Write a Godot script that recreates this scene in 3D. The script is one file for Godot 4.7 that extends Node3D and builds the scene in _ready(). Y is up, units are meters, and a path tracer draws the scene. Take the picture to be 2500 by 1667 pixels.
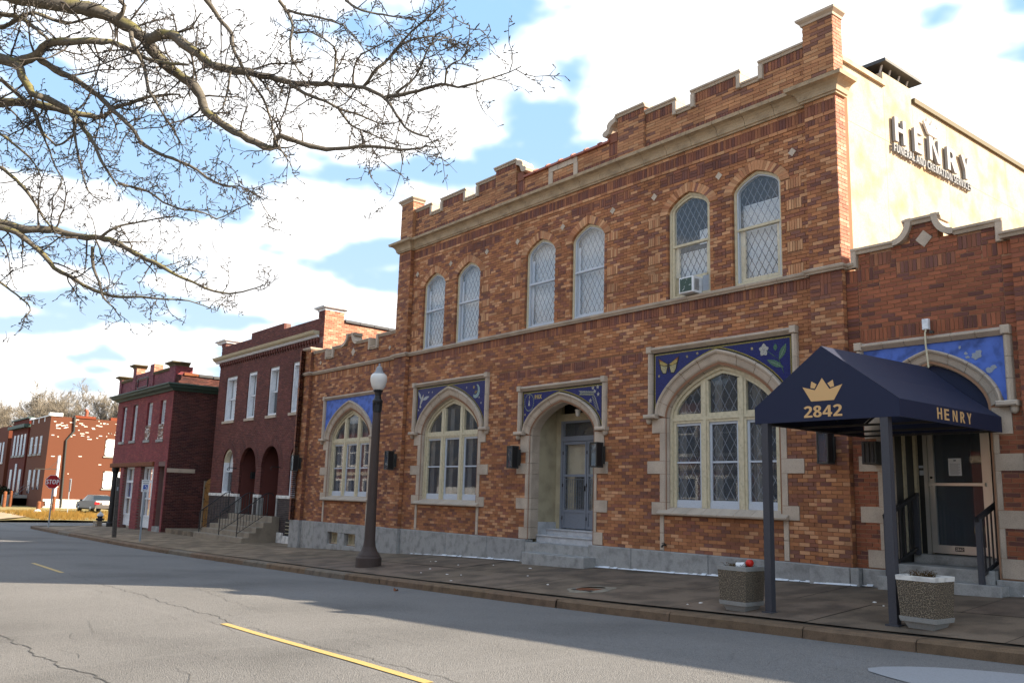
extends Node3D
# A brick funeral home on a city street in winter light: everything is real geometry built where it stands.

var rng := RandomNumberGenerator.new()
var M := {}
var bases := {}
var taken := {}

# ---------------------------------------------------------------- mesh builder
class MB:
	var v := PackedVector3Array()
	var n := PackedVector3Array()
	var c := PackedColorArray()
	var ix := PackedInt32Array()
	var col := Color.WHITE
	func quad(a: Vector3, b: Vector3, d: Vector3, e: Vector3) -> void:  # counter-clockwise seen from outside
		var m := (d - a).cross(e - b).normalized()
		var k := v.size()
		v.append(a); v.append(b); v.append(d); v.append(e)
		for i in 4:
			n.append(m); c.append(col)
		ix.append_array(PackedInt32Array([k, k + 2, k + 1, k, k + 3, k + 2]))
	func tri(a: Vector3, b: Vector3, d: Vector3) -> void:
		var m := (b - a).cross(d - a).normalized()
		var k := v.size()
		v.append(a); v.append(b); v.append(d)
		for i in 3:
			n.append(m); c.append(col)
		ix.append_array(PackedInt32Array([k, k + 2, k + 1]))
	func hexa(p: Array) -> void:  # p0-3 lower ring (ccw seen from above: -x-z, +x-z, +x+z, -x+z reversed order handled), p4-7 upper ring
		quad(p[3], p[2], p[6], p[7]); quad(p[1], p[0], p[4], p[5])
		quad(p[0], p[3], p[7], p[4]); quad(p[2], p[1], p[5], p[6])
		quad(p[7], p[6], p[5], p[4]); quad(p[0], p[1], p[2], p[3])
	func box(a: Vector3, b: Vector3) -> void:
		var x0 := minf(a.x, b.x); var x1 := maxf(a.x, b.x); var y0 := minf(a.y, b.y); var y1 := maxf(a.y, b.y); var z0 := minf(a.z, b.z); var z1 := maxf(a.z, b.z)
		hexa([Vector3(x0, y0, z0), Vector3(x1, y0, z0), Vector3(x1, y0, z1), Vector3(x0, y0, z1), Vector3(x0, y1, z0), Vector3(x1, y1, z0), Vector3(x1, y1, z1), Vector3(x0, y1, z1)])
	func cbox(a: Vector3, b: Vector3, r: float) -> void:  # box whose front (+z), side and top edges are chamfered
		var x0 := minf(a.x, b.x); var x1 := maxf(a.x, b.x); var y0 := minf(a.y, b.y); var y1 := maxf(a.y, b.y); var z0 := minf(a.z, b.z); var z1 := maxf(a.z, b.z)
		var ring := func(i: float, z: float) -> Array:
			return [Vector3(x0 + i, y0 + i, z), Vector3(x1 - i, y0 + i, z), Vector3(x1 - i, y1 - i, z), Vector3(x0 + i, y1 - i, z)]
		var back: Array = ring.call(0.0, z0)
		var mid: Array = ring.call(0.0, z1 - r)
		var front: Array = ring.call(r, z1)
		for k in 4:
			var j := (k + 1) % 4
			quad(back[k], back[j], mid[j], mid[k])
			quad(mid[k], mid[j], front[j], front[k])
		quad(front[0], front[1], front[2], front[3])
		quad(back[3], back[2], back[1], back[0])
	func bar(a: Vector3, b: Vector3, w: float, h: float, up := Vector3.UP) -> void:  # square bar between two points
		var d := (b - a).normalized()
		var s := d.cross(up)
		if s.length() < 0.01:
			s = d.cross(Vector3.RIGHT)
		s = s.normalized() * w * 0.5
		var u := d.cross(s).normalized() * h * 0.5
		hexa([a - s - u, a + s - u, b + s - u, b - s - u, a - s + u, a + s + u, b + s + u, b - s + u])
	func prism(poly: PackedVector2Array, z0: float, z1: float) -> void:  # polygon in x,y pushed out from z0 to z1
		var p := poly
		if Geometry2D.is_polygon_clockwise(p):
			p.reverse()
		var t := Geometry2D.triangulate_polygon(p)
		var i := 0
		while i < t.size():
			var a := p[t[i]]; var b := p[t[i + 1]]; var d := p[t[i + 2]]
			if (b - a).cross(d - a) < 0:
				var s := b; b = d; d = s
			tri(Vector3(a.x, a.y, z1), Vector3(b.x, b.y, z1), Vector3(d.x, d.y, z1))
			tri(Vector3(a.x, a.y, z0), Vector3(d.x, d.y, z0), Vector3(b.x, b.y, z0))
			i += 3
		for k in p.size():
			var a := p[k]; var b := p[(k + 1) % p.size()]
			quad(Vector3(a.x, a.y, z0), Vector3(b.x, b.y, z0), Vector3(b.x, b.y, z1), Vector3(a.x, a.y, z1))
	func prism_m(poly: PackedVector2Array, z0: float, z1: float, t: Transform3D) -> void:  # the same, moved
		var k := v.size()
		prism(poly, z0, z1)
		for i in range(k, v.size()):
			v[i] = t * v[i]
			n[i] = (t.basis * n[i]).normalized()
	func tube(pts: PackedVector3Array, rad: PackedFloat32Array, sides := 8, caps := true) -> void:
		var s := Vector3.ZERO
		var base := v.size()
		for i in pts.size():
			var d := (pts[mini(i + 1, pts.size() - 1)] - pts[maxi(i - 1, 0)]).normalized()
			if s == Vector3.ZERO:
				s = d.cross(Vector3.UP if absf(d.y) < 0.9 else Vector3.RIGHT).normalized()
			s = (s - d * s.dot(d)).normalized()
			var u := d.cross(s)
			for k in sides:
				var a := TAU * k / sides
				var o := s * cos(a) + u * sin(a)
				v.append(pts[i] + o * rad[i]); n.append(o); c.append(col)
		for i in pts.size() - 1:
			for k in sides:
				var a := base + i * sides + k; var b := base + i * sides + (k + 1) % sides
				ix.append_array(PackedInt32Array([a, a + sides, b, b, a + sides, b + sides]))
		if caps:
			for e in [0, pts.size() - 1]:
				for k in range(1, sides - 1):
					var f: int = base + e * sides
					if e == 0:
						ix.append_array(PackedInt32Array([f, f + k, f + k + 1]))
					else:
						ix.append_array(PackedInt32Array([f, f + k + 1, f + k]))
	func lathe(pr: Array, at: Vector3, sides := 20, phase := 0.0) -> void:  # pr: Vector2(radius, height)
		for i in pr.size() - 1:
			var p: Vector2 = pr[i]; var q: Vector2 = pr[i + 1]
			var d := q - p
			var m := Vector2(d.y, -d.x).normalized()
			var k := v.size()
			for j in sides + 1:
				var a := phase + TAU * j / sides
				var o := Vector3(cos(a), 0, sin(a))
				for w in [p, q]:
					v.append(at + o * w.x + Vector3.UP * w.y); c.append(col)
					n.append((o * m.x + Vector3.UP * m.y).normalized())
			for j in sides:
				var a := k + j * 2
				ix.append_array(PackedInt32Array([a, a + 2, a + 1, a + 1, a + 2, a + 3]))
	func soft_lathe(pr: Array, at: Vector3, sides := 24) -> void:  # normals smoothed along the profile
		var k := v.size()
		for i in pr.size():
			var a: Vector2 = pr[maxi(i - 1, 0)]; var b: Vector2 = pr[mini(i + 1, pr.size() - 1)]
			var m := Vector2(b.y - a.y, -(b.x - a.x)).normalized()
			for j in sides + 1:
				var t := TAU * j / sides
				var o := Vector3(cos(t), 0, sin(t))
				v.append(at + o * pr[i].x + Vector3.UP * pr[i].y); c.append(col); n.append((o * m.x + Vector3.UP * m.y).normalized())
		for i in pr.size() - 1:
			for j in sides:
				var a := k + i * (sides + 1) + j; var b := a + sides + 1
				ix.append_array(PackedInt32Array([a, a + 1, b, b, a + 1, b + 1]))
	func mesh() -> ArrayMesh:
		var m := ArrayMesh.new()
		if v.is_empty():
			return m
		var a := []
		a.resize(Mesh.ARRAY_MAX)
		a[Mesh.ARRAY_VERTEX] = v
		if n.size() == v.size():
			a[Mesh.ARRAY_NORMAL] = n
		a[Mesh.ARRAY_COLOR] = c
		a[Mesh.ARRAY_INDEX] = ix
		m.add_surface_from_arrays(Mesh.PRIMITIVE_TRIANGLES, a)
		return m

# ---------------------------------------------------------------- nodes
func numbered(called: String) -> String:
	if not taken.has(called):
		taken[called] = 0
		return called
	taken[called] += 1
	return "%s_%03d" % [called, taken[called]]

func tag(o: Node, label := "", category := "", group := "", kind := "") -> Node:
	if label: o.set_meta("label", label)
	if category: o.set_meta("category", category)
	if group: o.set_meta("group", group)
	if kind: o.set_meta("kind", kind)
	return o

func thing(called: String, label: String, category: String, at: Vector3, group := "") -> Node3D:
	var o := Node3D.new()
	o.name = numbered(called)
	add_child(o)
	o.position = at
	bases[o] = at
	tag(o, label, category, group)
	return o

func setting(called: String) -> Node3D:
	var o := Node3D.new()
	o.name = numbered(called)
	add_child(o)
	bases[o] = Vector3.ZERO
	o.set_meta("kind", "structure")
	return o

# A part whose shape is given in world coordinates; local = true when it is given about the thing's own base.
func part(parent: Node, called: String, shape, m: Material, local := false, label := "") -> MeshInstance3D:
	var o := MeshInstance3D.new()
	o.mesh = shape.mesh() if shape is MB else shape
	o.material_override = m
	o.name = called
	parent.add_child(o, true)
	if not local and bases.has(parent):
		o.position = -bases[parent]
	if label:
		o.set_meta("label", label)
	return o

func whole(called: String, shape, m: Material, label := "", category := "", group := "", kind := "") -> MeshInstance3D:
	var o := MeshInstance3D.new()
	o.mesh = shape.mesh() if shape is MB else shape
	o.material_override = m
	o.name = numbered(called)
	add_child(o)
	tag(o, label, category, group, kind)
	return o

# ---------------------------------------------------------------- materials
func noise_tex(kind: int, freq: float, oct: int, stops: Array, size := 512, seed_no := 1, warp := 0.0) -> NoiseTexture2D:
	var f := FastNoiseLite.new()
	f.seed = seed_no
	f.noise_type = kind
	f.frequency = freq
	f.fractal_octaves = oct
	f.fractal_type = FastNoiseLite.FRACTAL_FBM if oct > 1 else FastNoiseLite.FRACTAL_NONE
	if warp > 0.0:
		f.domain_warp_enabled = true
		f.domain_warp_amplitude = warp
		f.domain_warp_frequency = freq * 2.0
	var t := NoiseTexture2D.new()
	t.width = size; t.height = size
	t.seamless = true
	t.noise = f
	if stops:
		var g := Gradient.new()
		var off := PackedFloat32Array(); var cs := PackedColorArray()
		for s in stops:
			off.append(s[0]); cs.append(s[1] if s[1] is Color else Color(s[1], s[1], s[1]))
		g.offsets = off; g.colors = cs
		t.color_ramp = g
	return t

func mat(key: String, lin: Color, rough := 0.85, tex: Texture2D = null, scale := 1.0, vcol := false) -> StandardMaterial3D:
	var m := StandardMaterial3D.new()
	m.resource_name = key
	m.albedo_color = lin.linear_to_srgb()
	m.roughness = rough
	m.metallic_specular = 0.4
	m.vertex_color_use_as_albedo = vcol
	if tex:
		m.albedo_texture = tex
		m.uv1_triplanar = true
		m.uv1_world_triplanar = true
		m.uv1_scale = Vector3.ONE * scale
	M[key] = m
	return m

func detail(m: StandardMaterial3D, tex: Texture2D, scale: float) -> void:
	m.detail_enabled = true
	m.detail_albedo = tex
	m.detail_blend_mode = BaseMaterial3D.BLEND_MODE_MUL
	m.detail_uv_layer = BaseMaterial3D.DETAIL_UV_2
	m.uv2_triplanar = true
	m.uv2_world_triplanar = true
	m.uv2_scale = Vector3.ONE * scale

func bump(m: StandardMaterial3D, tex: Texture2D, cm: float) -> void:
	m.heightmap_enabled = true
	m.heightmap_texture = tex
	m.heightmap_scale = cm

func glass(key: String, tint: Color, a := 0.08) -> StandardMaterial3D:
	var m := StandardMaterial3D.new()
	m.resource_name = key
	m.transparency = BaseMaterial3D.TRANSPARENCY_ALPHA
	m.albedo_color = Color(tint.r, tint.g, tint.b, a)
	m.roughness = 0.02
	m.metallic_specular = 0.5
	M[key] = m
	return m

func make_materials() -> void:
	var S := FastNoiseLite.TYPE_SIMPLEX_SMOOTH
	var C := FastNoiseLite.TYPE_CELLULAR
	var V := FastNoiseLite.TYPE_VALUE
	var grain := noise_tex(V, 0.22, 3, [[0.0, 0.84], [0.45, 0.95], [1.0, 1.0]], 512, 3)
	var speck := noise_tex(V, 0.45, 2, [[0.0, 0.62], [0.35, 0.9], [0.6, 0.97], [1.0, 1.0]], 512, 4)
	var blotch := noise_tex(S, 0.008, 4, [[0.0, 0.86], [0.4, 0.95], [0.7, 1.0], [1.0, 1.0]], 512, 5)
	var blotch2 := noise_tex(S, 0.012, 5, [[0.0, 0.76], [0.35, 0.9], [0.55, 0.98], [1.0, 1.0]], 512, 6)
	var fine := noise_tex(V, 0.35, 2, [], 512, 7)
	var m: StandardMaterial3D
	m = mat("brick", Color(1, 1, 1), 0.82, grain, 2.2, true)
	detail(m, blotch, 0.16)
	mat("mortar", Color(0.245, 0.125, 0.072), 0.95, grain, 1.6)
	mat("mortar_tan", Color(0.34, 0.19, 0.115), 0.95, grain, 1.6)
	mat("mortar_grey", Color(0.2, 0.125, 0.11), 0.95, grain, 1.6)
	m = mat("stone", Color(0.54, 0.44, 0.345), 0.75, speck, 1.1, true)
	detail(m, blotch, 0.35)
	m = mat("cornice", Color(0.5, 0.38, 0.25), 0.7, speck, 0.9, true)
	detail(m, blotch2, 0.5)
	m = mat("limestone", Color(0.36, 0.355, 0.34), 0.85, grain, 0.7, true)
	detail(m, blotch2, 0.45)
	m = mat("marble", Color(0.5, 0.51, 0.53), 0.4, grain, 0.5)
	detail(m, blotch, 0.7)
	m = mat("stucco", Color(0.5, 0.43, 0.33), 0.92, grain, 0.5)
	detail(m, noise_tex(S, 0.01, 5, [[0.0, Color(0.93, 0.84, 0.74)], [0.36, Color(0.98, 0.95, 0.9)], [0.55, Color(1, 1, 1)], [1.0, Color(1, 1, 1)]], 512, 8), 0.22)
	bump(m, fine, 0.3)
	mat("cream", Color(0.56, 0.49, 0.34), 0.55, noise_tex(V, 0.06, 3, [[0.0, 0.84], [0.5, 0.97], [1.0, 1.0]], 256, 9), 1.4)
	mat("sash", Color(0.5, 0.54, 0.6), 0.45, grain, 0.9)
	mat("white_paint", Color(0.72, 0.74, 0.77), 0.5, noise_tex(V, 0.05, 3, [[0.0, 0.85], [0.5, 0.97], [1.0, 1.0]], 256, 10), 1.2)
	mat("aluminium", Color(0.62, 0.6, 0.55), 0.35).metallic = 0.7
	mat("lead", Color(0.16, 0.17, 0.19), 0.5)
	mat("dark_lead", Color(0.03, 0.03, 0.035), 0.5)
	mat("blind", Color(0.74, 0.77, 0.8), 0.7)
	mat("room", Color(0.035, 0.033, 0.03), 0.9)  # near-black, the darkness of unlit interiors put into the colour
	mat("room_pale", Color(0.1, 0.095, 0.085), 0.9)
	mat("beige", Color(0.42, 0.36, 0.24), 0.7, blotch, 0.5)
	mat("storm_door", Color(0.2, 0.22, 0.26), 0.5, grain, 0.8)
	mat("black", Color(0.012, 0.012, 0.013), 0.5)
	mat("black_metal", Color(0.02, 0.02, 0.022), 0.45)
	mat("bronze", Color(0.045, 0.045, 0.042), 0.45, grain, 1.0)
	mat("post_metal", Color(0.055, 0.058, 0.07), 0.5, grain, 1.2)
	m = mat("canvas", Color(0.012, 0.018, 0.05), 0.7, noise_tex(V, 0.4, 1, [[0.0, 0.88], [1.0, 1.0]], 256, 12), 3.0)
	m.metallic_specular = 0.4
	pass
	mat("gold_print", Color(0.58, 0.36, 0.16), 0.6)
	m = mat("mosaic", Color(1, 1, 1), 0.3, noise_tex(C, 0.16, 1, [[0.0, 0.25], [0.2, 0.55], [0.55, 0.9], [1.0, 1.0]], 512, 13), 1.0, true)
	m = mat("blue_paint", Color(0.085, 0.16, 0.52), 0.7, noise_tex(S, 0.012, 4, [[0.0, 0.7], [0.5, 0.95], [1.0, 1.0]], 256, 14), 1.2)
	mat("bare_plaster", Color(0.3, 0.33, 0.38), 0.9, grain, 1.0)
	m = mat("asphalt", Color(0.24, 0.235, 0.232), 0.9, noise_tex(V, 0.42, 3, [[0.0, 0.35], [0.3, 0.72], [0.55, 0.9], [0.8, 1.0], [1.0, 1.0]], 1024, 15), 0.38)
	detail(m, noise_tex(S, 0.004, 5, [[0.0, 0.78], [0.45, 0.93], [1.0, 1.0]], 1024, 16, 20.0), 0.05)
	bump(m, noise_tex(V, 0.42, 3, [], 1024, 15), 1.2)
	mat("patch", Color(0.27, 0.28, 0.3), 0.85, grain, 0.8)
	mat("tar", Color(0.07, 0.068, 0.066), 0.8)
	m = mat("yellow_paint", Color(0.5, 0.36, 0.13), 0.7, noise_tex(V, 0.35, 3, [[0.0, 0.6], [0.3, 0.9], [1.0, 1.0]], 512, 17), 0.7)
	m = mat("sidewalk", Color(1, 1, 1), 0.85, noise_tex(V, 0.3, 3, [[0.0, 0.6], [0.4, 0.88], [1.0, 1.0]], 1024, 18), 0.6, true)
	detail(m, noise_tex(S, 0.006, 6, [[0.0, 0.66], [0.4, 0.85], [0.62, 1.0], [1.0, 1.0]], 1024, 19, 30.0), 0.16)
	bump(m, fine, 0.3)
	m = mat("kerb", Color(1, 1, 1), 0.85, speck, 0.9, true)
	detail(m, blotch2, 0.6)
	m = mat("pebble", Color(0.29, 0.235, 0.17), 0.85, noise_tex(C, 0.11, 1, [[0.0, 0.22], [0.25, 0.5], [0.5, 0.85], [1.0, Color(1.0, 0.98, 0.94)]], 512, 20), 1.2)
	bump(m, noise_tex(C, 0.11, 1, [], 512, 20), 1.0)
	mat("concrete", Color(0.3, 0.3, 0.285), 0.88, grain, 0.9)
	m = mat("stoop", Color(0.3, 0.25, 0.19), 0.88, grain, 0.8)
	detail(m, blotch, 0.4)
	mat("soil", Color(0.035, 0.025, 0.018), 1.0)
	mat("dry_grass", Color(0.42, 0.31, 0.14), 1.0, null, 1.0, true)
	mat("red_plastic", Color(0.5, 0.02, 0.012), 0.35)
	mat("white_plastic", Color(0.7, 0.7, 0.7), 0.4)
	m = mat("bark", Color(1, 1, 1), 0.9, noise_tex(V, 0.16, 4, [[0.0, 0.5], [0.45, 0.85], [1.0, 1.0]], 256, 21), 2.4, true)
	m = mat("lamp_iron", Color(0.07, 0.05, 0.043), 0.7, grain, 1.1)
	mat("lamp_grey", Color(0.24, 0.25, 0.27), 0.5)
	m = mat("globe", Color(0.72, 0.71, 0.68), 0.3)
	m.backlight_enabled = true; m.backlight = Color(0.5, 0.5, 0.5)
	mat("red_tile", Color(0.3, 0.095, 0.06), 0.6, grain, 1.0)
	mat("green_paint", Color(0.05, 0.085, 0.07), 0.6, grain, 1.0)
	mat("dark_cap", Color(0.12, 0.095, 0.05), 0.7, grain, 1.0)
	mat("rust", Color(0.2, 0.07, 0.03), 0.9, blotch2, 0.8)
	mat("maroon", Color(0.3, 0.07, 0.055), 0.75, blotch2, 0.5)
	mat("wood_gate", Color(0.33, 0.17, 0.05), 0.7, noise_tex(V, 0.05, 3, [[0.0, 0.7], [1.0, 1.0]], 256, 22), 1.0)
	mat("grey_wood", Color(0.12, 0.11, 0.1), 0.9, noise_tex(V, 0.08, 3, [[0.0, 0.6], [1.0, 1.0]], 256, 23), 1.5)
	mat("galvanised", Color(0.3, 0.35, 0.4), 0.5).metallic = 0.4
	mat("stop_red", Color(0.35, 0.012, 0.015), 0.4)
	mat("sign_white", Color(0.75, 0.76, 0.78), 0.45)
	mat("sign_blue", Color(0.02, 0.08, 0.38), 0.45)
	mat("sign_ink", Color(0.03, 0.05, 0.09), 0.6)
	mat("hydrant_black", Color(0.012, 0.012, 0.018), 0.45)
	mat("hydrant_silver", Color(0.55, 0.56, 0.58), 0.5)
	mat("door_tan", Color(0.34, 0.31, 0.2), 0.6)
	mat("curtain_pale", Color(0.55, 0.5, 0.42), 0.9, blotch, 1.0)
	mat("curtain_blue", Color(0.16, 0.18, 0.4), 0.9, blotch, 1.0)
	mat("curtain_rose", Color(0.5, 0.25, 0.22), 0.9, blotch, 1.0)
	mat("roof_felt", Color(0.07, 0.07, 0.075), 0.95)
	mat("dirt", Color(0.34, 0.26, 0.17), 1.0, blotch2, 0.2)
	mat("far_ground", Color(0.2, 0.17, 0.11), 1.0, blotch, 0.05)
	m = mat("lawn", Color(0.36, 0.3, 0.15), 1.0, noise_tex(V, 0.2, 4, [[0.0, 0.45], [0.5, 0.85], [1.0, 1.0]], 512, 24), 0.4)
	detail(m, noise_tex(S, 0.01, 4, [[0.0, Color(0.62, 0.72, 0.42)], [0.5, Color(1, 0.96, 0.85)], [1.0, Color(1, 1, 1)]], 512, 25), 0.09)
	mat("car_paint", Color(0.13, 0.12, 0.115), 0.3).metallic = 0.6
	mat("car_glass", Color(0.02, 0.025, 0.028), 0.05)
	mat("rubber", Color(0.015, 0.015, 0.015), 0.8)
	mat("tail_light", Color(0.4, 0.015, 0.02), 0.2)
	mat("far_brick", Color(0.42, 0.2, 0.13), 0.9, null, 1.0, true)
	mat("white_stone", Color(0.72, 0.7, 0.66), 0.85, blotch2, 0.7)
	mat("navy_glass", Color(0.02, 0.022, 0.05), 0.08)
	glass("pane", Color(0.9, 0.95, 1.0), 0.06)
	glass("door_pane", Color(0.5, 0.55, 0.6), 0.25)

# ---------------------------------------------------------------- the lie of the land
const CX := [-240.0, -60.0, -50.5, -47.7, -43.3, -39.6, -35.9, -31.35, -25.6, -21.4, -19.0, -12.47, -9.92, -7.47, -5.83, -3.9, 0.0, 40.0, 300.0]
const CY := [-0.9, -0.68, -0.66, -0.645, -0.62, -0.59, -0.565, -0.52, -0.42, -0.34, -0.295, -0.135, -0.065, 0.02, 0.065, 0.133, 0.25, 1.4, 1.6]
const BX := [-240.0, -60.0, -52.0, -48.0, -43.0, -37.0, -31.0, -28.4, -22.2, -19.4, -16.7, -11.6, -8.5, -5.3, 0.0, 40.0, 300.0]
const BY := [-0.85, -0.66, -0.62, -0.55, -0.47, -0.44, -0.39, -0.346, -0.135, -0.03, 0.045, 0.16, 0.262, 0.362, 0.52, 1.7, 1.9]
const KERB_Z := 3.7

func interp(x: float, xs: Array, ys: Array) -> float:
	for i in xs.size() - 1:
		if x <= xs[i + 1]:
			return lerpf(ys[i], ys[i + 1], clampf((x - xs[i]) / (xs[i + 1] - xs[i]), 0, 1))
	return ys[-1]

func road_y(x: float, z: float) -> float:
	var w := clampf((z - 8.0) / 4.3, -1, 1)
	return interp(x, CX, CY) - 0.14 + 0.10 * (1 - w * w)

func walk_y(x: float, z: float) -> float:
	var t := clampf((z - 0.15) / (KERB_Z - 0.15), 0, 1)
	return lerpf(interp(x, BX, BY), interp(x, CX, CY), t)

# ---------------------------------------------------------------- camera, sky, sun
func make_view() -> void:
	var cam := Camera3D.new()
	cam.name = "camera"
	cam.fov = 42.679
	cam.near = 0.05
	cam.far = 1200.0
	cam.position = Vector3(0, 1.5, 13.571)
	cam.rotation = Vector3(0.17757, 0.89526, 0.02968)
	add_child(cam)
	cam.current = true
	var sun := DirectionalLight3D.new()
	sun.name = "sun"
	sun.light_energy = 1.15
	sun.light_color = Color(1.0, 0.93, 0.82)
	sun.light_angular_distance = 0.55
	sun.shadow_enabled = true
	add_child(sun)
	sun.look_at_from_position(Vector3.ZERO, Vector3(-1.36, -1.0, 1.17), Vector3.UP)
	var env := Environment.new()
	env.background_mode = Environment.BG_SKY
	var sky := Sky.new()
	var pm := PanoramaSkyMaterial.new()
	pm.panorama = sky_picture(2048)
	pm.energy_multiplier = 1.0
	sky.sky_material = pm
	env.sky = sky
	env.tonemap_mode = Environment.TONE_MAPPER_LINEAR
	env.tonemap_exposure = 4.4
	env.sdfgi_enabled = true
	env.ssao_enabled = true
	env.ssil_enabled = true
	var we := WorldEnvironment.new()
	we.name = "environment"
	we.environment = env
	add_child(we)

func sky_picture(w: int) -> ImageTexture:
	# air that pales towards the horizon and a broken layer of cloud at one height, seen in perspective
	var h := w / 2
	var puff := FastNoiseLite.new()
	puff.seed = 11; puff.noise_type = FastNoiseLite.TYPE_SIMPLEX_SMOOTH; puff.frequency = 1.5; puff.fractal_octaves = 6; puff.fractal_gain = 0.52
	puff.fractal_type = FastNoiseLite.FRACTAL_FBM
	var big := FastNoiseLite.new()
	big.seed = 5; big.noise_type = FastNoiseLite.TYPE_SIMPLEX_SMOOTH; big.frequency = 0.17; big.fractal_octaves = 2
	var data := PackedFloat32Array()
	data.resize(w * h * 3)
	var zenith := Vector3(0.09, 0.165, 0.27)
	var low := Vector3(0.2, 0.235, 0.265)
	var white := Vector3(0.5, 0.49, 0.475)
	var grey := Vector3(0.25, 0.25, 0.255)
	var sun := Vector3(1.36, 1.0, -1.17).normalized()
	for j in h:
		var el := (0.5 - (j + 0.5) / h) * PI
		var y := sin(el)
		var cy := cos(el)
		var at := j * w * 3
		if y <= 0.0:
			for i in w:
				data[at] = 0.2; data[at + 1] = 0.19; data[at + 2] = 0.18
				at += 3
			continue
		var air := zenith.lerp(low, pow(1.0 - y, 3.2))
		var far := 1.0 / (y + 0.10)
		for i in w:
			var az := (i + 0.5) / w * TAU 
			var dx := sin(az) * cy
			var dz := -cos(az) * cy
			var px := dx * far
			var pz := dz * far
			var b := big.get_noise_2d(px, pz)
			var p := puff.get_noise_2d(px, pz)
			var d := p + b * 0.38 + 0.13
			var t := clampf(d / 0.36, 0.0, 1.0)
			t = t * t * (3.0 - 2.0 * t)
			t *= clampf(y / 0.05, 0.35, 1.0)
			var thick := clampf((d - 0.2) / 0.42, 0.0, 1.0)
			var cloud := white.lerp(grey, thick * 0.8)
			var glow := maxf(0.0, dx * sun.x + y * sun.y + dz * sun.z)
			cloud *= 0.92 + 0.35 * pow(glow, 4.0)
			var col := air.lerp(cloud, t * 0.96)
			data[at] = col.x; data[at + 1] = col.y; data[at + 2] = col.z
			at += 3
	return ImageTexture.create_from_image(Image.create_from_data(w, h, false, Image.FORMAT_RGBF, data.to_byte_array()))

# ---------------------------------------------------------------- ground, road, kerb, pavement
func sheet(mb: MB, xs: Array, zs: Array, f: Callable) -> void:
	for i in xs.size() - 1:
		for j in zs.size() - 1:
			var a: float = xs[i]; var b: float = xs[i + 1]; var c: float = zs[j]; var d: float = zs[j + 1]
			mb.quad(Vector3(a, f.call(a, d), d), Vector3(b, f.call(b, d), d), Vector3(b, f.call(b, c), c), Vector3(a, f.call(a, c), c))

func steps(a: float, b: float, n: int) -> Array:
	var r := []
	for i in n + 1:
		r.append(lerpf(a, b, float(i) / n))
	return r

func ribbon(mb: MB, pts: Array, width: float, lift: float) -> void:  # a strip that follows the road
	for i in pts.size() - 1:
		var a: Vector2 = pts[i]; var b: Vector2 = pts[i + 1]
		var d := (b - a).normalized().orthogonal() * width * 0.5
		var q := []
		for p in [a + d, b + d, b - d, a - d]:
			q.append(Vector3(p.x, road_y(p.x, p.y) + lift, p.y))
		if (q[2] - q[0]).cross(q[3] - q[1]).y < 0:
			q.reverse()
		mb.quad(q[0], q[1], q[2], q[3])

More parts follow.
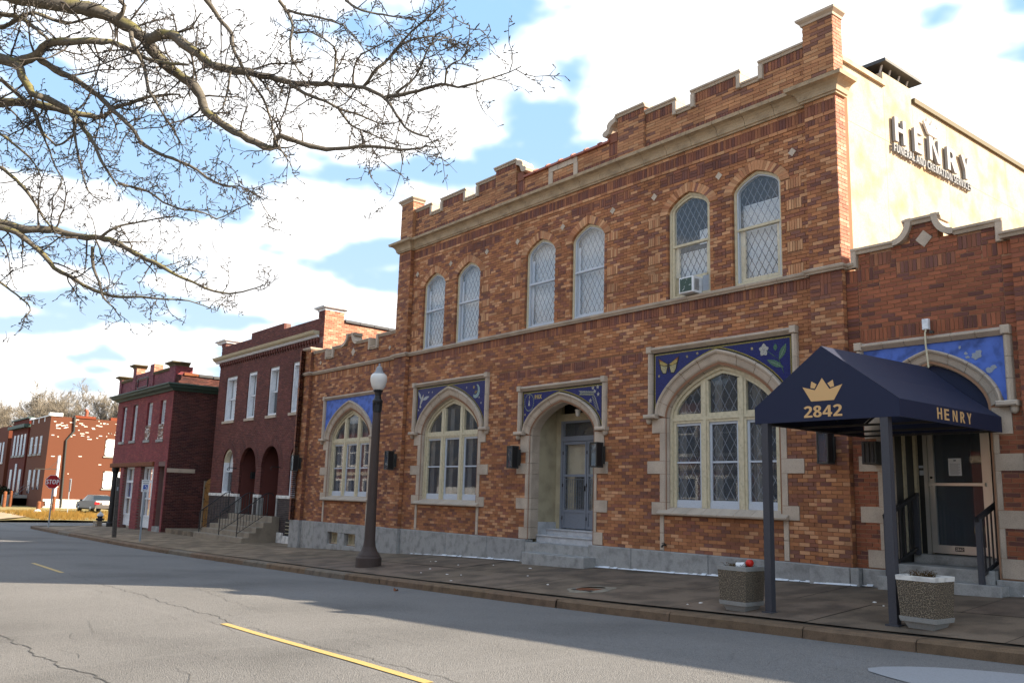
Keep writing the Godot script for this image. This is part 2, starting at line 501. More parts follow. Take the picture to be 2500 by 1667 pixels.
func make_ground() -> void:
	var g := MB.new()
	sheet(g, [-420.0, -240.0, -120.0, -62.0, -40.0, -20.0, 0.0, 20.0, 60.0, 300.0], [-420.0, -100.0, 0.0, 30.0, 100.0, 420.0], func(x, _z): return interp(x, BX, BY) - 0.45 - maxf(0, (x + 30) * 0.004))
	whole("ground", g, M.far_ground, "", "", "", "structure")
	var r := MB.new()
	var xs := steps(-240, -60, 18) + steps(-58, 40, 98)
	sheet(r, xs, steps(KERB_Z - 0.1, 13.0, 14), road_y)
	whole("road", r, M.asphalt, "", "", "", "structure")
	var cr := MB.new()
	sheet(cr, steps(-61.0, -52.9, 4), steps(-90, KERB_Z - 0.1, 20), func(x, _z): return road_y(x, 3.75) + 0.005)
	whole("cross_street", cr, M.asphalt, "", "", "", "structure")
	# the far pavement behind the camera
	var fw := MB.new()
	sheet(fw, steps(-60, 40, 50), [13.0, 16.5], func(x, _z): return interp(x, CX, CY) - 0.01)
	for x in 25:
		var a := -60.0 + x * 4.0
		fw.quad(Vector3(a, road_y(a, 13) - 0.05, 13.0), Vector3(a, road_y(a, 13) + 0.14, 13.0), Vector3(a + 4, road_y(a + 4, 13) + 0.14, 13.0), Vector3(a + 4, road_y(a + 4, 13) - 0.05, 13.0))
	whole("far_pavement", fw, M.concrete, "", "", "", "structure")
	var yard := MB.new()
	sheet(yard, steps(-60, 40, 20), [16.5, 60.0], func(x, _z): return interp(x, CX, CY) - 0.02)
	whole("far_yard", yard, M.lawn, "", "", "", "structure")

	# kerb stones
	var kerb := setting("kerb")
	rng.seed = 21
	var joints := [-52.2]
	var given := [-8.56, -6.43, -5.0, -3.3]
	var x := -52.2
	while x < -10.2:
		x += rng.randf_range(1.5, 2.3)
		joints.append(x)
	joints += given
	x = given[-1]
	while x < 12:
		x += 1.9
		joints.append(x)
	for i in joints.size() - 1:
		var a: float = joints[i] + 0.006; var b: float = joints[i + 1] - 0.006
		var s := MB.new()
		var tone := rng.randf_range(0.85, 1.1)
		s.col = Color(0.19, 0.125, 0.078) * tone if rng.randf() < 0.75 else Color(0.2, 0.16, 0.12) * tone
		var n := 6
		var z1 := KERB_Z + rng.randf_range(-0.012, 0.012)
		for k in n:
			var p := lerpf(a, b, float(k) / n); var q := lerpf(a, b, float(k + 1) / n)
			var y0 := interp(p, CX, CY); var y1 := interp(q, CX, CY)
			var w0 := z1 + 0.012 * sin(p * 7.0); var w1 := z1 + 0.012 * sin(q * 7.0)
			var zb := KERB_Z - 0.3
			s.quad(Vector3(p, y0 - 0.26, w0 + 0.02), Vector3(q, y1 - 0.26, w1 + 0.02), Vector3(q, y1 - 0.03, w1), Vector3(p, y0 - 0.03, w0))
			s.quad(Vector3(p, y0 - 0.03, w0), Vector3(q, y1 - 0.03, w1), Vector3(q, y1, w1 - 0.035), Vector3(p, y0, w0 - 0.035))
			s.quad(Vector3(p, y0, w0 - 0.035), Vector3(q, y1, w1 - 0.035), Vector3(q, y1, zb), Vector3(p, y0, zb))
		for e in [a, b]:
			var y := interp(e, CX, CY)
			var f := 1.0 if e == b else -1.0
			var q := [Vector3(e, y - 0.26, KERB_Z), Vector3(e, y - 0.26, KERB_Z - 0.3), Vector3(e, y, KERB_Z - 0.3), Vector3(e, y - 0.005, KERB_Z - 0.03)]
			if f < 0: q.reverse()
			s.quad(q[0], q[1], q[2], q[3])
		part(kerb, "kerb_stone", s, M.kerb)
	# round the corner into the side street
	var cs := MB.new()
	cs.col = Color(0.17, 0.12, 0.085)
	var arc := []
	for k in 8:
		var t := PI * 0.5 * k / 7
		arc.append(Vector2(-52.2 - 0.9 * sin(t), KERB_Z - 0.9 + 0.9 * cos(t)))
	arc.append(Vector2(-53.1, -8)); arc.append(Vector2(-53.1, -40))
	for k in arc.size() - 1:
		var a: Vector2 = arc[k]; var b: Vector2 = arc[k + 1]
		var ia := a + Vector2(0.25, -0.05); var ib := b + Vector2(0.25, -0.05)
		var ya := -0.665; var yb := -0.665
		cs.quad(Vector3(b.x, yb - 0.25, b.y), Vector3(a.x, ya - 0.25, a.y), Vector3(a.x, ya, a.y), Vector3(b.x, yb, b.y))
		cs.quad(Vector3(b.x, yb, b.y), Vector3(a.x, ya, a.y), Vector3(ia.x, ya, ia.y), Vector3(ib.x, yb, ib.y))
	part(kerb, "corner_kerb", cs, M.kerb)

	# pavement slabs
	var walk := setting("sidewalk")
	rng.seed = 5
	var bed := MB.new()
	bed.col = Color(0.05, 0.04, 0.03)
	sheet(bed, steps(-53.0, 14, 67), [-2.6, 0.15, KERB_Z - 0.28], func(px, pz): return walk_y(px, pz) - 0.02)
	part(walk, "bed", bed, M.sidewalk)
	var rows := [[-2.5, 0.28], [0.28, 1.75], [1.75, KERB_Z - 0.31]]
	for row in rows.size():
		x = -52.8 + row * 0.7
		while x < 12:
			var l := rng.randf_range(1.7, 2.6)
			var s := MB.new()
			var warm := smoothstep(-20.0, -30.0, x)
			var tone := rng.randf_range(0.82, 1.12)
			s.col = Color(0.2, 0.148, 0.108).lerp(Color(0.3, 0.22, 0.145), warm) * tone
			if x < -42 and row == 2 and rng.randf() < 0.3:
				s.col = Color(0.4, 0.37, 0.32)
			var drop := rng.randf_range(-0.006, 0.004)
			sheet(s, steps(x + 0.006, x + l - 0.006, 3), steps(rows[row][0] + 0.006, rows[row][1] - 0.006, 3), func(px, pz): return walk_y(px, pz) + drop)
			part(walk, "slab", s, M.sidewalk)
			x += l
	# asphalt patch round the corner shop, the broken slab hole and the gully grate
	var hole := thing("drain_grate", "broken round drain opening in the sidewalk before the center door", "drain", Vector3(-11.3, walk_y(-11.3, 2.6), 2.6))
	var rim := MB.new()
	rim.col = Color(0.3, 0.26, 0.2)
	for k in 18:
		var t := TAU * k / 18
		var a := Vector3(cos(t), 0, sin(t)); var b := Vector3(cos(t + TAU / 18), 0, sin(t + TAU / 18))
		var ra := 0.42 + 0.05 * sin(t * 5); var rb := 0.42 + 0.05 * sin((t + TAU / 18) * 5)
		var tilt := func(p: Vector3, lift: float) -> Vector3: return Vector3(p.x, walk_y(-11.3 + p.x, 2.6 + p.z) - walk_y(-11.3, 2.6) + lift, p.z)
		rim.quad(tilt.call(a * ra, 0.006), tilt.call(a * 0.26, 0.02), tilt.call(b * 0.26, 0.02), tilt.call(b * rb, 0.006))
	part(hole, "rim", rim, M.kerb, true)
	var lid := MB.new()
	for k in 7:
		var px := -0.21 + k * 0.07
		var hz := sqrt(maxf(0.0, 0.26 * 0.26 - px * px))
		lid.box(Vector3(px - 0.02, -0.02 + px * 0.03, -hz), Vector3(px + 0.02, 0.012 + px * 0.03, hz))
	part(hole, "grate", lid, M.rust, true)
	var pit_shade := MB.new()
	pit_shade.quad(Vector3(-0.26, 0.004, 0.26), Vector3(0.26, 0.012, 0.26), Vector3(0.26, 0.008, -0.26), Vector3(-0.26, 0.0, -0.26))
	part(hole, "pit_shade", pit_shade, M.tar, true)  # flat dark sheet under the bars, painted as the shade below

	# painted lane dashes
	for d in [[Vector2(-11.05, 9.19), Vector2(-6.2, 9.36)], [Vector2(-25.1, 8.68), Vector2(-21.4, 8.8)]]:
		var y := MB.new()
		var pts := []
		for k in 25:
			pts.append(d[0].lerp(d[1], k / 24.0))
		ribbon(y, pts, 0.095, 0.006)
		whole("lane_marking", y, M.yellow_paint, "", "", "", "structure")
	# cracks
	rng.seed = 77
	var cracks := MB.new()
	var lines := [[Vector2(-21.3, 8.75), Vector2(-11.0, 9.02), 0.02], [Vector2(-10.6, 9.1), Vector2(-4.5, 9.2), 0.014], [Vector2(-14.5, 11.6), Vector2(-6.0, 11.3), 0.024], [Vector2(-19.0, 7.3), Vector2(-11.8, 8.3), 0.012], [Vector2(-18.0, 6.3), Vector2(-15.0, 6.1), 0.012]]
	for k in 26:
		var p := Vector2(rng.randf_range(-8.5, -3.6), rng.randf_range(4.3, 7.2))
		lines.append([p, p + Vector2(rng.randf_range(-0.9, -0.1), rng.randf_range(-0.5, 0.5)), 0.008])
	for k in 22:
		var p := Vector2(rng.randf_range(-16.0, -5.0), rng.randf_range(6.5, 11.5))
		lines.append([p, p + Vector2(rng.randf_range(-1.6, -0.3), rng.randf_range(-0.25, 0.25)), 0.008])
	for l in lines:
		var n := int(l[0].distance_to(l[1]) / 0.09) + 2
		var pts := []
		var o := 0.0
		for k in n + 1:
			o = o * 0.8 + rng.randf_range(-0.035, 0.035)
			pts.append(l[0].lerp(l[1], float(k) / n) + Vector2(rng.randf_range(-0.02, 0.02), o))
		ribbon(cracks, pts, l[2] * 0.6, 0.004)
	whole("road_cracks", cracks, M.tar, "", "", "", "structure")
	var patch := MB.new()
	var ring := []
	for k in 28:
		var t := TAU * k / 28
		ring.append(Vector2(-2.6 + 1.9 * cos(t) * (1 + 0.06 * sin(t * 3)), 5.35 + 1.05 * sin(t) * (1 + 0.1 * sin(t * 4 + 1))))
	for k in 28:
		var a: Vector2 = ring[k]; var b: Vector2 = ring[(k + 1) % 28]; var o := Vector2(-2.6, 5.35)
		patch.tri(Vector3(o.x, road_y(o.x, o.y) + 0.012, o.y), Vector3(b.x, road_y(b.x, b.y) + 0.006, b.y), Vector3(a.x, road_y(a.x, a.y) + 0.006, a.y))
	whole("road_patch", patch, M.patch, "", "", "", "structure")

# ---------------------------------------------------------------- masonry helpers
const EYE := Vector3(0, 1.5, 13.57)
var PAL := {}

func make_palettes() -> void:
	var mk := func(list: Array) -> Array:
		var r := []
		for e in list:
			for k in [1.04, 1.18, 1.32]:
				r.append([Color(e[0].r * k, e[0].g * k, e[0].b * k), e[1] / 3.0])
		return r
	PAL.main = mk.call([[Color(0.355, 0.15, 0.066), 0.34], [Color(0.29, 0.118, 0.056), 0.2], [Color(0.455, 0.235, 0.122), 0.17], [Color(0.19, 0.085, 0.06), 0.12], [Color(0.23, 0.092, 0.055), 0.17]])
	PAL.dark = mk.call([[Color(0.2, 0.078, 0.048), 0.45], [Color(0.155, 0.066, 0.05), 0.35], [Color(0.27, 0.11, 0.058), 0.2]])
	PAL.tan = mk.call([[Color(0.42, 0.2, 0.1), 0.5], [Color(0.5, 0.27, 0.14), 0.3], [Color(0.34, 0.15, 0.075), 0.2]])
	PAL.parapet = mk.call([[Color(0.39, 0.19, 0.092), 0.46], [Color(0.33, 0.15, 0.074), 0.3], [Color(0.185, 0.088, 0.062), 0.16], [Color(0.44, 0.24, 0.125), 0.08]])
	PAL.wing = mk.call([[Color(0.27, 0.092, 0.046), 0.5], [Color(0.225, 0.076, 0.042), 0.28], [Color(0.135, 0.055, 0.042), 0.22]])
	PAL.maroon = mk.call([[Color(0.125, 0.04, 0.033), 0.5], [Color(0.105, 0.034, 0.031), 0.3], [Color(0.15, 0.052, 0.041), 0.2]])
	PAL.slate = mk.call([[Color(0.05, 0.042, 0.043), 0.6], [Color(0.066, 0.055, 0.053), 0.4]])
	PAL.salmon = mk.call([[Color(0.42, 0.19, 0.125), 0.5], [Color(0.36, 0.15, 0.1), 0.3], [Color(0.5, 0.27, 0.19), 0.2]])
	PAL.painted = mk.call([[Color(0.225, 0.045, 0.05), 0.6], [Color(0.2, 0.04, 0.047), 0.3], [Color(0.25, 0.06, 0.055), 0.1]])
	PAL.plum = mk.call([[Color(0.2, 0.06, 0.075), 0.6], [Color(0.17, 0.052, 0.07), 0.4]])
	PAL.shaded_maroon = mk.call([[Color(0.075, 0.024, 0.021), 0.5], [Color(0.055, 0.02, 0.019), 0.3], [Color(0.1, 0.034, 0.027), 0.2]])  # maroon brick with the side wall's shade put into the tones
	PAL.patchy = mk.call([[Color(0.3, 0.16, 0.11), 0.35], [Color(0.16, 0.1, 0.085), 0.3], [Color(0.42, 0.36, 0.32), 0.2], [Color(0.6, 0.56, 0.52), 0.15]])
	PAL.old = mk.call([[Color(0.47, 0.235, 0.155), 0.5], [Color(0.42, 0.2, 0.13), 0.3], [Color(0.54, 0.36, 0.28), 0.2]])
	PAL.ash = mk.call([[Color(0.13, 0.115, 0.105), 0.5], [Color(0.1, 0.085, 0.08), 0.4], [Color(0.25, 0.23, 0.21), 0.1]])

func pick(pal: String) -> int:
	var r := rng.randf()
	var l: Array = PAL[pal]
	for i in l.size():
		r -= l[i][1]
		if r <= 0:
			return i
	return 0

func arch_f(u: float, a: float) -> float:
	u = clampf(u, 0, 1)
	return (1 - a) * sqrt(1 - u * u) + a * (1 - u)

func hole_top(o: Dictionary, x: float) -> float:
	if o.has("w"):
		return o.ys + o.h * arch_f(absf(x - o.c) / o.w, o.a)
	return o.y1

func hole_span(o: Dictionary, y: float) -> Array:
	if not o.has("w"):
		return [o.x0, o.x1] if y > o.y0 and y < o.y1 else []
	if y < o.y0:
		return []
	if y < o.ys:
		return [o.c - o.w, o.c + o.w]
	var w: float = o.get("w2", o.w); var h: float = o.get("h2", o.h)
	var k: float = (y - o.ys) / h
	if k >= 1:
		return []
	var lo := 0.0; var hi := 1.0
	for i in 18:
		var m := (lo + hi) / 2
		if arch_f(m, o.a) > k: lo = m
		else: hi = m
	return [o.c - w * lo, o.c + w * lo]

func rect(x0: float, x1: float, y0: float, y1: float) -> Dictionary:
	return {"x0": x0, "x1": x1, "y0": y0, "y1": y1}

# one course after another; every brick is a record [a, b, y0, y1, plane, axis, palette, tone]
func lay(out: Array, x0: float, x1: float, y0: float, y1: float, z: float, holes: Array, pal: String, H := 0.068, L := 0.206, axis := 0, alt := "", altp := 0.0) -> void:
	var n := maxi(1, roundi((y1 - y0) / H))
	var h := (y1 - y0) / n
	for r in n:
		var yb := y0 + r * h
		var yc := yb + h * 0.5
		var spans := [[x0, x1]]
		for o in holes:
			var s := hole_span(o, yc)
			if s.is_empty():
				continue
			var next := []
			for p in spans:
				if s[1] <= p[0] or s[0] >= p[1]:
					next.append(p)
					continue
				if s[0] > p[0]: next.append([p[0], s[0]])
				if s[1] < p[1]: next.append([s[1], p[1]])
			spans = next
		var off := (roundi(yb / H) % 2) * L * 0.5
		for p in spans:
			var k := floorf((p[0] - off) / L)
			while k * L + off < p[1]:
				var a := maxf(p[0], k * L + off); var b := minf(p[1], (k + 1) * L + off)
				if b - a > 0.03:
					var pl := pal if alt == "" or rng.randf() > altp else alt
					out.append([a, b, yb, yb + h, z + rng.randf_range(-0.003, 0.002), axis, pl, pick(pl)])
				k += 1

func soldiers(out: Array, x0: float, x1: float, y0: float, y1: float, z: float, pal := "dark", w := 0.0685, axis := 0) -> void:
	var n := maxi(1, roundi((x1 - x0) / w))
	for k in n:
		out.append([x0 + (x1 - x0) * k / n, x0 + (x1 - x0) * (k + 1) / n, y0, y1, z + rng.randf_range(-0.002, 0.003), axis, pal, pick(pal)])

func basket(out: Array, x0: float, x1: float, y0: float, y1: float, z: float, pal := "dark") -> void:
	var s := y1 - y0
	var n := maxi(1, roundi((x1 - x0) / s))
	var w := (x1 - x0) / n
	for k in n:
		if k % 2:
			soldiers(out, x0 + k * w, x0 + (k + 1) * w, y0, y1, z, pal)
		else:
			for r in 3:
				out.append([x0 + k * w, x0 + (k + 1) * w, y0 + s * r / 3, y0 + s * (r + 1) / 3, z, 0, pal, pick(pal)])

func brick_corners(b: Array, depth: float, g: float) -> PackedVector3Array:
	var a0: float = b[0] + g; var a1: float = b[1] - g; var y0: float = b[2] + g; var y1: float = b[3] - g; var f: float = b[4]
	var k := f - depth
	match int(b[5]):
		0: return PackedVector3Array([Vector3(a0, y0, f), Vector3(a1, y0, f), Vector3(a1, y1, f), Vector3(a0, y1, f), Vector3(a0, y0, k), Vector3(a1, y0, k), Vector3(a1, y1, k), Vector3(a0, y1, k)])
		1: return PackedVector3Array([Vector3(f, y0, -a0), Vector3(f, y0, -a1), Vector3(f, y1, -a1), Vector3(f, y1, -a0), Vector3(k, y0, -a0), Vector3(k, y0, -a1), Vector3(k, y1, -a1), Vector3(k, y1, -a0)])
	return PackedVector3Array([Vector3(-f, y0, a0), Vector3(-f, y0, a1), Vector3(-f, y1, a1), Vector3(-f, y1, a0), Vector3(-k, y0, a0), Vector3(-k, y0, a1), Vector3(-k, y1, a1), Vector3(-k, y1, a0)])

const BRICK_IX := [0, 2, 1, 0, 3, 2, 1, 6, 5, 1, 2, 6, 4, 3, 0, 4, 7, 3, 3, 6, 2, 3, 7, 6, 4, 1, 5, 4, 0, 1]

func build_bricks(parent: Node, list: Array, singles: int, depth := 0.11, g := 0.0045, min_len := 0.15) -> void:
	# the bricks nearest to the street corner of the picture are parts of their own, the rest one mass
	var order := []
	if singles > 0:
		for i in list.size():
			var b: Array = list[i]
			if b[5] == 0 and b[1] - b[0] > min_len:
				order.append([Vector3((b[0] + b[1]) / 2, (b[2] + b[3]) / 2, b[4]).distance_squared_to(EYE), i])
		order.sort_custom(func(p, q): return p[0] < q[0])
	var own := {}
	var cache := {}
	for k in mini(singles, order.size()):
		var i: int = order[k][1]
		own[i] = true
		var b: Array = list[i]
		var w := snappedf(b[1] - b[0], 0.002); var h := snappedf(b[3] - b[2], 0.001)
		var key := "%s %d %.3f %.3f" % [b[6], b[7], w, h]
		if not cache.has(key):
			var mb := MB.new()
			mb.col = PAL[b[6]][b[7]][0]
			mb.cbox(Vector3(g, g, -depth), Vector3(w - g, h - g, 0), 0.003)
			cache[key] = mb.mesh()
		var o := part(parent, "brick", cache[key], M.brick)
		o.position += Vector3(b[0], b[2], b[4])
	var v := PackedVector3Array(); var c := PackedColorArray(); var ix := PackedInt32Array()
	for i in list.size():
		if own.has(i):
			continue
		var b: Array = list[i]
		var k := v.size()
		v.append_array(brick_corners(b, depth, g))
		var col: Color = PAL[b[6]][b[7]][0]
		for q in 8: c.append(col)
		for q in BRICK_IX: ix.append(k + q)
	if v.size():
		var m := ArrayMesh.new()
		var a := []
		a.resize(Mesh.ARRAY_MAX)
		a[Mesh.ARRAY_VERTEX] = v; a[Mesh.ARRAY_COLOR] = c; a[Mesh.ARRAY_INDEX] = ix
		m.add_surface_from_arrays(Mesh.PRIMITIVE_TRIANGLES, a)
		var o := part(parent, "brickwork", m, M.brick)
		o.set_meta("kind", "stuff")

# a sheet of bedding mortar in the plane z with openings
func wall_sheet(mb: MB, x0: float, x1: float, y0: float, y1: float, holes: Array, z: float, grow := 0.0) -> void:
	var cut := [x0, x1]
	for o in holes:
		if o.has("w"):
			for k in 25:
				cut.append(o.c - (o.w + grow) * cos(PI * k / 24))
		else:
			cut.append(o.x0); cut.append(o.x1)
	cut.sort()
	for i in cut.size() - 1:
		var a: float = maxf(cut[i], x0); var b: float = minf(cut[i + 1], x1)
		if b - a < 0.0005:
			continue
		var m := (a + b) / 2
		var here := []
		for o in holes:
			var l: float = o.c - o.w - grow if o.has("w") else o.x0
			var r: float = o.c + o.w + grow if o.has("w") else o.x1
			if m > l and m < r and o.y0 < y1 and hole_top(o, m) > y0:
				here.append(o)
		here.sort_custom(func(p, q): return p.y0 < q.y0)
		var ca := y0; var cb := y0
		for o in here:
			if o.y0 > ca:
				mb.quad(Vector3(a, ca, z), Vector3(b, cb, z), Vector3(b, o.y0, z), Vector3(a, o.y0, z))
			ca = minf(y1, hole_top(o, a) + grow); cb = minf(y1, hole_top(o, b) + grow)
		if ca < y1 or cb < y1:
			mb.quad(Vector3(a, ca, z), Vector3(b, cb, z), Vector3(b, y1, z), Vector3(a, y1, z))

func reveal(mb: MB, o: Dictionary, z0: float, z1: float, grow := 0.005) -> void:  # the sides of an arched opening
	var pts := [Vector2(o.c - o.w - grow, o.y0)]
	for k in 25:
		var x: float = o.c - (o.w + grow) * cos(PI * k / 24)
		pts.append(Vector2(x, hole_top(o, x) + grow))
	pts.append(Vector2(o.c + o.w + grow, o.y0))
	for k in pts.size() - 1:
		var a: Vector2 = pts[k]; var b: Vector2 = pts[k + 1]
		mb.quad(Vector3(a.x, a.y, z1), Vector3(a.x, a.y, z0), Vector3(b.x, b.y, z0), Vector3(b.x, b.y, z1))

const YP := Transform3D(Vector3(1, 0, 0), Vector3(0, 0, -1), Vector3(0, 1, 0), Vector3.ZERO)
const XP := Transform3D(Vector3(0, 0, -1), Vector3(0, 1, 0), Vector3(1, 0, 0), Vector3.ZERO)

func yp(mb: MB, pts: Array, y0: float, y1: float) -> void:  # plan (x, z) raised from y0 to y1
	var p := PackedVector2Array()
	for q in pts: p.append(Vector2(q.x, -q.y))
	mb.prism_m(p, y0, y1, YP)

func xp(mb: MB, pts: Array, x0: float, x1: float) -> void:  # section (z, y) drawn out along x
	var p := PackedVector2Array()
	for q in pts: p.append(Vector2(-q.x, q.y))
	mb.prism_m(p, x0, x1, XP)

# a moulding swept along a plan path, cut into blocks; section points are (projection, height)
func sweep(parent: Node, called: String, path: Array, sec: Array, m: Material, blk: float, gap := 0.003, tone := 0.06) -> void:
	var nrm := []
	for i in path.size() - 1:
		var d: Vector2 = (path[i + 1] - path[i]).normalized()
		nrm.append(Vector2(-d.y, d.x))
	for i in path.size() - 1:
		var len: float = path[i].distance_to(path[i + 1])
		var n := maxi(1, roundi(len / blk))
		var m0: Vector2 = nrm[i] if i == 0 else (nrm[i - 1] + nrm[i]) / (1.0 + nrm[i - 1].dot(nrm[i]))
		var m1: Vector2 = nrm[i] if i == path.size() - 2 else (nrm[i + 1] + nrm[i]) / (1.0 + nrm[i + 1].dot(nrm[i]))
		for k in n:
			var t0 := float(k) / n; var t1 := float(k + 1) / n
			if n > 1 or len > 0.3:
				t0 += gap / len if k > 0 else 0.0
				t1 -= gap / len if k < n - 1 else 0.0
			var o0: Vector2 = m0 if k == 0 else nrm[i]
			var o1: Vector2 = m1 if k == n - 1 else nrm[i]
			var mb := MB.new()
			var s := rng.randf_range(1 - tone, 1 + tone)
			mb.col = Color(s, s, s)
			var A := []; var Bq := []
			for q in sec:
				var pa: Vector2 = path[i].lerp(path[i + 1], t0) + o0 * q.x
				var pb: Vector2 = path[i].lerp(path[i + 1], t1) + o1 * q.x
				A.append(Vector3(pa.x, q.y, pa.y)); Bq.append(Vector3(pb.x, q.y, pb.y))
			for j in sec.size():
				var e := (j + 1) % sec.size()
				mb.quad(A[j], Bq[j], Bq[e], A[e])
			var pl := PackedVector2Array()
			for q in sec: pl.append(q)
			var t := Geometry2D.triangulate_polygon(pl)
			for j in range(0, t.size(), 3):
				mb.tri(Bq[t[j]], Bq[t[j + 1]], Bq[t[j + 2]])
				mb.tri(A[t[j]], A[t[j + 2]], A[t[j + 1]])
			part(parent, called, mb, m)

func arch_pt(d: Dictionary, t: float, s: float) -> Vector2:  # s = 0 on the outer curve, 1 on the inner one
	var u := sin(t)
	var o := Vector2(d.wo * u, d.yo + d.ho * ((1 - d.a) * cos(t) + d.a * (1 - absf(u))))
	var i := Vector2(d.wi * u, d.yi + d.hi * ((1 - d.a) * cos(t) + d.a * (1 - absf(u))))
	return o.lerp(i, s) + Vector2(d.c, 0)

func arch_ring(parent: Node, called: String, d: Dictionary, sec: Array, per_side: int, m: Material) -> void:
	for k in per_side * 2:
		var t0 := -PI / 2 + PI * k / (per_side * 2) + 0.004
		var t1 := -PI / 2 + PI * (k + 1) / (per_side * 2) - 0.004
		if k == per_side - 1: t1 = 0.0 - 0.0005
		if k == per_side: t0 = 0.0005
		var mb := MB.new()
		var s := rng.randf_range(0.95, 1.04)
		mb.col = Color(s, s, s)
		for q in 5:
			var a := lerpf(t0, t1, q / 5.0); var b := lerpf(t0, t1, (q + 1) / 5.0)
			for j in sec.size() - 1:
				var p := [arch_pt(d, a, sec[j].x), arch_pt(d, b, sec[j].x), arch_pt(d, b, sec[j + 1].x), arch_pt(d, a, sec[j + 1].x)]
				mb.quad(Vector3(p[3].x, p[3].y, sec[j + 1].y), Vector3(p[2].x, p[2].y, sec[j + 1].y), Vector3(p[1].x, p[1].y, sec[j].y), Vector3(p[0].x, p[0].y, sec[j].y))
		part(parent, called, mb, m)

# stone jambs, arch, hood mould and label stops of one opening
func surround(parent: Node, d: Dictionary, back: float) -> void:
	var st: Material = M.stone
	for side in [-1.0, 1.0]:
		for s in d.jambs:  # [half width outside, y0, y1]
			var mb := MB.new()
			var tone := rng.randf_range(0.94, 1.05)
			mb.col = Color(tone, tone, tone)
			var xo: float = d.c + side * s[0]; var xi: float = d.c + side * d.wi
			yp(mb, [Vector2(xo, 0.012), Vector2(xi + side * 0.07, 0.012), Vector2(xi, -0.06), Vector2(xi, back), Vector2(xo, back)], s[1] + 0.003, s[2] - 0.003)
			part(parent, "jamb_stone", mb, st)
	arch_ring(parent, "voussoir", d, [Vector2(0.28, 0.0), Vector2(0.3, 0.03), Vector2(0.36, 0.035), Vector2(0.66, 0.012), Vector2(0.72, 0.0), Vector2(0.99, -0.07), Vector2(1.0, back)], 5, st)
	arch_ring(parent, "hood_stone", d, [Vector2(-0.02, 0.0), Vector2(0.0, 0.07), Vector2(0.08, 0.085), Vector2(0.2, 0.07), Vector2(0.24, 0.045), Vector2(0.31, 0.04), Vector2(0.33, 0.0)], 5, st)
	# square label above
	var n: int = d.bars
	for k in n:
		var mb := MB.new()
		var tone := rng.randf_range(0.93, 1.05)
		mb.col = Color(tone, tone, tone)
		var x0: float = d.c - d.hv + 2 * d.hv * k / n + 0.003; var x1: float = d.c - d.hv + 2 * d.hv * (k + 1) / n - 0.003
		xp(mb, [Vector2(-0.02, d.ht - 0.11), Vector2(0.03, d.ht - 0.115), Vector2(0.1, d.ht - 0.05), Vector2(0.1, d.ht - 0.03), Vector2(0.02, d.ht + 0.01), Vector2(-0.02, d.ht + 0.01)], x0, x1)
		part(parent, "label_stone", mb, st)
	for side in [-1.0, 1.0]:
		var mb := MB.new()
		var xa: float = d.c + side * d.hv; var xb: float = d.c + side * d.hh
		mb.cbox(Vector3(minf(xa, xb) - 0.005, d.ht - 0.115, -0.02), Vector3(maxf(xa, xb) + 0.005, d.ht + 0.02, 0.115), 0.012)
		part(parent, "label_corner", mb, st)
		for k in 3:
			var v := MB.new()
			var tone := rng.randf_range(0.93, 1.05)
			v.col = Color(tone, tone, tone)
			var y0 := lerpf(d.yo, d.ht - 0.118, k / 3.0) + 0.003; var y1 := lerpf(d.yo, d.ht - 0.118, (k + 1) / 3.0) - 0.003
			var l := minf(xa, xb); var r := maxf(xa, xb)
			yp(v, [Vector2(l, -0.02), Vector2(r, -0.02), Vector2(r - 0.01, 0.05), Vector2(r - 0.04, 0.09), Vector2(l + 0.04, 0.09), Vector2(l + 0.01, 0.05)], y0, y1)
			part(parent, "label_stone", v, st)
		var b := MB.new()
		var ia: float = d.c + side * (d.wo - 0.06); var ib: float = d.c + side * (d.hh + 0.06)
		b.cbox(Vector3(minf(ia, ib), d.yo - 0.085, -0.01), Vector3(maxf(ia, ib), d.yo - 0.002, 0.15), 0.02)
		var bx: float = d.c + side * (d.hh - 0.02)
		b.soft_lathe([Vector2(0.0, -0.2), Vector2(0.04, -0.185), Vector2(0.06, -0.15), Vector2(0.065, -0.085)], Vector3(bx, d.yo, 0.03), 12)
		part(parent, "label_stop", b, st)

func spandrel(d: Dictionary, z: float, inset := 0.0) -> MB:
	var mb := MB.new()
	var top: float = d.ht - 0.115 - inset
	var w: float = d.hv - inset
	var n := 48
	for k in n:
		var a := -w + 2 * w * k / n; var b := -w + 2 * w * (k + 1) / n
		var q := []
		for x in [a, b]:
			var u: float = clampf(absf(x) / (d.wo + inset), 0, 1)
			q.append(minf(top, d.yo + (d.ho + inset * 1.05) * arch_f(u, d.a)))
		if q[0] < top or q[1] < top:
			mb.quad(Vector3(d.c + a, q[0], z), Vector3(d.c + b, q[1], z), Vector3(d.c + b, top, z), Vector3(d.c + a, top, z))
	return mb

# ---------------------------------------------------------------- the funeral home
var UP_X := [-20.6, -18.95, -15.92, -14.235, -11.25, -9.6]
var W_LEFT: Dictionary
var W_MID: Dictionary
var W_BIG: Dictionary
var D_MID: Dictionary
var D_RIGHT: Dictionary

func window_shape(c: float) -> Dictionary:
	return {"c": c, "a": 0.3, "wo": 1.57, "yo": 3.28, "ho": 1.18, "wi": 1.3, "yi": 3.2, "hi": 0.95, "hv": 1.655, "hh": 1.775, "ht": 4.67, "bars": 7,
		"jambs": [[1.69, 2.9, 3.2], [1.48, 2.335, 2.9], [1.82, 2.075, 2.335], [1.48, 1.515, 2.075], [1.7, 1.265, 1.515]]}

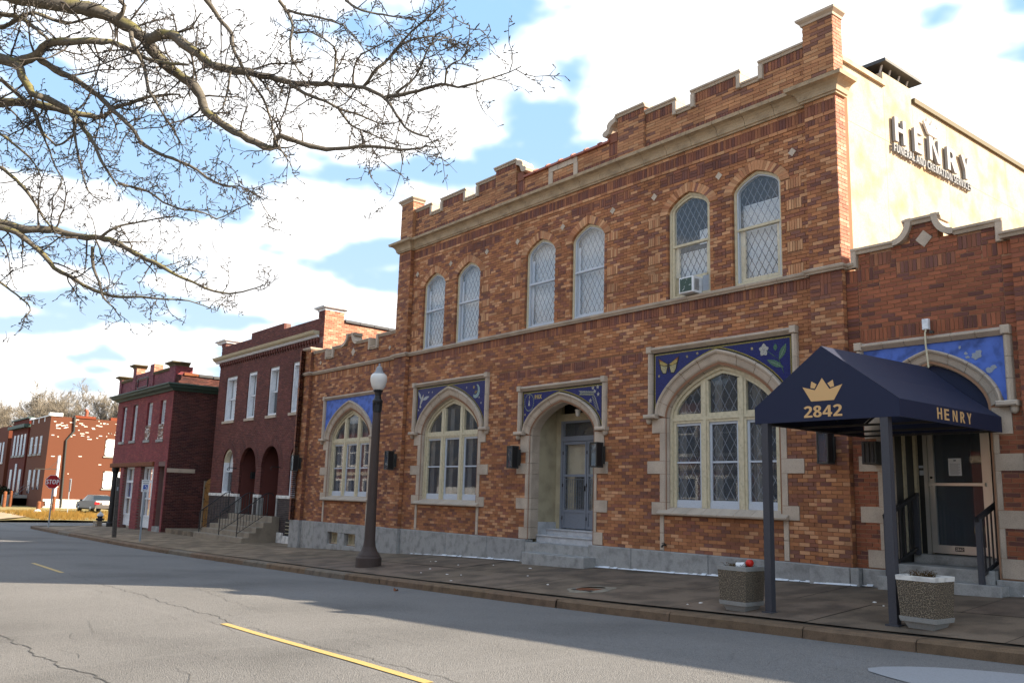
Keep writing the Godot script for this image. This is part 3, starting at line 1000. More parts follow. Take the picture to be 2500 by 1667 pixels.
func window_holes(d: Dictionary) -> Array:
	var r := [rect(d.c - 1.77, d.c + 1.77, 3.2, 4.66)]
	for j in d.jambs:
		r.append(rect(d.c - j[0], d.c + j[0], j[1], j[2]))
	for s in [-1, 1]:
		r.append(rect(d.c + s * 1.43 - 0.05, d.c + s * 1.43 + 0.05, 0.5, 1.265))
	return r

func door_holes(d: Dictionary) -> Array:
	var r := [rect(d.c - d.hh, d.c + d.hh, d.yo - 0.08, d.ht)]
	for j in d.jambs:
		r.append(rect(d.c - j[0], d.c + j[0], j[1], j[2]))
	return r

func opening(d: Dictionary, y0: float) -> Dictionary:
	return {"c": d.c, "w": d.wi + 0.02, "y0": y0, "ys": d.yi, "h": d.hi + 0.02, "a": d.a}

func make_home() -> void:
	rng.seed = 101
	W_LEFT = window_shape(-25.18)
	W_MID = window_shape(-19.58)
	W_BIG = window_shape(-10.53)
	D_MID = {"c": -15.05, "a": 0.28, "wo": 1.31, "yo": 3.1, "ho": 0.86, "wi": 1.07, "yi": 3.0, "hi": 0.73, "hv": 1.4, "hh": 1.515, "ht": 4.19, "bars": 6,
		"jambs": [[1.43, 2.6, 3.0], [1.215, 2.345, 2.6], [1.55, 2.087, 2.345], [1.215, 1.52, 2.087], [1.54, 1.26, 1.52], [1.215, 0.84, 1.26], [1.41, 0.575, 0.84]]}
	D_RIGHT = {"c": -6.43, "a": 0.3, "wo": 1.03, "yo": 3.11, "ho": 0.88, "wi": 0.8, "yi": 3.02, "hi": 0.73, "hv": 1.1, "hh": 1.215, "ht": 4.2, "bars": 6,
		"jambs": [[1.14, 2.63, 3.02], [0.94, 2.35, 2.63], [1.26, 2.1, 2.35], [0.94, 1.54, 2.1], [1.26, 1.28, 1.54], [0.94, 0.86, 1.28], [1.16, 0.58, 0.86]]}
	var H := thing("funeral_home", "two-storey orange brick funeral home with battlemented parapet and pointed arched windows", "building", Vector3(-15.2, 0.1, 0))
	var B := []
	var lower := []
	for d in [W_MID, W_BIG]: lower += window_holes(d)
	lower += door_holes(D_MID)
	var upper := []
	var up_open := []
	for c in UP_X:
		upper.append({"c": c, "w": 0.55, "y0": 5.6, "ys": 7.5, "h": 0.37, "a": 0.38, "w2": 0.755, "h2": 0.575})
		up_open.append({"c": c, "w": 0.55, "y0": 5.655, "ys": 7.5, "h": 0.37, "a": 0.38})
	# ---- bedding
	var core := MB.new()
	wall_sheet(core, -21.9, -8.3, -0.2, 5.6, [opening(W_MID, 1.35), opening(W_BIG, 1.35), opening(D_MID, 0.0)], -0.012)
	wall_sheet(core, -21.9, -8.3, 5.6, 9.2, up_open, -0.012, 0.005)
	wall_sheet(core, -21.9, -8.3, 9.2, 9.66, [], -0.012)
	wall_sheet(core, -28.1, -22.3, -0.5, 5.95, [opening(W_LEFT, 1.35), rect(-26.0, -25.33, -0.07, 0.27), rect(-24.9, -24.22, -0.07, 0.27)], -0.012)
	wall_sheet(core, -7.85, -5.05, -0.1, 5.5, [opening(D_RIGHT, 0.0)], -0.012)
	for o in up_open: reveal(core, o, -0.012, -0.13)
	for p in [[-22.43, -21.77, 0.12, 9.3], [-8.42, -7.8, 0.12, 9.3], [-28.54, -28.05, 0.12, 6.4], [-5.11, -4.4, 0.1, 5.55]]:
		core.box(Vector3(p[0] + 0.008, -0.4, -0.3), Vector3(p[1] - 0.008, p[3], p[2] - 0.008))
	core.box(Vector3(-22.425, 9.2, -0.28), Vector3(-21.78, 10.3, 0.112))
	core.box(Vector3(-8.41, 9.2, -0.18), Vector3(-7.81, 10.28, 0.112))
	part(H, "bedding", core, M.mortar)

	# ---- brick courses, lower storey
	var bask := rect(-17.4, -12.5, 4.42, 4.62)
	lay(B, -21.77, -8.42, 0.56, 5.33, 0.0, lower + [bask], "main")
	basket(B, -17.4, -12.5, 4.42, 4.62, 0.0)
	soldiers(B, -21.77, -8.42, 5.33, 5.53, 0.0)
	# ---- upper storey
	var orn := []
	var patches := []
	for pc in [-19.8, -15.1, -10.45]:
		for dx in [-1.72, 1.68]:
			for y in [7.38, 6.98, 6.58, 6.18, 5.74]:
				patches.append([pc + dx - 0.16, pc + dx + 0.16, y - 0.1, y + 0.1])
		for y in [6.9, 6.35, 5.85]:
			patches.append([pc - 0.13, pc + 0.13, y - 0.1, y + 0.1])
		for dx in [-1.72, 0.0, 1.68]:
			orn.append(pc + dx)
	var cut := upper.duplicate()
	for p in patches: cut.append(rect(p[0], p[1], p[2], p[3]))
	var dark_cut := [rect(-19.4, -17.6, 8.14, 8.34), rect(-14.8, -12.9, 8.14, 8.34), rect(-12.0, -9.6, 8.14, 8.34), rect(-21.0, -20.2, 8.14, 8.34)]
	lay(B, -21.77, -8.42, 5.65, 8.41, 0.0, cut + dark_cut, "main")
	for q in dark_cut: basket(B, q.x0, q.x1, q.y0, q.y1, 0.0)
	for i in patches.size():
		var p: Array = patches[i]
		if p[1] - p[0] > 0.3: soldiers(B, p[0], p[1], p[2], p[3], 0.0, "tan", 0.0533)
		else: lay(B, p[0], p[1], p[2], p[3], 0.001, [], "dark")
	lay(B, -21.77, -8.42, 8.41, 8.48, 0.012, [], "tan")
	soldiers(B, -21.77, -8.42, 8.48, 8.69, 0.0)
	lay(B, -21.77, -8.42, 8.69, 8.76, 0.0, [], "tan")
	# ---- pilasters of the main block
	for p in [[-22.43, -21.77], [-8.42, -7.8]]:
		lay(B, p[0], p[1], 0.56, 5.13, 0.12, [], "main", 0.068, 0.206, 0, "dark", 0.1)
		basket(B, p[0], p[1], 5.13, 5.33, 0.12)
		basket(B, p[0], p[1], 5.33, 5.53, 0.12)
		lay(B, p[0], p[1], 5.65, 8.3, 0.12, [], "main", 0.068, 0.206, 0, "dark", 0.12)
		soldiers(B, p[0], p[1], 8.3, 8.41, 0.12)
		lay(B, p[0], p[1], 8.41, 8.48, 0.125, [], "tan")
		soldiers(B, p[0], p[1], 8.48, 8.69, 0.12)
		lay(B, p[0], p[1], 8.69, 8.76, 0.12, [], "tan")
		lay(B, p[0], p[1], 9.08, 10.31, 0.12, [], "parapet", 0.0684, 0.3)
	# returns the sun strikes, its brightness put into paler salmon bricks
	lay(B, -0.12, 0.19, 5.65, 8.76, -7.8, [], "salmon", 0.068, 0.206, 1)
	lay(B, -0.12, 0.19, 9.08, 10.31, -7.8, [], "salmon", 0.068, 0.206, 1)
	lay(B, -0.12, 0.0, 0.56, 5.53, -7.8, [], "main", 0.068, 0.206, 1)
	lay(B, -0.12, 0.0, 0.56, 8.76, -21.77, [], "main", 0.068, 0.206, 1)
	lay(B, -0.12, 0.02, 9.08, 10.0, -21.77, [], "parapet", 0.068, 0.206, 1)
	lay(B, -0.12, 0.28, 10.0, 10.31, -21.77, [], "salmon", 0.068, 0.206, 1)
	# ---- parapet
	var blocks := [[-17.78, -16.9], [-13.24, -12.42]]
	soldiers(B, -21.77, -8.42, 9.08, 9.28, 0.0)
	lay(B, -21.77, -8.42, 9.28, 9.64, 0.0, [], "parapet", 0.068, 0.3)
	var merlons := [[-21.77, -20.85, 10.06], [-20.42, -19.16, 10.06], [-18.68, -17.78, 10.06], [-12.42, -11.52, 10.06], [-11.13, -9.87, 10.06], [-9.45, -8.42, 10.06]]
	for m in merlons:
		lay(B, m[0], m[1], 9.64, 9.76, 0.0, [], "parapet", 0.06, 0.3)
		soldiers(B, m[0], m[1], 9.76, 9.955, 0.0)
		core = MB.new()
		core.box(Vector3(m[0] + 0.005, 9.6, -0.22), Vector3(m[1] - 0.005, 9.95, -0.012))
		part(H, "bedding", core, M.mortar)
	for b in blocks:
		lay(B, b[0], b[1], 9.08, 10.0, 0.05, [], "parapet", 0.068, 0.3)
		soldiers(B, b[0], b[1], 10.0, 10.13, 0.05)
		core = MB.new()
		core.box(Vector3(b[0] + 0.005, 9.08, -0.2), Vector3(b[1] - 0.005, 10.12, 0.04))
		part(H, "bedding", core, M.mortar)
	soldiers(B, -16.9, -16.6, 9.3, 9.64, 0.012)
	soldiers(B, -13.55, -13.24, 9.3, 9.64, 0.012)
	# ---- wings
	var lw := window_holes(W_LEFT)
	lay(B, -28.05, -22.43, 0.56, 5.32, 0.0, lw, "main", 0.068, 0.206, 0, "dark", 0.25)
	soldiers(B, -28.05, -22.43, 5.32, 5.51, 0.0, "main")
	lay(B, -28.54, -28.05, 0.56, 5.51, 0.12, [], "main")
	lay(B, -28.54, -28.05, 5.61, 6.42, 0.12, [], "main")
	lay(B, -0.12, 0.0, 0.56, 6.42, -28.05, [], "dark", 0.068, 0.206, 1)
	lay(B, -0.12, 0.3, 0.56, 6.42, 28.54, [], "dark", 0.068, 0.206, 2)
	lay(B, -28.05, -22.43, 5.61, 5.98, 0.0, [], "main", 0.068, 0.206, 0, "dark", 0.25)
	var gable_l := {"c": -25.4, "x": [[-27.05, -28.05, 6.3], [-26.57, -25.95, 6.3], [-24.95, -24.12, 6.3], [-23.65, -22.43, 6.35]]}
	for g in gable_l.x: lay(B, minf(g[0], g[1]), maxf(g[0], g[1]), 5.98, g[2], 0.0, [], "main", 0.068, 0.206, 0, "dark", 0.25)
	lay(B, -25.95, -24.95, 5.98, 6.3, 0.0, [], "main", 0.068, 0.206, 0, "dark", 0.25)
	lay(B, -25.62, -25.2, 6.3, 6.6, 0.0, [], "main")
	core = MB.new()
	core.box(Vector3(-28.05, 5.9, -0.2), Vector3(-27.1, 6.3, -0.012)); core.box(Vector3(-26.55, 5.9, -0.2), Vector3(-24.14, 6.3, -0.012)); core.box(Vector3(-23.63, 5.9, -0.2), Vector3(-22.43, 6.35, -0.012))
	core.box(Vector3(-25.66, 6.3, -0.2), Vector3(-25.18, 6.6, -0.012))
	core.box(Vector3(-28.05, 5.9, -0.2), Vector3(-22.43, 5.98, -0.013))
	part(H, "bedding", core, M.mortar)
	build_bricks(H, B, 190)

	# right wing: redder brick in pale joints
	var R := []
	var rh := door_holes(D_RIGHT)
	lay(R, -7.8, -5.11, 0.56, 4.25, 0.0, rh, "wing")
	soldiers(R, -7.58, -5.28, 4.25, 4.45, 0.0, "wing")
	lay(R, -7.58, -5.28, 4.45, 5.1, 0.0, [], "wing", 0.072, 0.232)
	for s in [[-7.8, -7.58], [-5.28, -5.11]]:
		for k in 15: R.append([s[0], s[1], 4.25 + k * 0.0687, 4.25 + (k + 1) * 0.0687, 0.004, 0, "wing", pick("wing")])
	lay(R, -7.58, -7.2, 5.1, 5.28, 0.0, [], "wing"); soldiers(R, -7.8, -7.3, 5.28, 5.5, 0.0, "wing")
	lay(R, -7.3, -6.9, 5.28, 5.5, 0.0, [], "wing"); soldiers(R, -6.9, -5.95, 5.3, 5.5, 0.0, "dark")
	lay(R, -7.2, -5.28, 5.1, 5.3, 0.0, [], "wing")
	lay(R, -5.95, -5.55, 5.3, 5.5, 0.0, [], "wing"); soldiers(R, -5.55, -5.11, 5.3, 5.5, 0.0, "wing")
	var dia := rect(-6.5, -6.36, 5.6, 5.95)
	lay(R, -7.55, -7.35, 5.5, 5.76, 0.0, [], "wing"); soldiers(R, -7.35, -6.98, 5.5, 5.72, 0.0, "dark")
	lay(R, -6.98, -5.9, 5.5, 5.78, 0.0, [], "wing"); lay(R, -6.66, -6.2, 5.78, 6.06, 0.0, [], "wing")
	soldiers(R, -5.9, -5.55, 5.5, 5.72, 0.0, "dark"); lay(R, -5.55, -5.32, 5.5, 5.76, 0.0, [], "wing")
	lay(R, -5.11, -4.45, 0.56, 5.55, 0.1, [], "wing", 0.072, 0.232)
	core = MB.new()
	core.box(Vector3(-7.6, 5.4, -0.2), Vector3(-5.28, 5.76, -0.012)); core.box(Vector3(-6.66, 5.7, -0.2), Vector3(-6.2, 6.06, -0.012))
	part(H, "bedding", core, M.mortar_tan)
	build_bricks(H, R, 110, 0.1, 0.0065)
	core = MB.new()
	core.quad(Vector3(-7.8, 0.5, -0.0105), Vector3(-5.11, 0.5, -0.0105), Vector3(-5.11, 0.51, -0.0105), Vector3(-7.8, 0.51, -0.0105))
	wall_sheet(core, -7.8, -5.11, 0.51, 5.5, [opening(D_RIGHT, 0.0)], -0.0105)
	part(H, "bedding", core, M.mortar_tan)

	# ---- radial bricks over the upper windows
	for c in UP_X:
		var ring := MB.new()
		var d := {"c": c, "a": 0.38, "wo": 0.76, "yo": 7.5, "ho": 0.575, "wi": 0.55, "yi": 7.5, "hi": 0.37}
		var t := -PI / 2
		while t < PI / 2 - 0.03:
			var mid := arch_pt(d, t, 1.0)
			var st := 0.03
			while arch_pt(d, t + st, 1.0).distance_to(mid) < 0.056 and t + st < PI / 2: st += 0.004
			var e := minf(t + st, PI / 2)
			ring.col = PAL.tan[pick("tan")][0] if rng.randf() < 0.75 else PAL.main[pick("main")][0]
			var q := [arch_pt(d, t + 0.004, 0.0), arch_pt(d, e - 0.004, 0.0), arch_pt(d, e - 0.004, 1.0), arch_pt(d, t + 0.004, 1.0)]
			var f := 0.004 + rng.randf_range(0, 0.003)
			var P := []
			for w in q: P.append(Vector3(w.x, w.y, f))
			for w in q: P.append(Vector3(w.x, w.y, -0.12))
			ring.quad(P[3], P[2], P[1], P[0]); ring.quad(P[2], P[3], P[7], P[6]); ring.quad(P[1], P[2], P[6], P[5]); ring.quad(P[3], P[0], P[4], P[7])
			t = e
		part(H, "arch_bricks", ring, M.brick)

	# ---- little stone lozenges
	for x in orn: lozenge(H, Vector2(x, 7.98), 0.085, 0.085, 0.0)
	lozenge(H, Vector2(-25.2, 6.05), 0.13, 0.14, 0.0)
	lozenge(H, Vector2(-27.5, 5.92), 0.075, 0.07, 0.0); lozenge(H, Vector2(-22.9, 5.93), 0.075, 0.07, 0.0)
	lozenge(H, Vector2(-6.42, 5.8), 0.135, 0.14, 0.0)

	# ---- stone courses
	var cour := [Vector2(-0.05, 5.53), Vector2(0.05, 5.53), Vector2(0.055, 5.55), Vector2(0.085, 5.575), Vector2(0.095, 5.61), Vector2(0.0, 5.652), Vector2(-0.05, 5.652)]
	sweep(H, "string_course", [Vector2(-28.54, -0.4), Vector2(-28.54, 0.12), Vector2(-28.05, 0.12), Vector2(-28.05, 0.0), Vector2(-22.43, 0.0), Vector2(-22.43, 0.12), Vector2(-21.77, 0.12), Vector2(-21.77, 0.0), Vector2(-8.42, 0.0), Vector2(-8.42, 0.12), Vector2(-7.8, 0.12), Vector2(-7.8, 0.0), Vector2(-7.62, 0.0)], cour, M.stone, 0.72)
	var cor := [Vector2(-0.05, 8.76), Vector2(0.045, 8.76), Vector2(0.05, 8.79), Vector2(0.075, 8.8), Vector2(0.08, 8.825), Vector2(0.09, 8.87), Vector2(0.115, 8.92), Vector2(0.16, 8.965), Vector2(0.225, 8.99), Vector2(0.25, 8.995), Vector2(0.265, 9.06), Vector2(0.0, 9.1), Vector2(-0.05, 9.1)]
	sweep(H, "cornice_block", [Vector2(-22.43, -0.3), Vector2(-22.43, 0.12), Vector2(-21.77, 0.12), Vector2(-21.77, 0.0), Vector2(-8.42, 0.0), Vector2(-8.42, 0.12), Vector2(-7.8, 0.12), Vector2(-7.8, -0.19)], cor, M.cornice, 0.66, 0.004)
	for p in [[-22.43, -21.77, 10.3, -0.28], [-8.42, -7.8, 10.3, -0.19]]:
		sweep(H, "pier_cap", [Vector2(p[0], p[3]), Vector2(p[0], 0.12), Vector2(p[1], 0.12), Vector2(p[1], p[3])], [Vector2(-0.32, p[2]), Vector2(0.02, p[2]), Vector2(0.03, p[2] + 0.04), Vector2(0.085, p[2] + 0.09), Vector2(0.09, p[2] + 0.13), Vector2(-0.32, p[2] + 0.15)], M.stone, 0.7)
	sweep(H, "pier_cap", [Vector2(-28.54, -0.3), Vector2(-28.54, 0.12), Vector2(-28.05, 0.12), Vector2(-28.05, -0.3)], [Vector2(-0.24, 6.42), Vector2(0.02, 6.42), Vector2(0.06, 6.47), Vector2(0.06, 6.52), Vector2(-0.24, 6.55)], M.stone, 0.7)

	# ---- copings
	var cop := func(x0: float, x1: float, top: float, th := 0.1, zf := 0.05, zb := -0.27) -> void:
		var n := maxi(1, roundi((x1 - x0) / 0.62))
		for k in n:
			var mb := MB.new()
			var s := rng.randf_range(0.93, 1.05)
			mb.col = Color(s, s, s)
			var a := lerpf(x0, x1, float(k) / n) + (0.003 if k else 0.0); var b := lerpf(x0, x1, float(k + 1) / n) - (0.003 if k < n - 1 else 0.0)
			xp(mb, [Vector2(zb, top - th), Vector2(zf - 0.03, top - th), Vector2(zf - 0.012, top - th * 0.55), Vector2(zf + 0.012, top - th * 0.45), Vector2(zf + 0.016, top - 0.012), Vector2(zf - 0.02, top), Vector2(zb, top)], a, b)
			part(H, "coping_stone", mb, M.stone)
	var side := func(x: float, y0: float, y1: float, w := 0.1, zf := 0.052) -> void:
		var mb := MB.new()
		mb.cbox(Vector3(x - w / 2, y0, -0.27), Vector3(x + w / 2, y1, zf + 0.012), 0.012)
		part(H, "coping_stone", mb, M.stone)
	for m in merlons: cop.call(m[0], m[1], 10.06)
	for b in blocks: cop.call(b[0] - 0.03, b[1] + 0.03, 10.235, 0.1, 0.1)
	for c in [[-20.85, -20.42], [-19.16, -18.68], [-11.52, -11.13], [-9.87, -9.45]]:
		cop.call(c[0], c[1], 9.76)
		side.call(c[0] - 0.05, 9.66, 9.956); side.call(c[1] + 0.05, 9.66, 9.956)
	# scrolls that step down to the tiled middle
	for s in [[-16.87, 1.0], [-13.27, -1.0]]:
		var mb := MB.new()
		var p := PackedVector2Array()
		for q in [Vector2(0, 10.23), Vector2(0.02, 10.2), Vector2(0.06, 10.16), Vector2(0.16, 10.13), Vector2(0.24, 10.09), Vector2(0.28, 10.02), Vector2(0.27, 9.96), Vector2(0.31, 9.93), Vector2(0.38, 9.91), Vector2(0.42, 9.86), Vector2(0.4, 9.8), Vector2(0.3, 9.78), Vector2(0.22, 9.82), Vector2(0.19, 9.9), Vector2(0.15, 9.98), Vector2(0.06, 10.03), Vector2(0, 10.05)]:
			p.append(Vector2(s[0] + s[1] * q.x, q.y))
		mb.prism(p, -0.26, 0.1)
		part(H, "scroll_stone", mb, M.stone)
		mb = MB.new()
		mb.col = PAL.dark[1][0]
		var x0: float = s[0]; var x1: float = s[0] + s[1] * 0.26
		mb.box(Vector3(minf(x0, x1), 9.6, -0.2), Vector3(maxf(x0, x1), 9.83, 0.03))
		part(H, "scroll_base", mb, M.brick)
	var x := -16.6
	while x < -13.55:
		var mb := MB.new()
		var e := minf(x + 0.46, -13.5)
		var arcp := [Vector2(-0.26, 9.64), Vector2(0.06, 9.64)]
		for k in 7:
			var t := PI * k / 6
			arcp.append(Vector2(-0.1 + 0.16 * cos(t), 9.66 + 0.095 * sin(t)))
		xp(mb, arcp, x, e - 0.03)
		var lip := [Vector2(-0.28, 9.63), Vector2(0.085, 9.63)]
		for k in 7:
			var t := PI * k / 6
			lip.append(Vector2(-0.1 + 0.185 * cos(t), 9.66 + 0.125 * sin(t)))
		xp(mb, lip, e - 0.05, e)
		part(H, "ridge_tile", mb, M.red_tile)
		x += 0.46
	for f in [[-15.66, -14.62, 9.5, 9.64], [-15.66, -15.5, 9.1, 9.5], [-14.75, -14.6, 9.1, 9.5]]:
		var n := 3 if f[1] - f[0] > 0.5 else 1
		for k in n:
			var mb := MB.new()
			mb.cbox(Vector3(lerpf(f[0], f[1], k / float(n)) + 0.002, f[2], -0.02), Vector3(lerpf(f[0], f[1], (k + 1) / float(n)) - 0.002, f[3], 0.022), 0.006)
			part(H, "panel_stone", mb, M.stone)
	# gabled copings of the wings
	cop.call(-28.05, -27.08, 6.385); cop.call(-27.05, -26.6, 6.1); side.call(-27.06, 6.0, 6.285); side.call(-26.58, 6.0, 6.385)
	cop.call(-26.53, -25.95, 6.385); curve_coping(H, -25.95, -25.62, 6.385, 6.69, 1.0); cop.call(-25.68, -25.14, 6.69); curve_coping(H, -24.93, -25.2, 6.385, 6.69, -1.0)
	cop.call(-24.95, -24.15, 6.385); side.call(-24.12, 6.0, 6.385); cop.call(-24.1, -23.66, 6.1); side.call(-23.64, 6.0, 6.44); cop.call(-23.6, -22.43, 6.44)
	side.call(-7.62, 5.53, 5.87); cop.call(-7.66, -6.92, 5.87, 0.11, 0.06); curve_coping(H, -6.92, -6.69, 5.87, 6.17, 1.0); cop.call(-6.74, -6.12, 6.17, 0.11, 0.06)
	curve_coping(H, -5.94, -6.17, 5.87, 6.17, -1.0); cop.call(-5.94, -5.22, 5.86, 0.11, 0.06); side.call(-5.27, 5.5, 5.86, 0.11); cop.call(-5.24, -4.4, 5.62, 0.1, 0.16)

	# ---- limestone plinth
	var blocksx := [[-21.63, -19.37, 0.1], [-19.37, -17.6, 0.1], [-17.6, -16.12, 0.1], [-13.98, -12.72, 0.1], [-12.72, -10.75, 0.1], [-10.75, -8.56, 0.1], [-22.56, -21.63, 0.2], [-8.56, -7.82, 0.2], [-7.815, -7.66, 0.2], [-28.66, -27.93, 0.2], [-27.93, -27.0, 0.1], [-27.0, -26.02, 0.1], [-26.02, -25.6, 0.1], [-24.2, -23.3, 0.1], [-23.3, -22.56, 0.1], [-7.66, -7.24, 0.1], [-5.62, -4.3, 0.1]]
	for b in blocksx:
		var mb := MB.new()
		var s := rng.randf_range(0.88, 1.08)
		mb.col = Color(s, s, s * 1.01)
		var y0 := walk_y((b[0] + b[1]) / 2, 0.15) - 0.15
		if b[0] == -26.02: continue
		mb.cbox(Vector3(b[0] + 0.004, y0, -0.15), Vector3(b[1] - 0.004, 0.56, b[2]), 0.012)
		part(H, "plinth_block", mb, M.limestone)
	for b in [[-26.02, -25.16, 0.275, 0.56], [-25.16, -24.2, 0.275, 0.56], [-25.33, -24.9, -0.2, 0.268], [-26.02, -25.33, -0.5, -0.09], [-24.9, -24.2, -0.5, -0.09], [-25.33, -24.9, -0.5, -0.2]]:
		var mb := MB.new()
		mb.cbox(Vector3(b[0] + 0.003, b[2], -0.15), Vector3(b[1] - 0.003, b[3], 0.1), 0.01)
		part(H, "plinth_block", mb, M.limestone)
	for vx in [-26.0, -24.9]:
		var mb := MB.new()
		mb.box(Vector3(vx, -0.09, -0.16), Vector3(vx + 0.68, 0.27, -0.13))
		var win := part(H, "basement_window", mb, M.beige)
		mb = MB.new()
		mb.box(Vector3(vx + 0.3, -0.03, -0.132), Vector3(vx + 0.6, 0.2, -0.12))
		part(win, "pane", mb, M.black)
		mb = MB.new()
		for e in [[vx, vx + 0.68, -0.09, -0.05], [vx, vx + 0.68, 0.23, 0.27], [vx, vx + 0.05, -0.05, 0.23], [vx + 0.63, vx + 0.68, -0.05, 0.23]]:
			mb.box(Vector3(e[0], e[2], -0.13), Vector3(e[1], e[3], -0.06))
		part(win, "frame", mb, M.cream)
	# white sealant smeared along the foot of the plinth
	var seal := MB.new()
	rng.seed = 9
	x = -21.0
	while x < -4.6:
		if not (x > -16.3 and x < -13.8) and not (x > -7.5 and x < -5.3):
			var zf := 0.2 if (x > -8.55 and x < -7.7) else 0.1
			var y := walk_y(x, zf)
			var w := rng.randf_range(0.015, 0.06) if x > -19.5 else rng.randf_range(0.0, 0.03)
			seal.quad(Vector3(x, y + 0.004, zf + w), Vector3(x + 0.11, y + 0.008, zf + w * 0.9), Vector3(x + 0.11, y + 0.012 + w * 0.5, zf + 0.004), Vector3(x, y + 0.008 + w * 0.5, zf + 0.004))
		x += 0.11
	part(H, "sealant", seal, M.white_paint)

	# ---- stucco flank, roof and the shell behind the front
	var panels := [[0.19, 1.72, 5.3, 8.43], [0.19, 1.72, 8.43, 9.52], [1.72, 4.3, 5.3, 8.43], [1.72, 2.85, 8.43, 9.84], [2.85, 4.3, 8.43, 9.55], [4.3, 7.2, 5.3, 8.43], [4.3, 7.2, 8.43, 9.55], [7.2, 11.0, 5.3, 8.43], [7.2, 11.0, 8.43, 9.55], [11.0, 16.0, 5.3, 9.55]]
	for p in panels:
		var mb := MB.new()
		mb.box(Vector3(-8.05, p[2] + 0.003, -p[0] - 0.003), Vector3(-7.86, p[3] - 0.003, -p[1] + 0.003))
		part(H, "stucco_panel", mb, M.stucco)
	var back := MB.new()
	back.box(Vector3(-8.04, 0, -16), Vector3(-7.872, 9.5, -0.2))
	part(H, "flank_wall", back, M.stucco)
	for p in [[0.19, 1.72, 9.52, M.cornice], [2.86, 16.0, 9.55, M.dark_cap]]:
		var mb := MB.new()
		mb.box(Vector3(-8.1, p[2], -p[1]), Vector3(-7.8, p[2] + 0.1, -p[0]))
		part(H, "flank_coping", mb, p[3])
	var hood := MB.new()
	hood.hexa([Vector3(-9.5, 9.98, -3.05), Vector3(-7.72, 9.98, -3.05), Vector3(-7.72, 9.98, -1.6), Vector3(-9.5, 9.98, -1.6), Vector3(-9.48, 10.06, -3.03), Vector3(-7.74, 10.06, -3.03), Vector3(-7.74, 10.06, -1.62), Vector3(-9.48, 10.06, -1.62)])
	var chim := MB.new()
	chim.box(Vector3(-9.3, 9.0, -2.84), Vector3(-8.06, 9.82, -1.73))
	var ch := part(H, "chimney", chim, M.stucco)
	part(ch, "cap", hood, M.bronze)
	var legs := MB.new()
	for lz in [-1.78, -2.1, -2.45, -2.78]: legs.bar(Vector3(-7.96, 9.8, lz), Vector3(-7.86, 10.0, lz + 0.05), 0.03, 0.03)
	for lz in [-1.78, -2.78]: legs.bar(Vector3(-9.2, 9.8, lz), Vector3(-9.2, 10.0, lz), 0.03, 0.03)
	part(ch, "bracket", legs, M.sash)
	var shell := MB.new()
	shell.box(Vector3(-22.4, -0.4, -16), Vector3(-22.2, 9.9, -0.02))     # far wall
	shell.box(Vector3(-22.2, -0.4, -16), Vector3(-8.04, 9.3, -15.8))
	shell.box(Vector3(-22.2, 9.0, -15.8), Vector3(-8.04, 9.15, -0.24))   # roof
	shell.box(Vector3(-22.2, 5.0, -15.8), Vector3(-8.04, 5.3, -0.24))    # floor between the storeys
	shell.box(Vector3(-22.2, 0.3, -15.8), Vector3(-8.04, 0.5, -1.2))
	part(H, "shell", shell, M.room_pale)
	var wing := MB.new()
	wing.box(Vector3(-28.5, -0.6, -12), Vector3(-28.3, 6.0, -0.14)); wing.box(Vector3(-28.3, -0.6, -12), Vector3(-22.4, 6.0, -11.8)); wing.box(Vector3(-28.3, 5.2, -11.8), Vector3(-22.4, 5.4, -0.2))
	wing.box(Vector3(-28.3, 0.3, -11.8), Vector3(-22.4, 0.5, -0.2))
	part(H, "shell", wing, M.room_pale)
	wing = MB.new()
	wing.box(Vector3(-7.86, 5.0, -12), Vector3(6.0, 5.25, -0.15)); wing.box(Vector3(-4.5, -0.2, -12), Vector3(6.0, 5.2, 0.0)); wing.box(Vector3(-4.6, 5.2, -0.3), Vector3(6.0, 6.0, 0.02))
	part(H, "shell", wing, M.mortar_tan)
	# dark rooms behind the panes
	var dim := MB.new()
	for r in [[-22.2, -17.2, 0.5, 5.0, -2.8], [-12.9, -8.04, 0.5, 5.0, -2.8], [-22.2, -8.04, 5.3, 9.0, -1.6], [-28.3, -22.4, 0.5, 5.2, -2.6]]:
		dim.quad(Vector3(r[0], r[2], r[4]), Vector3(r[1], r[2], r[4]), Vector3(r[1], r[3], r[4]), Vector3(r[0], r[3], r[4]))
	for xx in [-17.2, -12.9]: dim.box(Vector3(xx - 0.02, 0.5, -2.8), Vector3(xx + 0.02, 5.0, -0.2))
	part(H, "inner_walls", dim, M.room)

	# ---- windows and doors
	for d in [W_LEFT, W_MID, W_BIG]: arched_window(H, d)
	for i in 6: upper_window(H, UP_X[i], i)
	middle_door(H)
	side_door(H)
	mosaics(H)

func lozenge(H: Node, p: Vector2, hw: float, hh: float, z: float) -> void:
	var mb := MB.new()
	mb.prism(PackedVector2Array([p + Vector2(0, -hh), p + Vector2(hw, 0), p + Vector2(0, hh), p + Vector2(-hw, 0)]), -0.02, z + 0.012)
	part(H, "lozenge", mb, M.stone)

func curve_coping(H: Node, x0: float, x1: float, y0: float, y1: float, _dir: float) -> void:
	# a quarter sweep from the low coping up to the peak
	var mb := MB.new()
	var outer := []; var inner := []
	for k in 9:
		var t := PI / 2 * k / 8
		var w := x1 - x0; var h := y1 - y0
		outer.append(Vector2(x0 + w * sin(t), y0 + h * (1 - cos(t))))
		inner.append(Vector2(x0 + w * sin(t) + signf(w) * 0.1 * sin(t), y0 + h * (1 - cos(t)) - 0.1 * cos(t)))
	inner.reverse()
	mb.prism(PackedVector2Array(outer + inner), -0.27, 0.07)
	part(H, "coping_stone", mb, M.stone)

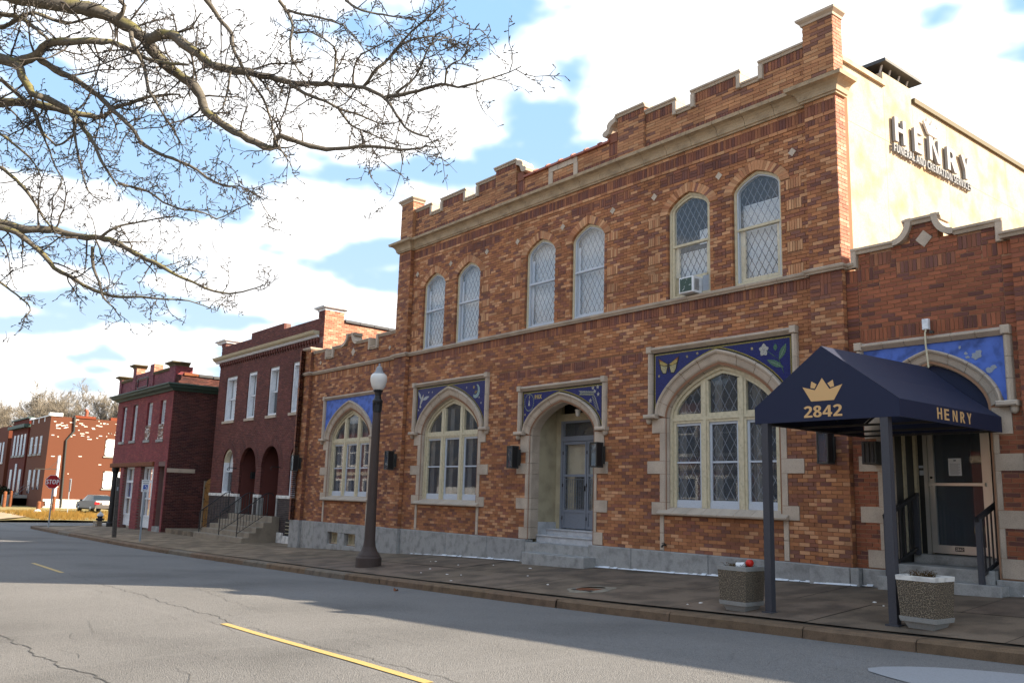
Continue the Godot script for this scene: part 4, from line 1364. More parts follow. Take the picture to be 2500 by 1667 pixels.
# ---------------------------------------------------------------- windows
func arch_frame(d: Dictionary, w0: float, w1: float, y0: float, z0: float, z1: float, n := 24) -> MB:
	# a frame that runs up both sides and round the head; w0, w1: inset of its outer and inner edge from the opening
	var mb := MB.new()
	var O := [Vector2(d.c - (d.wi - w0), y0)]; var I := [Vector2(d.c - (d.wi - w1), y0)]
	for k in n + 1:
		var t := -PI / 2 + PI * k / n
		for e in [[O, w0], [I, w1]]:
			var q: Dictionary = {"c": d.c, "a": d.a, "wo": d.wi - e[1], "yo": d.yi, "ho": d.hi - e[1] * 1.05, "wi": 1.0, "yi": 0.0, "hi": 0.0}
			e[0].append(arch_pt(q, t, 0.0))
	O.append(Vector2(d.c + (d.wi - w0), y0)); I.append(Vector2(d.c + (d.wi - w1), y0))
	for k in O.size() - 1:
		var a: Vector2 = O[k]; var b: Vector2 = O[k + 1]; var e: Vector2 = I[k + 1]; var f: Vector2 = I[k]
		mb.quad(Vector3(f.x, f.y, z1), Vector3(e.x, e.y, z1), Vector3(b.x, b.y, z1), Vector3(a.x, a.y, z1))
		mb.quad(Vector3(f.x, f.y, z0), Vector3(e.x, e.y, z0), Vector3(e.x, e.y, z1), Vector3(f.x, f.y, z1))
		mb.quad(Vector3(a.x, a.y, z1), Vector3(b.x, b.y, z1), Vector3(b.x, b.y, z0), Vector3(a.x, a.y, z0))
	return mb

func head_y(d: Dictionary, x: float, inset: float) -> float:
	return d.yi + (d.hi - inset * 1.05) * arch_f(absf(x - d.c) / (d.wi - inset), d.a)

func lattice(x0: float, x1: float, y0: float, y1: float, z: float, dx: float, dy: float, th: float, top = null) -> MB:
	# diagonal lead cames clipped to the light
	var mb := MB.new()
	var s := dy / dx
	for sg in [1.0, -1.0]:
		var c := floorf((y0 - s * (x1 - x0)) / dy) * dy
		while c < y1 + s * (x1 - x0):
			# line y = c + sg*s*(x-x0)
			var prev := Vector2.ZERO
			var on := false
			var n := 40
			for k in n + 1:
				var x := lerpf(x0, x1, float(k) / n)
				var y: float = c + sg * s * (x - x0) + (s * (x1 - x0) if sg < 0 else 0.0)
				var lim: float = y1 if top == null else minf(y1, top.call(x))
				var inside: bool = y >= y0 and y <= lim
				if inside and not on:
					prev = Vector2(x, y); on = true
				elif on and (not inside or k == n):
					var e := Vector2(x, y) if inside else Vector2(lerpf(x0, x1, float(k - 1) / n), c + sg * s * (lerpf(x0, x1, float(k - 1) / n) - x0) + (s * (x1 - x0) if sg < 0 else 0.0))
					if e.distance_to(prev) > 0.01:
						mb.bar(Vector3(prev.x, prev.y, z), Vector3(e.x, e.y, z), 0.008, th, Vector3.BACK)
					on = false
			c += dy
	return mb

func arched_window(H: Node, d: Dictionary) -> void:
	surround(H, d, -0.16)
	# sill stones
	for k in 8:
		var mb := MB.new()
		var s := rng.randf_range(0.94, 1.05)
		mb.col = Color(s, s, s)
		var a: float = d.c - 1.5 + 3.0 * k / 8 + 0.004; var b: float = d.c - 1.5 + 3.0 * (k + 1) / 8 - 0.004
		xp(mb, [Vector2(-0.2, 1.26), Vector2(0.1, 1.262), Vector2(0.115, 1.275), Vector2(0.12, 1.3), Vector2(-0.1, 1.415), Vector2(-0.2, 1.43)], a, b)
		part(H, "sill_stone", mb, M.stone)
	for sd in [-1.0, 1.0]:
		for yy in [[0.572, 0.91], [0.916, 1.258]]:
			var mb := MB.new()
			mb.cbox(Vector3(d.c + sd * 1.43 - 0.05, yy[0], -0.03), Vector3(d.c + sd * 1.43 + 0.05, yy[1], 0.015), 0.006)
			part(H, "apron_strip", mb, M.stone)
	var sub := MB.new()
	sub.quad(Vector3(d.c - 1.3, 0.56, -0.011), Vector3(d.c + 1.3, 0.56, -0.011), Vector3(d.c + 1.3, 1.3, -0.011), Vector3(d.c - 1.3, 1.3, -0.011))
	part(H, "bedding", sub, M.mortar)
	var z := -0.13
	var W := arch_frame(d, 0.0, 0.06, 1.42, -0.2, z + 0.03)
	var win := part(H, "window", W, M.cream)
	var fr := arch_frame(d, 0.055, 0.13, 1.42, -0.2, z - 0.005)
	# mullions, transom
	for x in [-0.44, 0.44]:
		fr.box(Vector3(d.c + x - 0.095, 1.42, -0.2), Vector3(d.c + x + 0.095, head_y(d, d.c + absf(x) + 0.09, 0.08), z))
		fr.box(Vector3(d.c + x - 0.04, 1.42, z - 0.002), Vector3(d.c + x + 0.04, head_y(d, d.c + absf(x) + 0.04, 0.1), z + 0.018))
	fr.box(Vector3(d.c - 1.25, 3.08, -0.2), Vector3(d.c + 1.25, 3.26, z - 0.003))
	fr.box(Vector3(d.c - 1.25, 3.13, z - 0.004), Vector3(d.c + 1.25, 3.19, z + 0.014))
	part(win, "frame", fr, M.cream)
	var bays := [[-1.24, -0.535], [-0.345, 0.345], [0.535, 1.24]]
	for b in bays:
		var sa := MB.new()
		var x0: float = d.c + b[0]; var x1: float = d.c + b[1]
		sa.box(Vector3(x0, 1.42, -0.2), Vector3(x1, 1.53, z - 0.02))
		for e in [[x0, x0 + 0.05, 1.53, 3.08], [x1 - 0.05, x1, 1.53, 3.08], [x0 + 0.05, x1 - 0.05, 3.03, 3.08], [x0 + 0.05, x1 - 0.05, 2.285, 2.32], [x0 + 0.05, x1 - 0.05, 1.53, 1.57]]:
			sa.box(Vector3(e[0], e[2], -0.19), Vector3(e[1], e[3], z - 0.03))
		part(win, "sash", sa, M.sash)
		for yy in [[1.57, 2.285], [2.32, 3.03]]:
			var pn := MB.new()
			pn.quad(Vector3(x0 + 0.05, yy[0], z - 0.045), Vector3(x1 - 0.05, yy[0], z - 0.045), Vector3(x1 - 0.05, yy[1], z - 0.045), Vector3(x0 + 0.05, yy[1], z - 0.045))
			part(win, "pane", pn, M.pane)
		# upper light with a head that follows the arch
		var up := MB.new(); var n := 12
		for k in n:
			var a := lerpf(x0 + 0.02, x1 - 0.02, float(k) / n); var e := lerpf(x0 + 0.02, x1 - 0.02, float(k + 1) / n)
			up.quad(Vector3(a, 3.26, z - 0.045), Vector3(e, 3.26, z - 0.045), Vector3(e, maxf(3.27, head_y(d, e, 0.1)), z - 0.045), Vector3(a, maxf(3.27, head_y(d, a, 0.1)), z - 0.045))
		part(win, "pane", up, M.pane)
		if d.c > -12.0:
			var l := lattice(x0 + 0.05, x1 - 0.05, 1.57, 3.03, z - 0.06, 0.21, 0.36, 0.009)
			part(win, "lead_lattice", l, M.lead)
			var cc := d
			l = lattice(x0 + 0.05, x1 - 0.05, 3.27, 4.2, z - 0.06, 0.21, 0.36, 0.009, func(px): return head_y(cc, px, 0.12))
			part(win, "lead_lattice", l, M.lead)
	# a pale curtain at one side of each bay
	var cur := MB.new()
	for b in bays:
		var x0: float = d.c + b[0] + 0.05
		for k in 5:
			var a := x0 + k * 0.032
			cur.quad(Vector3(a, 1.5, -0.27 - 0.02 * (k % 2)), Vector3(a + 0.032, 1.5, -0.27 - 0.02 * ((k + 1) % 2)), Vector3(a + 0.032, 3.9, -0.27 - 0.02 * ((k + 1) % 2)), Vector3(a, 3.9, -0.27 - 0.02 * (k % 2)))
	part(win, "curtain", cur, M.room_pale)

func upper_window(H: Node, c: float, i: int) -> void:
	var d := {"c": c, "a": 0.38, "wi": 0.545, "yi": 7.5, "hi": 0.365, "wo": 0.545, "yo": 7.5, "ho": 0.365}
	var win := part(H, "window", arch_frame(d, 0.0, 0.055, 5.66, -0.2, -0.065), M.cream)
	var storm := i != 4
	if storm:
		part(win, "storm_frame", arch_frame(d, 0.05, 0.085, 5.68, -0.16, -0.085), M.sash)
	else:
		part(win, "storm_frame", arch_frame(d, 0.05, 0.11, 5.68, -0.16, -0.085), M.cream)
	var rail := MB.new()
	rail.box(Vector3(c - 0.49, 6.745, -0.16), Vector3(c + 0.49, 6.775, -0.075))
	rail.box(Vector3(c - 0.49, 6.775, -0.16), Vector3(c + 0.49, 6.8, -0.09))
	rail.box(Vector3(c - 0.49, 5.665, -0.16), Vector3(c + 0.49, 5.705, -0.07))
	if i == 5 or i == 4:
		rail.box(Vector3(c - 0.46, 5.705, -0.2), Vector3(c + 0.46, 5.8 if i == 5 else 6.1, -0.15))
		rail.box(Vector3(c - 0.46, 5.8, -0.2), Vector3(c - 0.36, 6.75, -0.15)); rail.box(Vector3(c + 0.36, 5.8, -0.2), Vector3(c + 0.46, 6.75, -0.15))
	part(win, "meeting_rail", rail, M.sash if i < 4 else M.cream)
	var inner := MB.new()
	for e in [[-0.46, -0.4], [0.4, 0.46]]: inner.box(Vector3(c + e[0], 5.705, -0.19), Vector3(c + e[1], 7.4, -0.165))
	inner.box(Vector3(c - 0.4, 5.705, -0.19), Vector3(c + 0.4, 5.77, -0.165))
	if i < 4: part(win, "sash", inner, M.sash)
	for yy in [[5.7, 6.75], [6.79, 7.9]]:
		if i == 4 and yy[0] < 6: yy[0] = 6.1
		var pn := MB.new()
		var n := 16
		for k in n:
			var a := lerpf(c - 0.46, c + 0.46, float(k) / n); var b := lerpf(c - 0.46, c + 0.46, float(k + 1) / n)
			pn.quad(Vector3(a, yy[0], -0.11), Vector3(b, yy[0], -0.11), Vector3(b, minf(yy[1], head_y(d, b, 0.08)), -0.11), Vector3(a, minf(yy[1], head_y(d, a, 0.08)), -0.11))
		part(win, "pane", pn, M.pane)
	for yy in [[5.72, 6.74], [6.8, 7.9]]:
		if i == 4 and yy[0] < 6: yy[0] = 6.1
		var l := lattice(c - 0.44, c + 0.44, yy[0], yy[1], -0.175, 0.155, 0.275, 0.0085 if i < 4 else 0.011, func(px): return head_y(d, px, 0.1))
		part(win, "lead_lattice", l, M.lead if i < 4 or yy[0] > 6.5 else M.dark_lead)
	# a white slatted blind, drawn down to different heights
	var top := 7.9 if i < 4 else (7.3 if i == 5 else 6.65)
	var bl := MB.new()
	var y := 5.72
	while y < top - 0.025:
		var w := 0.45
		if y > 7.4: w = minf(0.45, 0.53 * sqrt(maxf(0.0, 1 - pow((y - 7.45) / 0.42, 2))))
		bl.quad(Vector3(c - w, y, -0.23), Vector3(c + w, y, -0.23), Vector3(c + w, y + 0.026, -0.245), Vector3(c - w, y + 0.026, -0.245))
		y += 0.025
	part(win, "blind", bl, M.blind)
	if i == 4:
		var b2 := MB.new()
		b2.quad(Vector3(c - 0.1, 6.85, -0.5), Vector3(c + 0.45, 6.85, -0.5), Vector3(c + 0.45, 7.2, -0.5), Vector3(c - 0.1, 7.15, -0.5))
		part(win, "inner_blind", b2, M.blind)

# ---------------------------------------------------------------- lettering
var FONT := {}

func font(weight: int, mono := "Droid Sans") -> Font:
	var key := "%s%d" % [mono, weight]
	if not FONT.has(key):
		var f := SystemFont.new()
		f.font_names = PackedStringArray([mono])
		f.font_weight = weight
		FONT[key] = f
	return FONT[key]

# solid letters fitted into a box: origin = lower left of the lettering, basis = reading direction, up, out of the face
func letters(parent: Node, called: String, txt: String, at: Vector3, basis_: Basis, w: float, h: float, depth: float, m: Material, weight := 700) -> MeshInstance3D:
	var t := TextMesh.new()
	t.text = txt
	t.font = font(weight)
	t.font_size = 64
	t.pixel_size = 0.01
	t.depth = 0.2
	t.curve_step = 1.0
	var o := part(parent, called, t, m, true)
	var b := t.get_aabb()
	var s := Vector3(w / maxf(b.size.x, 0.001), h / maxf(b.size.y, 0.001), depth / maxf(b.size.z, 0.001))
	var bs := Basis(basis_.x * s.x, basis_.y * s.y, basis_.z * s.z)
	o.transform = Transform3D(bs, at - bs * b.position)
	if bases.has(parent):
		o.position -= bases[parent]
	return o

const FACE_Z := Basis(Vector3(1, 0, 0), Vector3(0, 1, 0), Vector3(0, 0, 1))
const FACE_X := Basis(Vector3(0, 0, -1), Vector3(0, 1, 0), Vector3(1, 0, 0))

# ---------------------------------------------------------------- doors
func middle_door(H: Node) -> void:
	var d := D_MID
	surround(H, d, -0.3)
	var por := MB.new()
	por.box(Vector3(-16.3, 0.3, -1.0), Vector3(-16.14, 4.0, -0.29))
	por.box(Vector3(-13.96, 0.3, -1.0), Vector3(-13.8, 4.0, -0.29))
	por.box(Vector3(-16.14, 0.82, -0.95), Vector3(-15.96, 3.9, -0.86))
	por.box(Vector3(-14.14, 0.82, -0.95), Vector3(-13.96, 3.9, -0.86))
	por.box(Vector3(-15.96, 3.39, -0.95), Vector3(-14.14, 3.56, -0.8))
	part(H, "porch_wall", por, M.beige)
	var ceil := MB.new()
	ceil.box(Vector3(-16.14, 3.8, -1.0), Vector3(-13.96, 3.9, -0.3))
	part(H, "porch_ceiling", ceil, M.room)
	var dado := MB.new()
	dado.box(Vector3(-16.14, 0.5, -0.9), Vector3(-16.1, 0.97, -0.3)); dado.box(Vector3(-14.0, 0.5, -0.9), Vector3(-13.96, 0.97, -0.3))
	part(H, "dado", dado, M.marble)
	# steps, each tread and riser slab a piece
	var st := MB.new()
	st.cbox(Vector3(-15.78, -0.1, 0.09), Vector3(-13.74, 0.305, 0.46), 0.012)
	part(H, "step", st, M.limestone, false, "dark weathered bottom step of grey stone")
	st = MB.new()
	st.box(Vector3(-16.115, -0.1, -0.28), Vector3(-13.985, 0.505, 0.088))
	part(H, "step", st, M.limestone)
	for r in [[-0.25, 0.51, 0.67, -0.58], [-0.55, 0.68, 0.81, -0.9]]:
		for k in 3:
			var a := -16.1 + k * 0.7 + 0.002; var b := -16.1 + (k + 1) * 0.7 - 0.002
			st = MB.new()
			st.box(Vector3(a, r[1] - 0.02, r[0] - 0.04), Vector3(b, r[2] - 0.025, r[0]))
			part(H, "riser_slab", st, M.marble)
		st = MB.new()
		st.cbox(Vector3(-16.1, r[2] - 0.022, r[3]), Vector3(-14.0, r[2] + 0.01, r[0] + 0.03), 0.006)
		part(H, "tread_slab", st, M.marble)
	# door case with a pair of storm doors and a light above
	var fr := MB.new()
	fr.box(Vector3(-15.955, 0.82, -0.92), Vector3(-15.88, 3.39, -0.84)); fr.box(Vector3(-14.22, 0.82, -0.92), Vector3(-14.145, 3.39, -0.84))
	fr.box(Vector3(-15.88, 2.9, -0.92), Vector3(-14.22, 3.02, -0.84)); fr.box(Vector3(-15.88, 3.34, -0.92), Vector3(-14.22, 3.39, -0.84))
	var frame := part(H, "door_frame", fr, M.storm_door)
	var tp := MB.new()
	tp.quad(Vector3(-15.88, 3.02, -0.88), Vector3(-14.22, 3.02, -0.88), Vector3(-14.22, 3.34, -0.88), Vector3(-15.88, 3.34, -0.88))
	part(frame, "transom_pane", tp, M.pane)
	for x in [-15.875, -15.04]:
		var lf := MB.new()
		var e: float = x + 0.815
		lf.box(Vector3(x, 0.84, -0.9), Vector3(x + 0.055, 2.89, -0.855)); lf.box(Vector3(e - 0.055, 0.84, -0.9), Vector3(e, 2.89, -0.855))
		for yy in [[0.84, 0.9], [1.21, 1.28], [2.05, 2.11], [2.82, 2.89]]:
			lf.box(Vector3(x + 0.055, yy[0], -0.9), Vector3(e - 0.055, yy[1], -0.857))
		lf.box(Vector3(x + 0.055, 0.9, -0.89), Vector3(e - 0.055, 1.21, -0.875))
		var door := part(H, "storm_door", lf, M.storm_door)
		for yy in [[1.28, 2.05], [2.11, 2.82]]:
			var pn := MB.new()
			pn.quad(Vector3(x + 0.055, yy[0], -0.88), Vector3(e - 0.055, yy[0], -0.88), Vector3(e - 0.055, yy[1], -0.88), Vector3(x + 0.055, yy[1], -0.88))
			part(door, "pane", pn, M.pane)
		var gr := MB.new()
		for k in 9:
			var gx: float = x + 0.1 + k * 0.077
			gr.bar(Vector3(gx, 1.3, -0.862), Vector3(gx, 1.99, -0.862), 0.009, 0.009)
			if k % 2 == 0 and k < 8:
				for q in 4:
					var pts := PackedVector3Array(); var rad := PackedFloat32Array()
					for s in 9:
						var t := s * 0.75
						pts.append(Vector3(gx + 0.038 + (0.032 - s * 0.002) * cos(t), 1.38 + q * 0.16 + (0.05 - s * 0.003) * sin(t), -0.862)); rad.append(0.004)
					gr.tube(pts, rad, 4)
		for gy in [1.3, 1.99]: gr.bar(Vector3(x + 0.06, gy, -0.862), Vector3(e - 0.06, gy, -0.862), 0.012, 0.012)
		part(door, "grille", gr, M.lead)
		var hd := MB.new()
		hd.box(Vector3(e - 0.045, 1.72, -0.855), Vector3(e - 0.02, 1.84, -0.82))
		part(door, "handle", hd, M.black_metal)
		var hi := MB.new()
		for hy in [1.08, 1.85, 2.62]: hi.box(Vector3(x - 0.012, hy - 0.04, -0.86), Vector3(x + 0.012, hy + 0.04, -0.84))
		part(door, "hinge", hi, M.black_metal)
		var inn := MB.new()
		inn.box(Vector3(x, 0.82, -1.06), Vector3(x + 0.26, 2.9, -1.0)); inn.box(Vector3(x + 0.26, 2.12, -1.06), Vector3(e, 2.9, -1.0)); inn.box(Vector3(x + 0.26, 2.35, -1.0), Vector3(e - 0.02, 2.38, -0.99))
		part(H, "inner_door", inn, M.beige)
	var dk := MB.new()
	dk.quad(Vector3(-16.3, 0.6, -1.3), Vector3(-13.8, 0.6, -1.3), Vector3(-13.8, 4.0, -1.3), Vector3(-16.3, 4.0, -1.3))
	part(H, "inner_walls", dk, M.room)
	var L := thing("hanging_lantern", "small glass lantern hanging inside the arched centre doorway", "lantern", Vector3(-15.0, 3.8, -0.5))
	var lb := MB.new()
	lb.lathe([Vector2(0.02, -0.36), Vector2(0.05, -0.35), Vector2(0.075, -0.2)], Vector3.ZERO, 6)
	part(L, "shade", lb, M.globe, true)
	lb = MB.new()
	lb.lathe([Vector2(0.09, -0.2), Vector2(0.02, -0.15), Vector2(0.006, -0.14), Vector2(0.006, 0.0)], Vector3.ZERO, 6)
	part(L, "chain", lb, M.black_metal, true)

func side_door(H: Node) -> void:
	var d := D_RIGHT
	surround(H, d, -0.3)
	var w := MB.new()
	w.box(Vector3(-7.4, 0.3, -1.1), Vector3(-7.24, 4.0, -0.29)); w.box(Vector3(-5.62, 0.3, -1.1), Vector3(-5.46, 4.0, -0.29))
	w.box(Vector3(-7.24, 0.8, -1.1), Vector3(-7.11, 3.6, -1.03)); w.box(Vector3(-6.02, 0.8, -1.1), Vector3(-5.62, 3.6, -1.03))
	w.box(Vector3(-7.24, 3.5, -1.1), Vector3(-5.62, 3.7, -0.3))
	part(H, "porch_wall", w, M.bronze)
	var jl := MB.new()
	jl.box(Vector3(-7.235, 0.8, -0.98), Vector3(-7.19, 3.5, -0.9)); jl.box(Vector3(-7.238, 0.8, -0.62), Vector3(-7.215, 3.5, -0.54))
	part(H, "porch_trim", jl, M.cream)
	for s in [[-7.27, -5.45, -0.05, 0.49, 0.09, 0.36], [-7.22, -5.64, 0.2, 0.675, -0.7, 0.085], [-7.22, -5.64, 0.4, 0.81, -1.2, -0.72]]:
		var st := MB.new()
		st.cbox(Vector3(s[0], s[2], s[4]), Vector3(s[1], s[3], s[5]), 0.012)
		part(H, "step", st, M.limestone)
	var fr := MB.new()
	fr.box(Vector3(-7.1, 0.81, -1.06), Vector3(-7.035, 3.4, -0.97)); fr.box(Vector3(-6.1, 0.81, -1.06), Vector3(-6.03, 3.4, -0.97)); fr.box(Vector3(-7.035, 3.1, -1.06), Vector3(-6.1, 3.2, -0.97))
	var frame := part(H, "door_frame", fr, M.aluminium)
	var lf := MB.new()
	lf.box(Vector3(-7.025, 0.83, -1.04), Vector3(-6.94, 3.09, -0.99)); lf.box(Vector3(-6.18, 0.83, -1.04), Vector3(-6.105, 3.09, -0.99))
	lf.box(Vector3(-6.94, 0.83, -1.04), Vector3(-6.18, 0.96, -0.99)); lf.box(Vector3(-6.94, 3.0, -1.04), Vector3(-6.18, 3.09, -0.99))
	var door := part(H, "glass_door", lf, M.aluminium)
	var pb := MB.new()
	pb.bar(Vector3(-7.0, 1.93, -0.94), Vector3(-6.13, 1.93, -0.94), 0.03, 0.045)
	pb.box(Vector3(-7.01, 1.9, -0.99), Vector3(-6.97, 1.96, -0.93)); pb.box(Vector3(-6.16, 1.9, -0.99), Vector3(-6.12, 1.96, -0.93))
	part(door, "push_bar", pb, M.aluminium)
	var lk := MB.new()
	lk.lathe([Vector2(0.0, 0.0), Vector2(0.02, 0.0), Vector2(0.02, 0.02), Vector2(0.0, 0.02)], Vector3.ZERO, 10)
	var lo := part(door, "lock", lk, M.black_metal)
	lo.transform = Transform3D(Basis(Vector3.RIGHT, PI / 2), Vector3(-6.985, 2.04, -0.99)); 
	var pn := MB.new()
	pn.quad(Vector3(-6.94, 0.96, -1.01), Vector3(-6.18, 0.96, -1.01), Vector3(-6.18, 3.0, -1.01), Vector3(-6.94, 3.0, -1.01))
	part(door, "pane", pn, M.door_pane)
	var pl := MB.new()
	pl.box(Vector3(-6.665, 0.875, -0.992), Vector3(-6.525, 0.94, -0.986))
	var plate := part(door, "number_plate", pl, M.black)
	var num := letters(plate, "number", "2842", Vector3(-6.655, 0.887, -0.986), FACE_Z, 0.12, 0.042, 0.002, M.aluminium)
	num.position += Vector3.ZERO
	var pp := MB.new()
	pp.box(Vector3(-6.705, 2.07, -1.008), Vector3(-6.5, 2.35, -1.005))
	var paper := part(door, "paper_notice", pp, M.sign_white)
	var tx := MB.new()
	tx.box(Vector3(-6.62, 2.305, -1.005), Vector3(-6.58, 2.325, -1.0035))
	for k in 12:
		tx.box(Vector3(-6.685, 2.09 + k * 0.0155, -1.005), Vector3(-6.52 - 0.03 * float(k % 3 == 0), 2.094 + k * 0.0155, -1.0035))
	part(paper, "print", tx, M.sign_ink)
	var kp := MB.new()
	kp.box(Vector3(-7.19, 2.08, -1.03), Vector3(-7.12, 2.16, -1.01)); kp.box(Vector3(-7.2, 2.2, -1.03), Vector3(-7.115, 2.24, -1.015))
	part(H, "keypad", kp, M.sash)
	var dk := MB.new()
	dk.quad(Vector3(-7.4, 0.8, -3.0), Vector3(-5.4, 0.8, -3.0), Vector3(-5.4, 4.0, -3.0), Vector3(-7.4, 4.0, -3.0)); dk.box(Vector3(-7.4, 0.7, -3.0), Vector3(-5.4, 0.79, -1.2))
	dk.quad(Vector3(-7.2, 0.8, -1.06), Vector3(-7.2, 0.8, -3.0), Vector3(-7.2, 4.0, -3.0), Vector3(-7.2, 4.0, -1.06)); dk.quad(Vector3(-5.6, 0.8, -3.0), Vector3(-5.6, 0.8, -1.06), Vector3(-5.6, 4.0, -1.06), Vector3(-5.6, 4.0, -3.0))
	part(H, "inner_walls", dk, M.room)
	# handrails on either side of the steps
	for s in [[-7.12, "left", 1.0], [-5.74, "right", 1.0]]:
		var x: float = s[0]
		var hr := thing("handrail", "dark square handrail on the %s side of the canopied entrance steps" % ("building corner" if s[1] == "left" else "picture's right"), "handrail", Vector3(x, 0.49, 0.25), "entrance handrails")
		var mb := MB.new()
		mb.bar(Vector3(0, 0, 0.02), Vector3(0, 0.92, 0.02), 0.07, 0.07)
		part(hr, "post", mb, M.post_metal, true)
		mb = MB.new()
		mb.bar(Vector3(0, 0.3, -0.95), Vector3(0, 1.25, -0.95), 0.07, 0.07)
		part(hr, "post", mb, M.post_metal, true)
		mb = MB.new()
		mb.bar(Vector3(0, 0.9, 0.08), Vector3(0, 1.27, -1.0), 0.06, 0.06); mb.bar(Vector3(0, 0.12, 0.0), Vector3(0, 0.42, -0.95), 0.04, 0.04)
		part(hr, "rail", mb, M.black_metal, true)
		for k in 6:
			var t := (k + 1) / 7.0
			mb = MB.new()
			mb.bar(Vector3(0, 0.12 + 0.3 * t, -0.95 * t), Vector3(0, 0.88 + 0.36 * t, -0.95 * t), 0.02, 0.02)
			part(hr, "baluster", mb, M.black_metal, true)

# ---------------------------------------------------------------- blue spandrels
func flat(parent: Node, called: String, c: float, pts: Array, z: float, col: Color, m: Material = null) -> void:
	var mb := MB.new()
	mb.col = col
	var p := PackedVector2Array()
	for q in pts: p.append(q + Vector2(c, 0))
	mb.prism(p, z - 0.004, z)
	part(parent, called, mb, m if m else M.mosaic)

func star_pts(p: Vector2, r: float, n := 6) -> Array:
	var o := []
	for k in n * 2:
		var a := PI * k / n
		o.append(p + Vector2(sin(a), cos(a)) * (r if k % 2 == 0 else r * 0.42))
	return o

func leaf_pts(a: Vector2, b: Vector2, w: float) -> Array:
	var o := []
	var d := b - a; var s := d.orthogonal().normalized() * w
	for k in 9: o.append(a + d * (k / 8.0) + s * sin(PI * k / 8.0))
	for k in range(7, 0, -1): o.append(a + d * (k / 8.0) - s * sin(PI * k / 8.0))
	return o

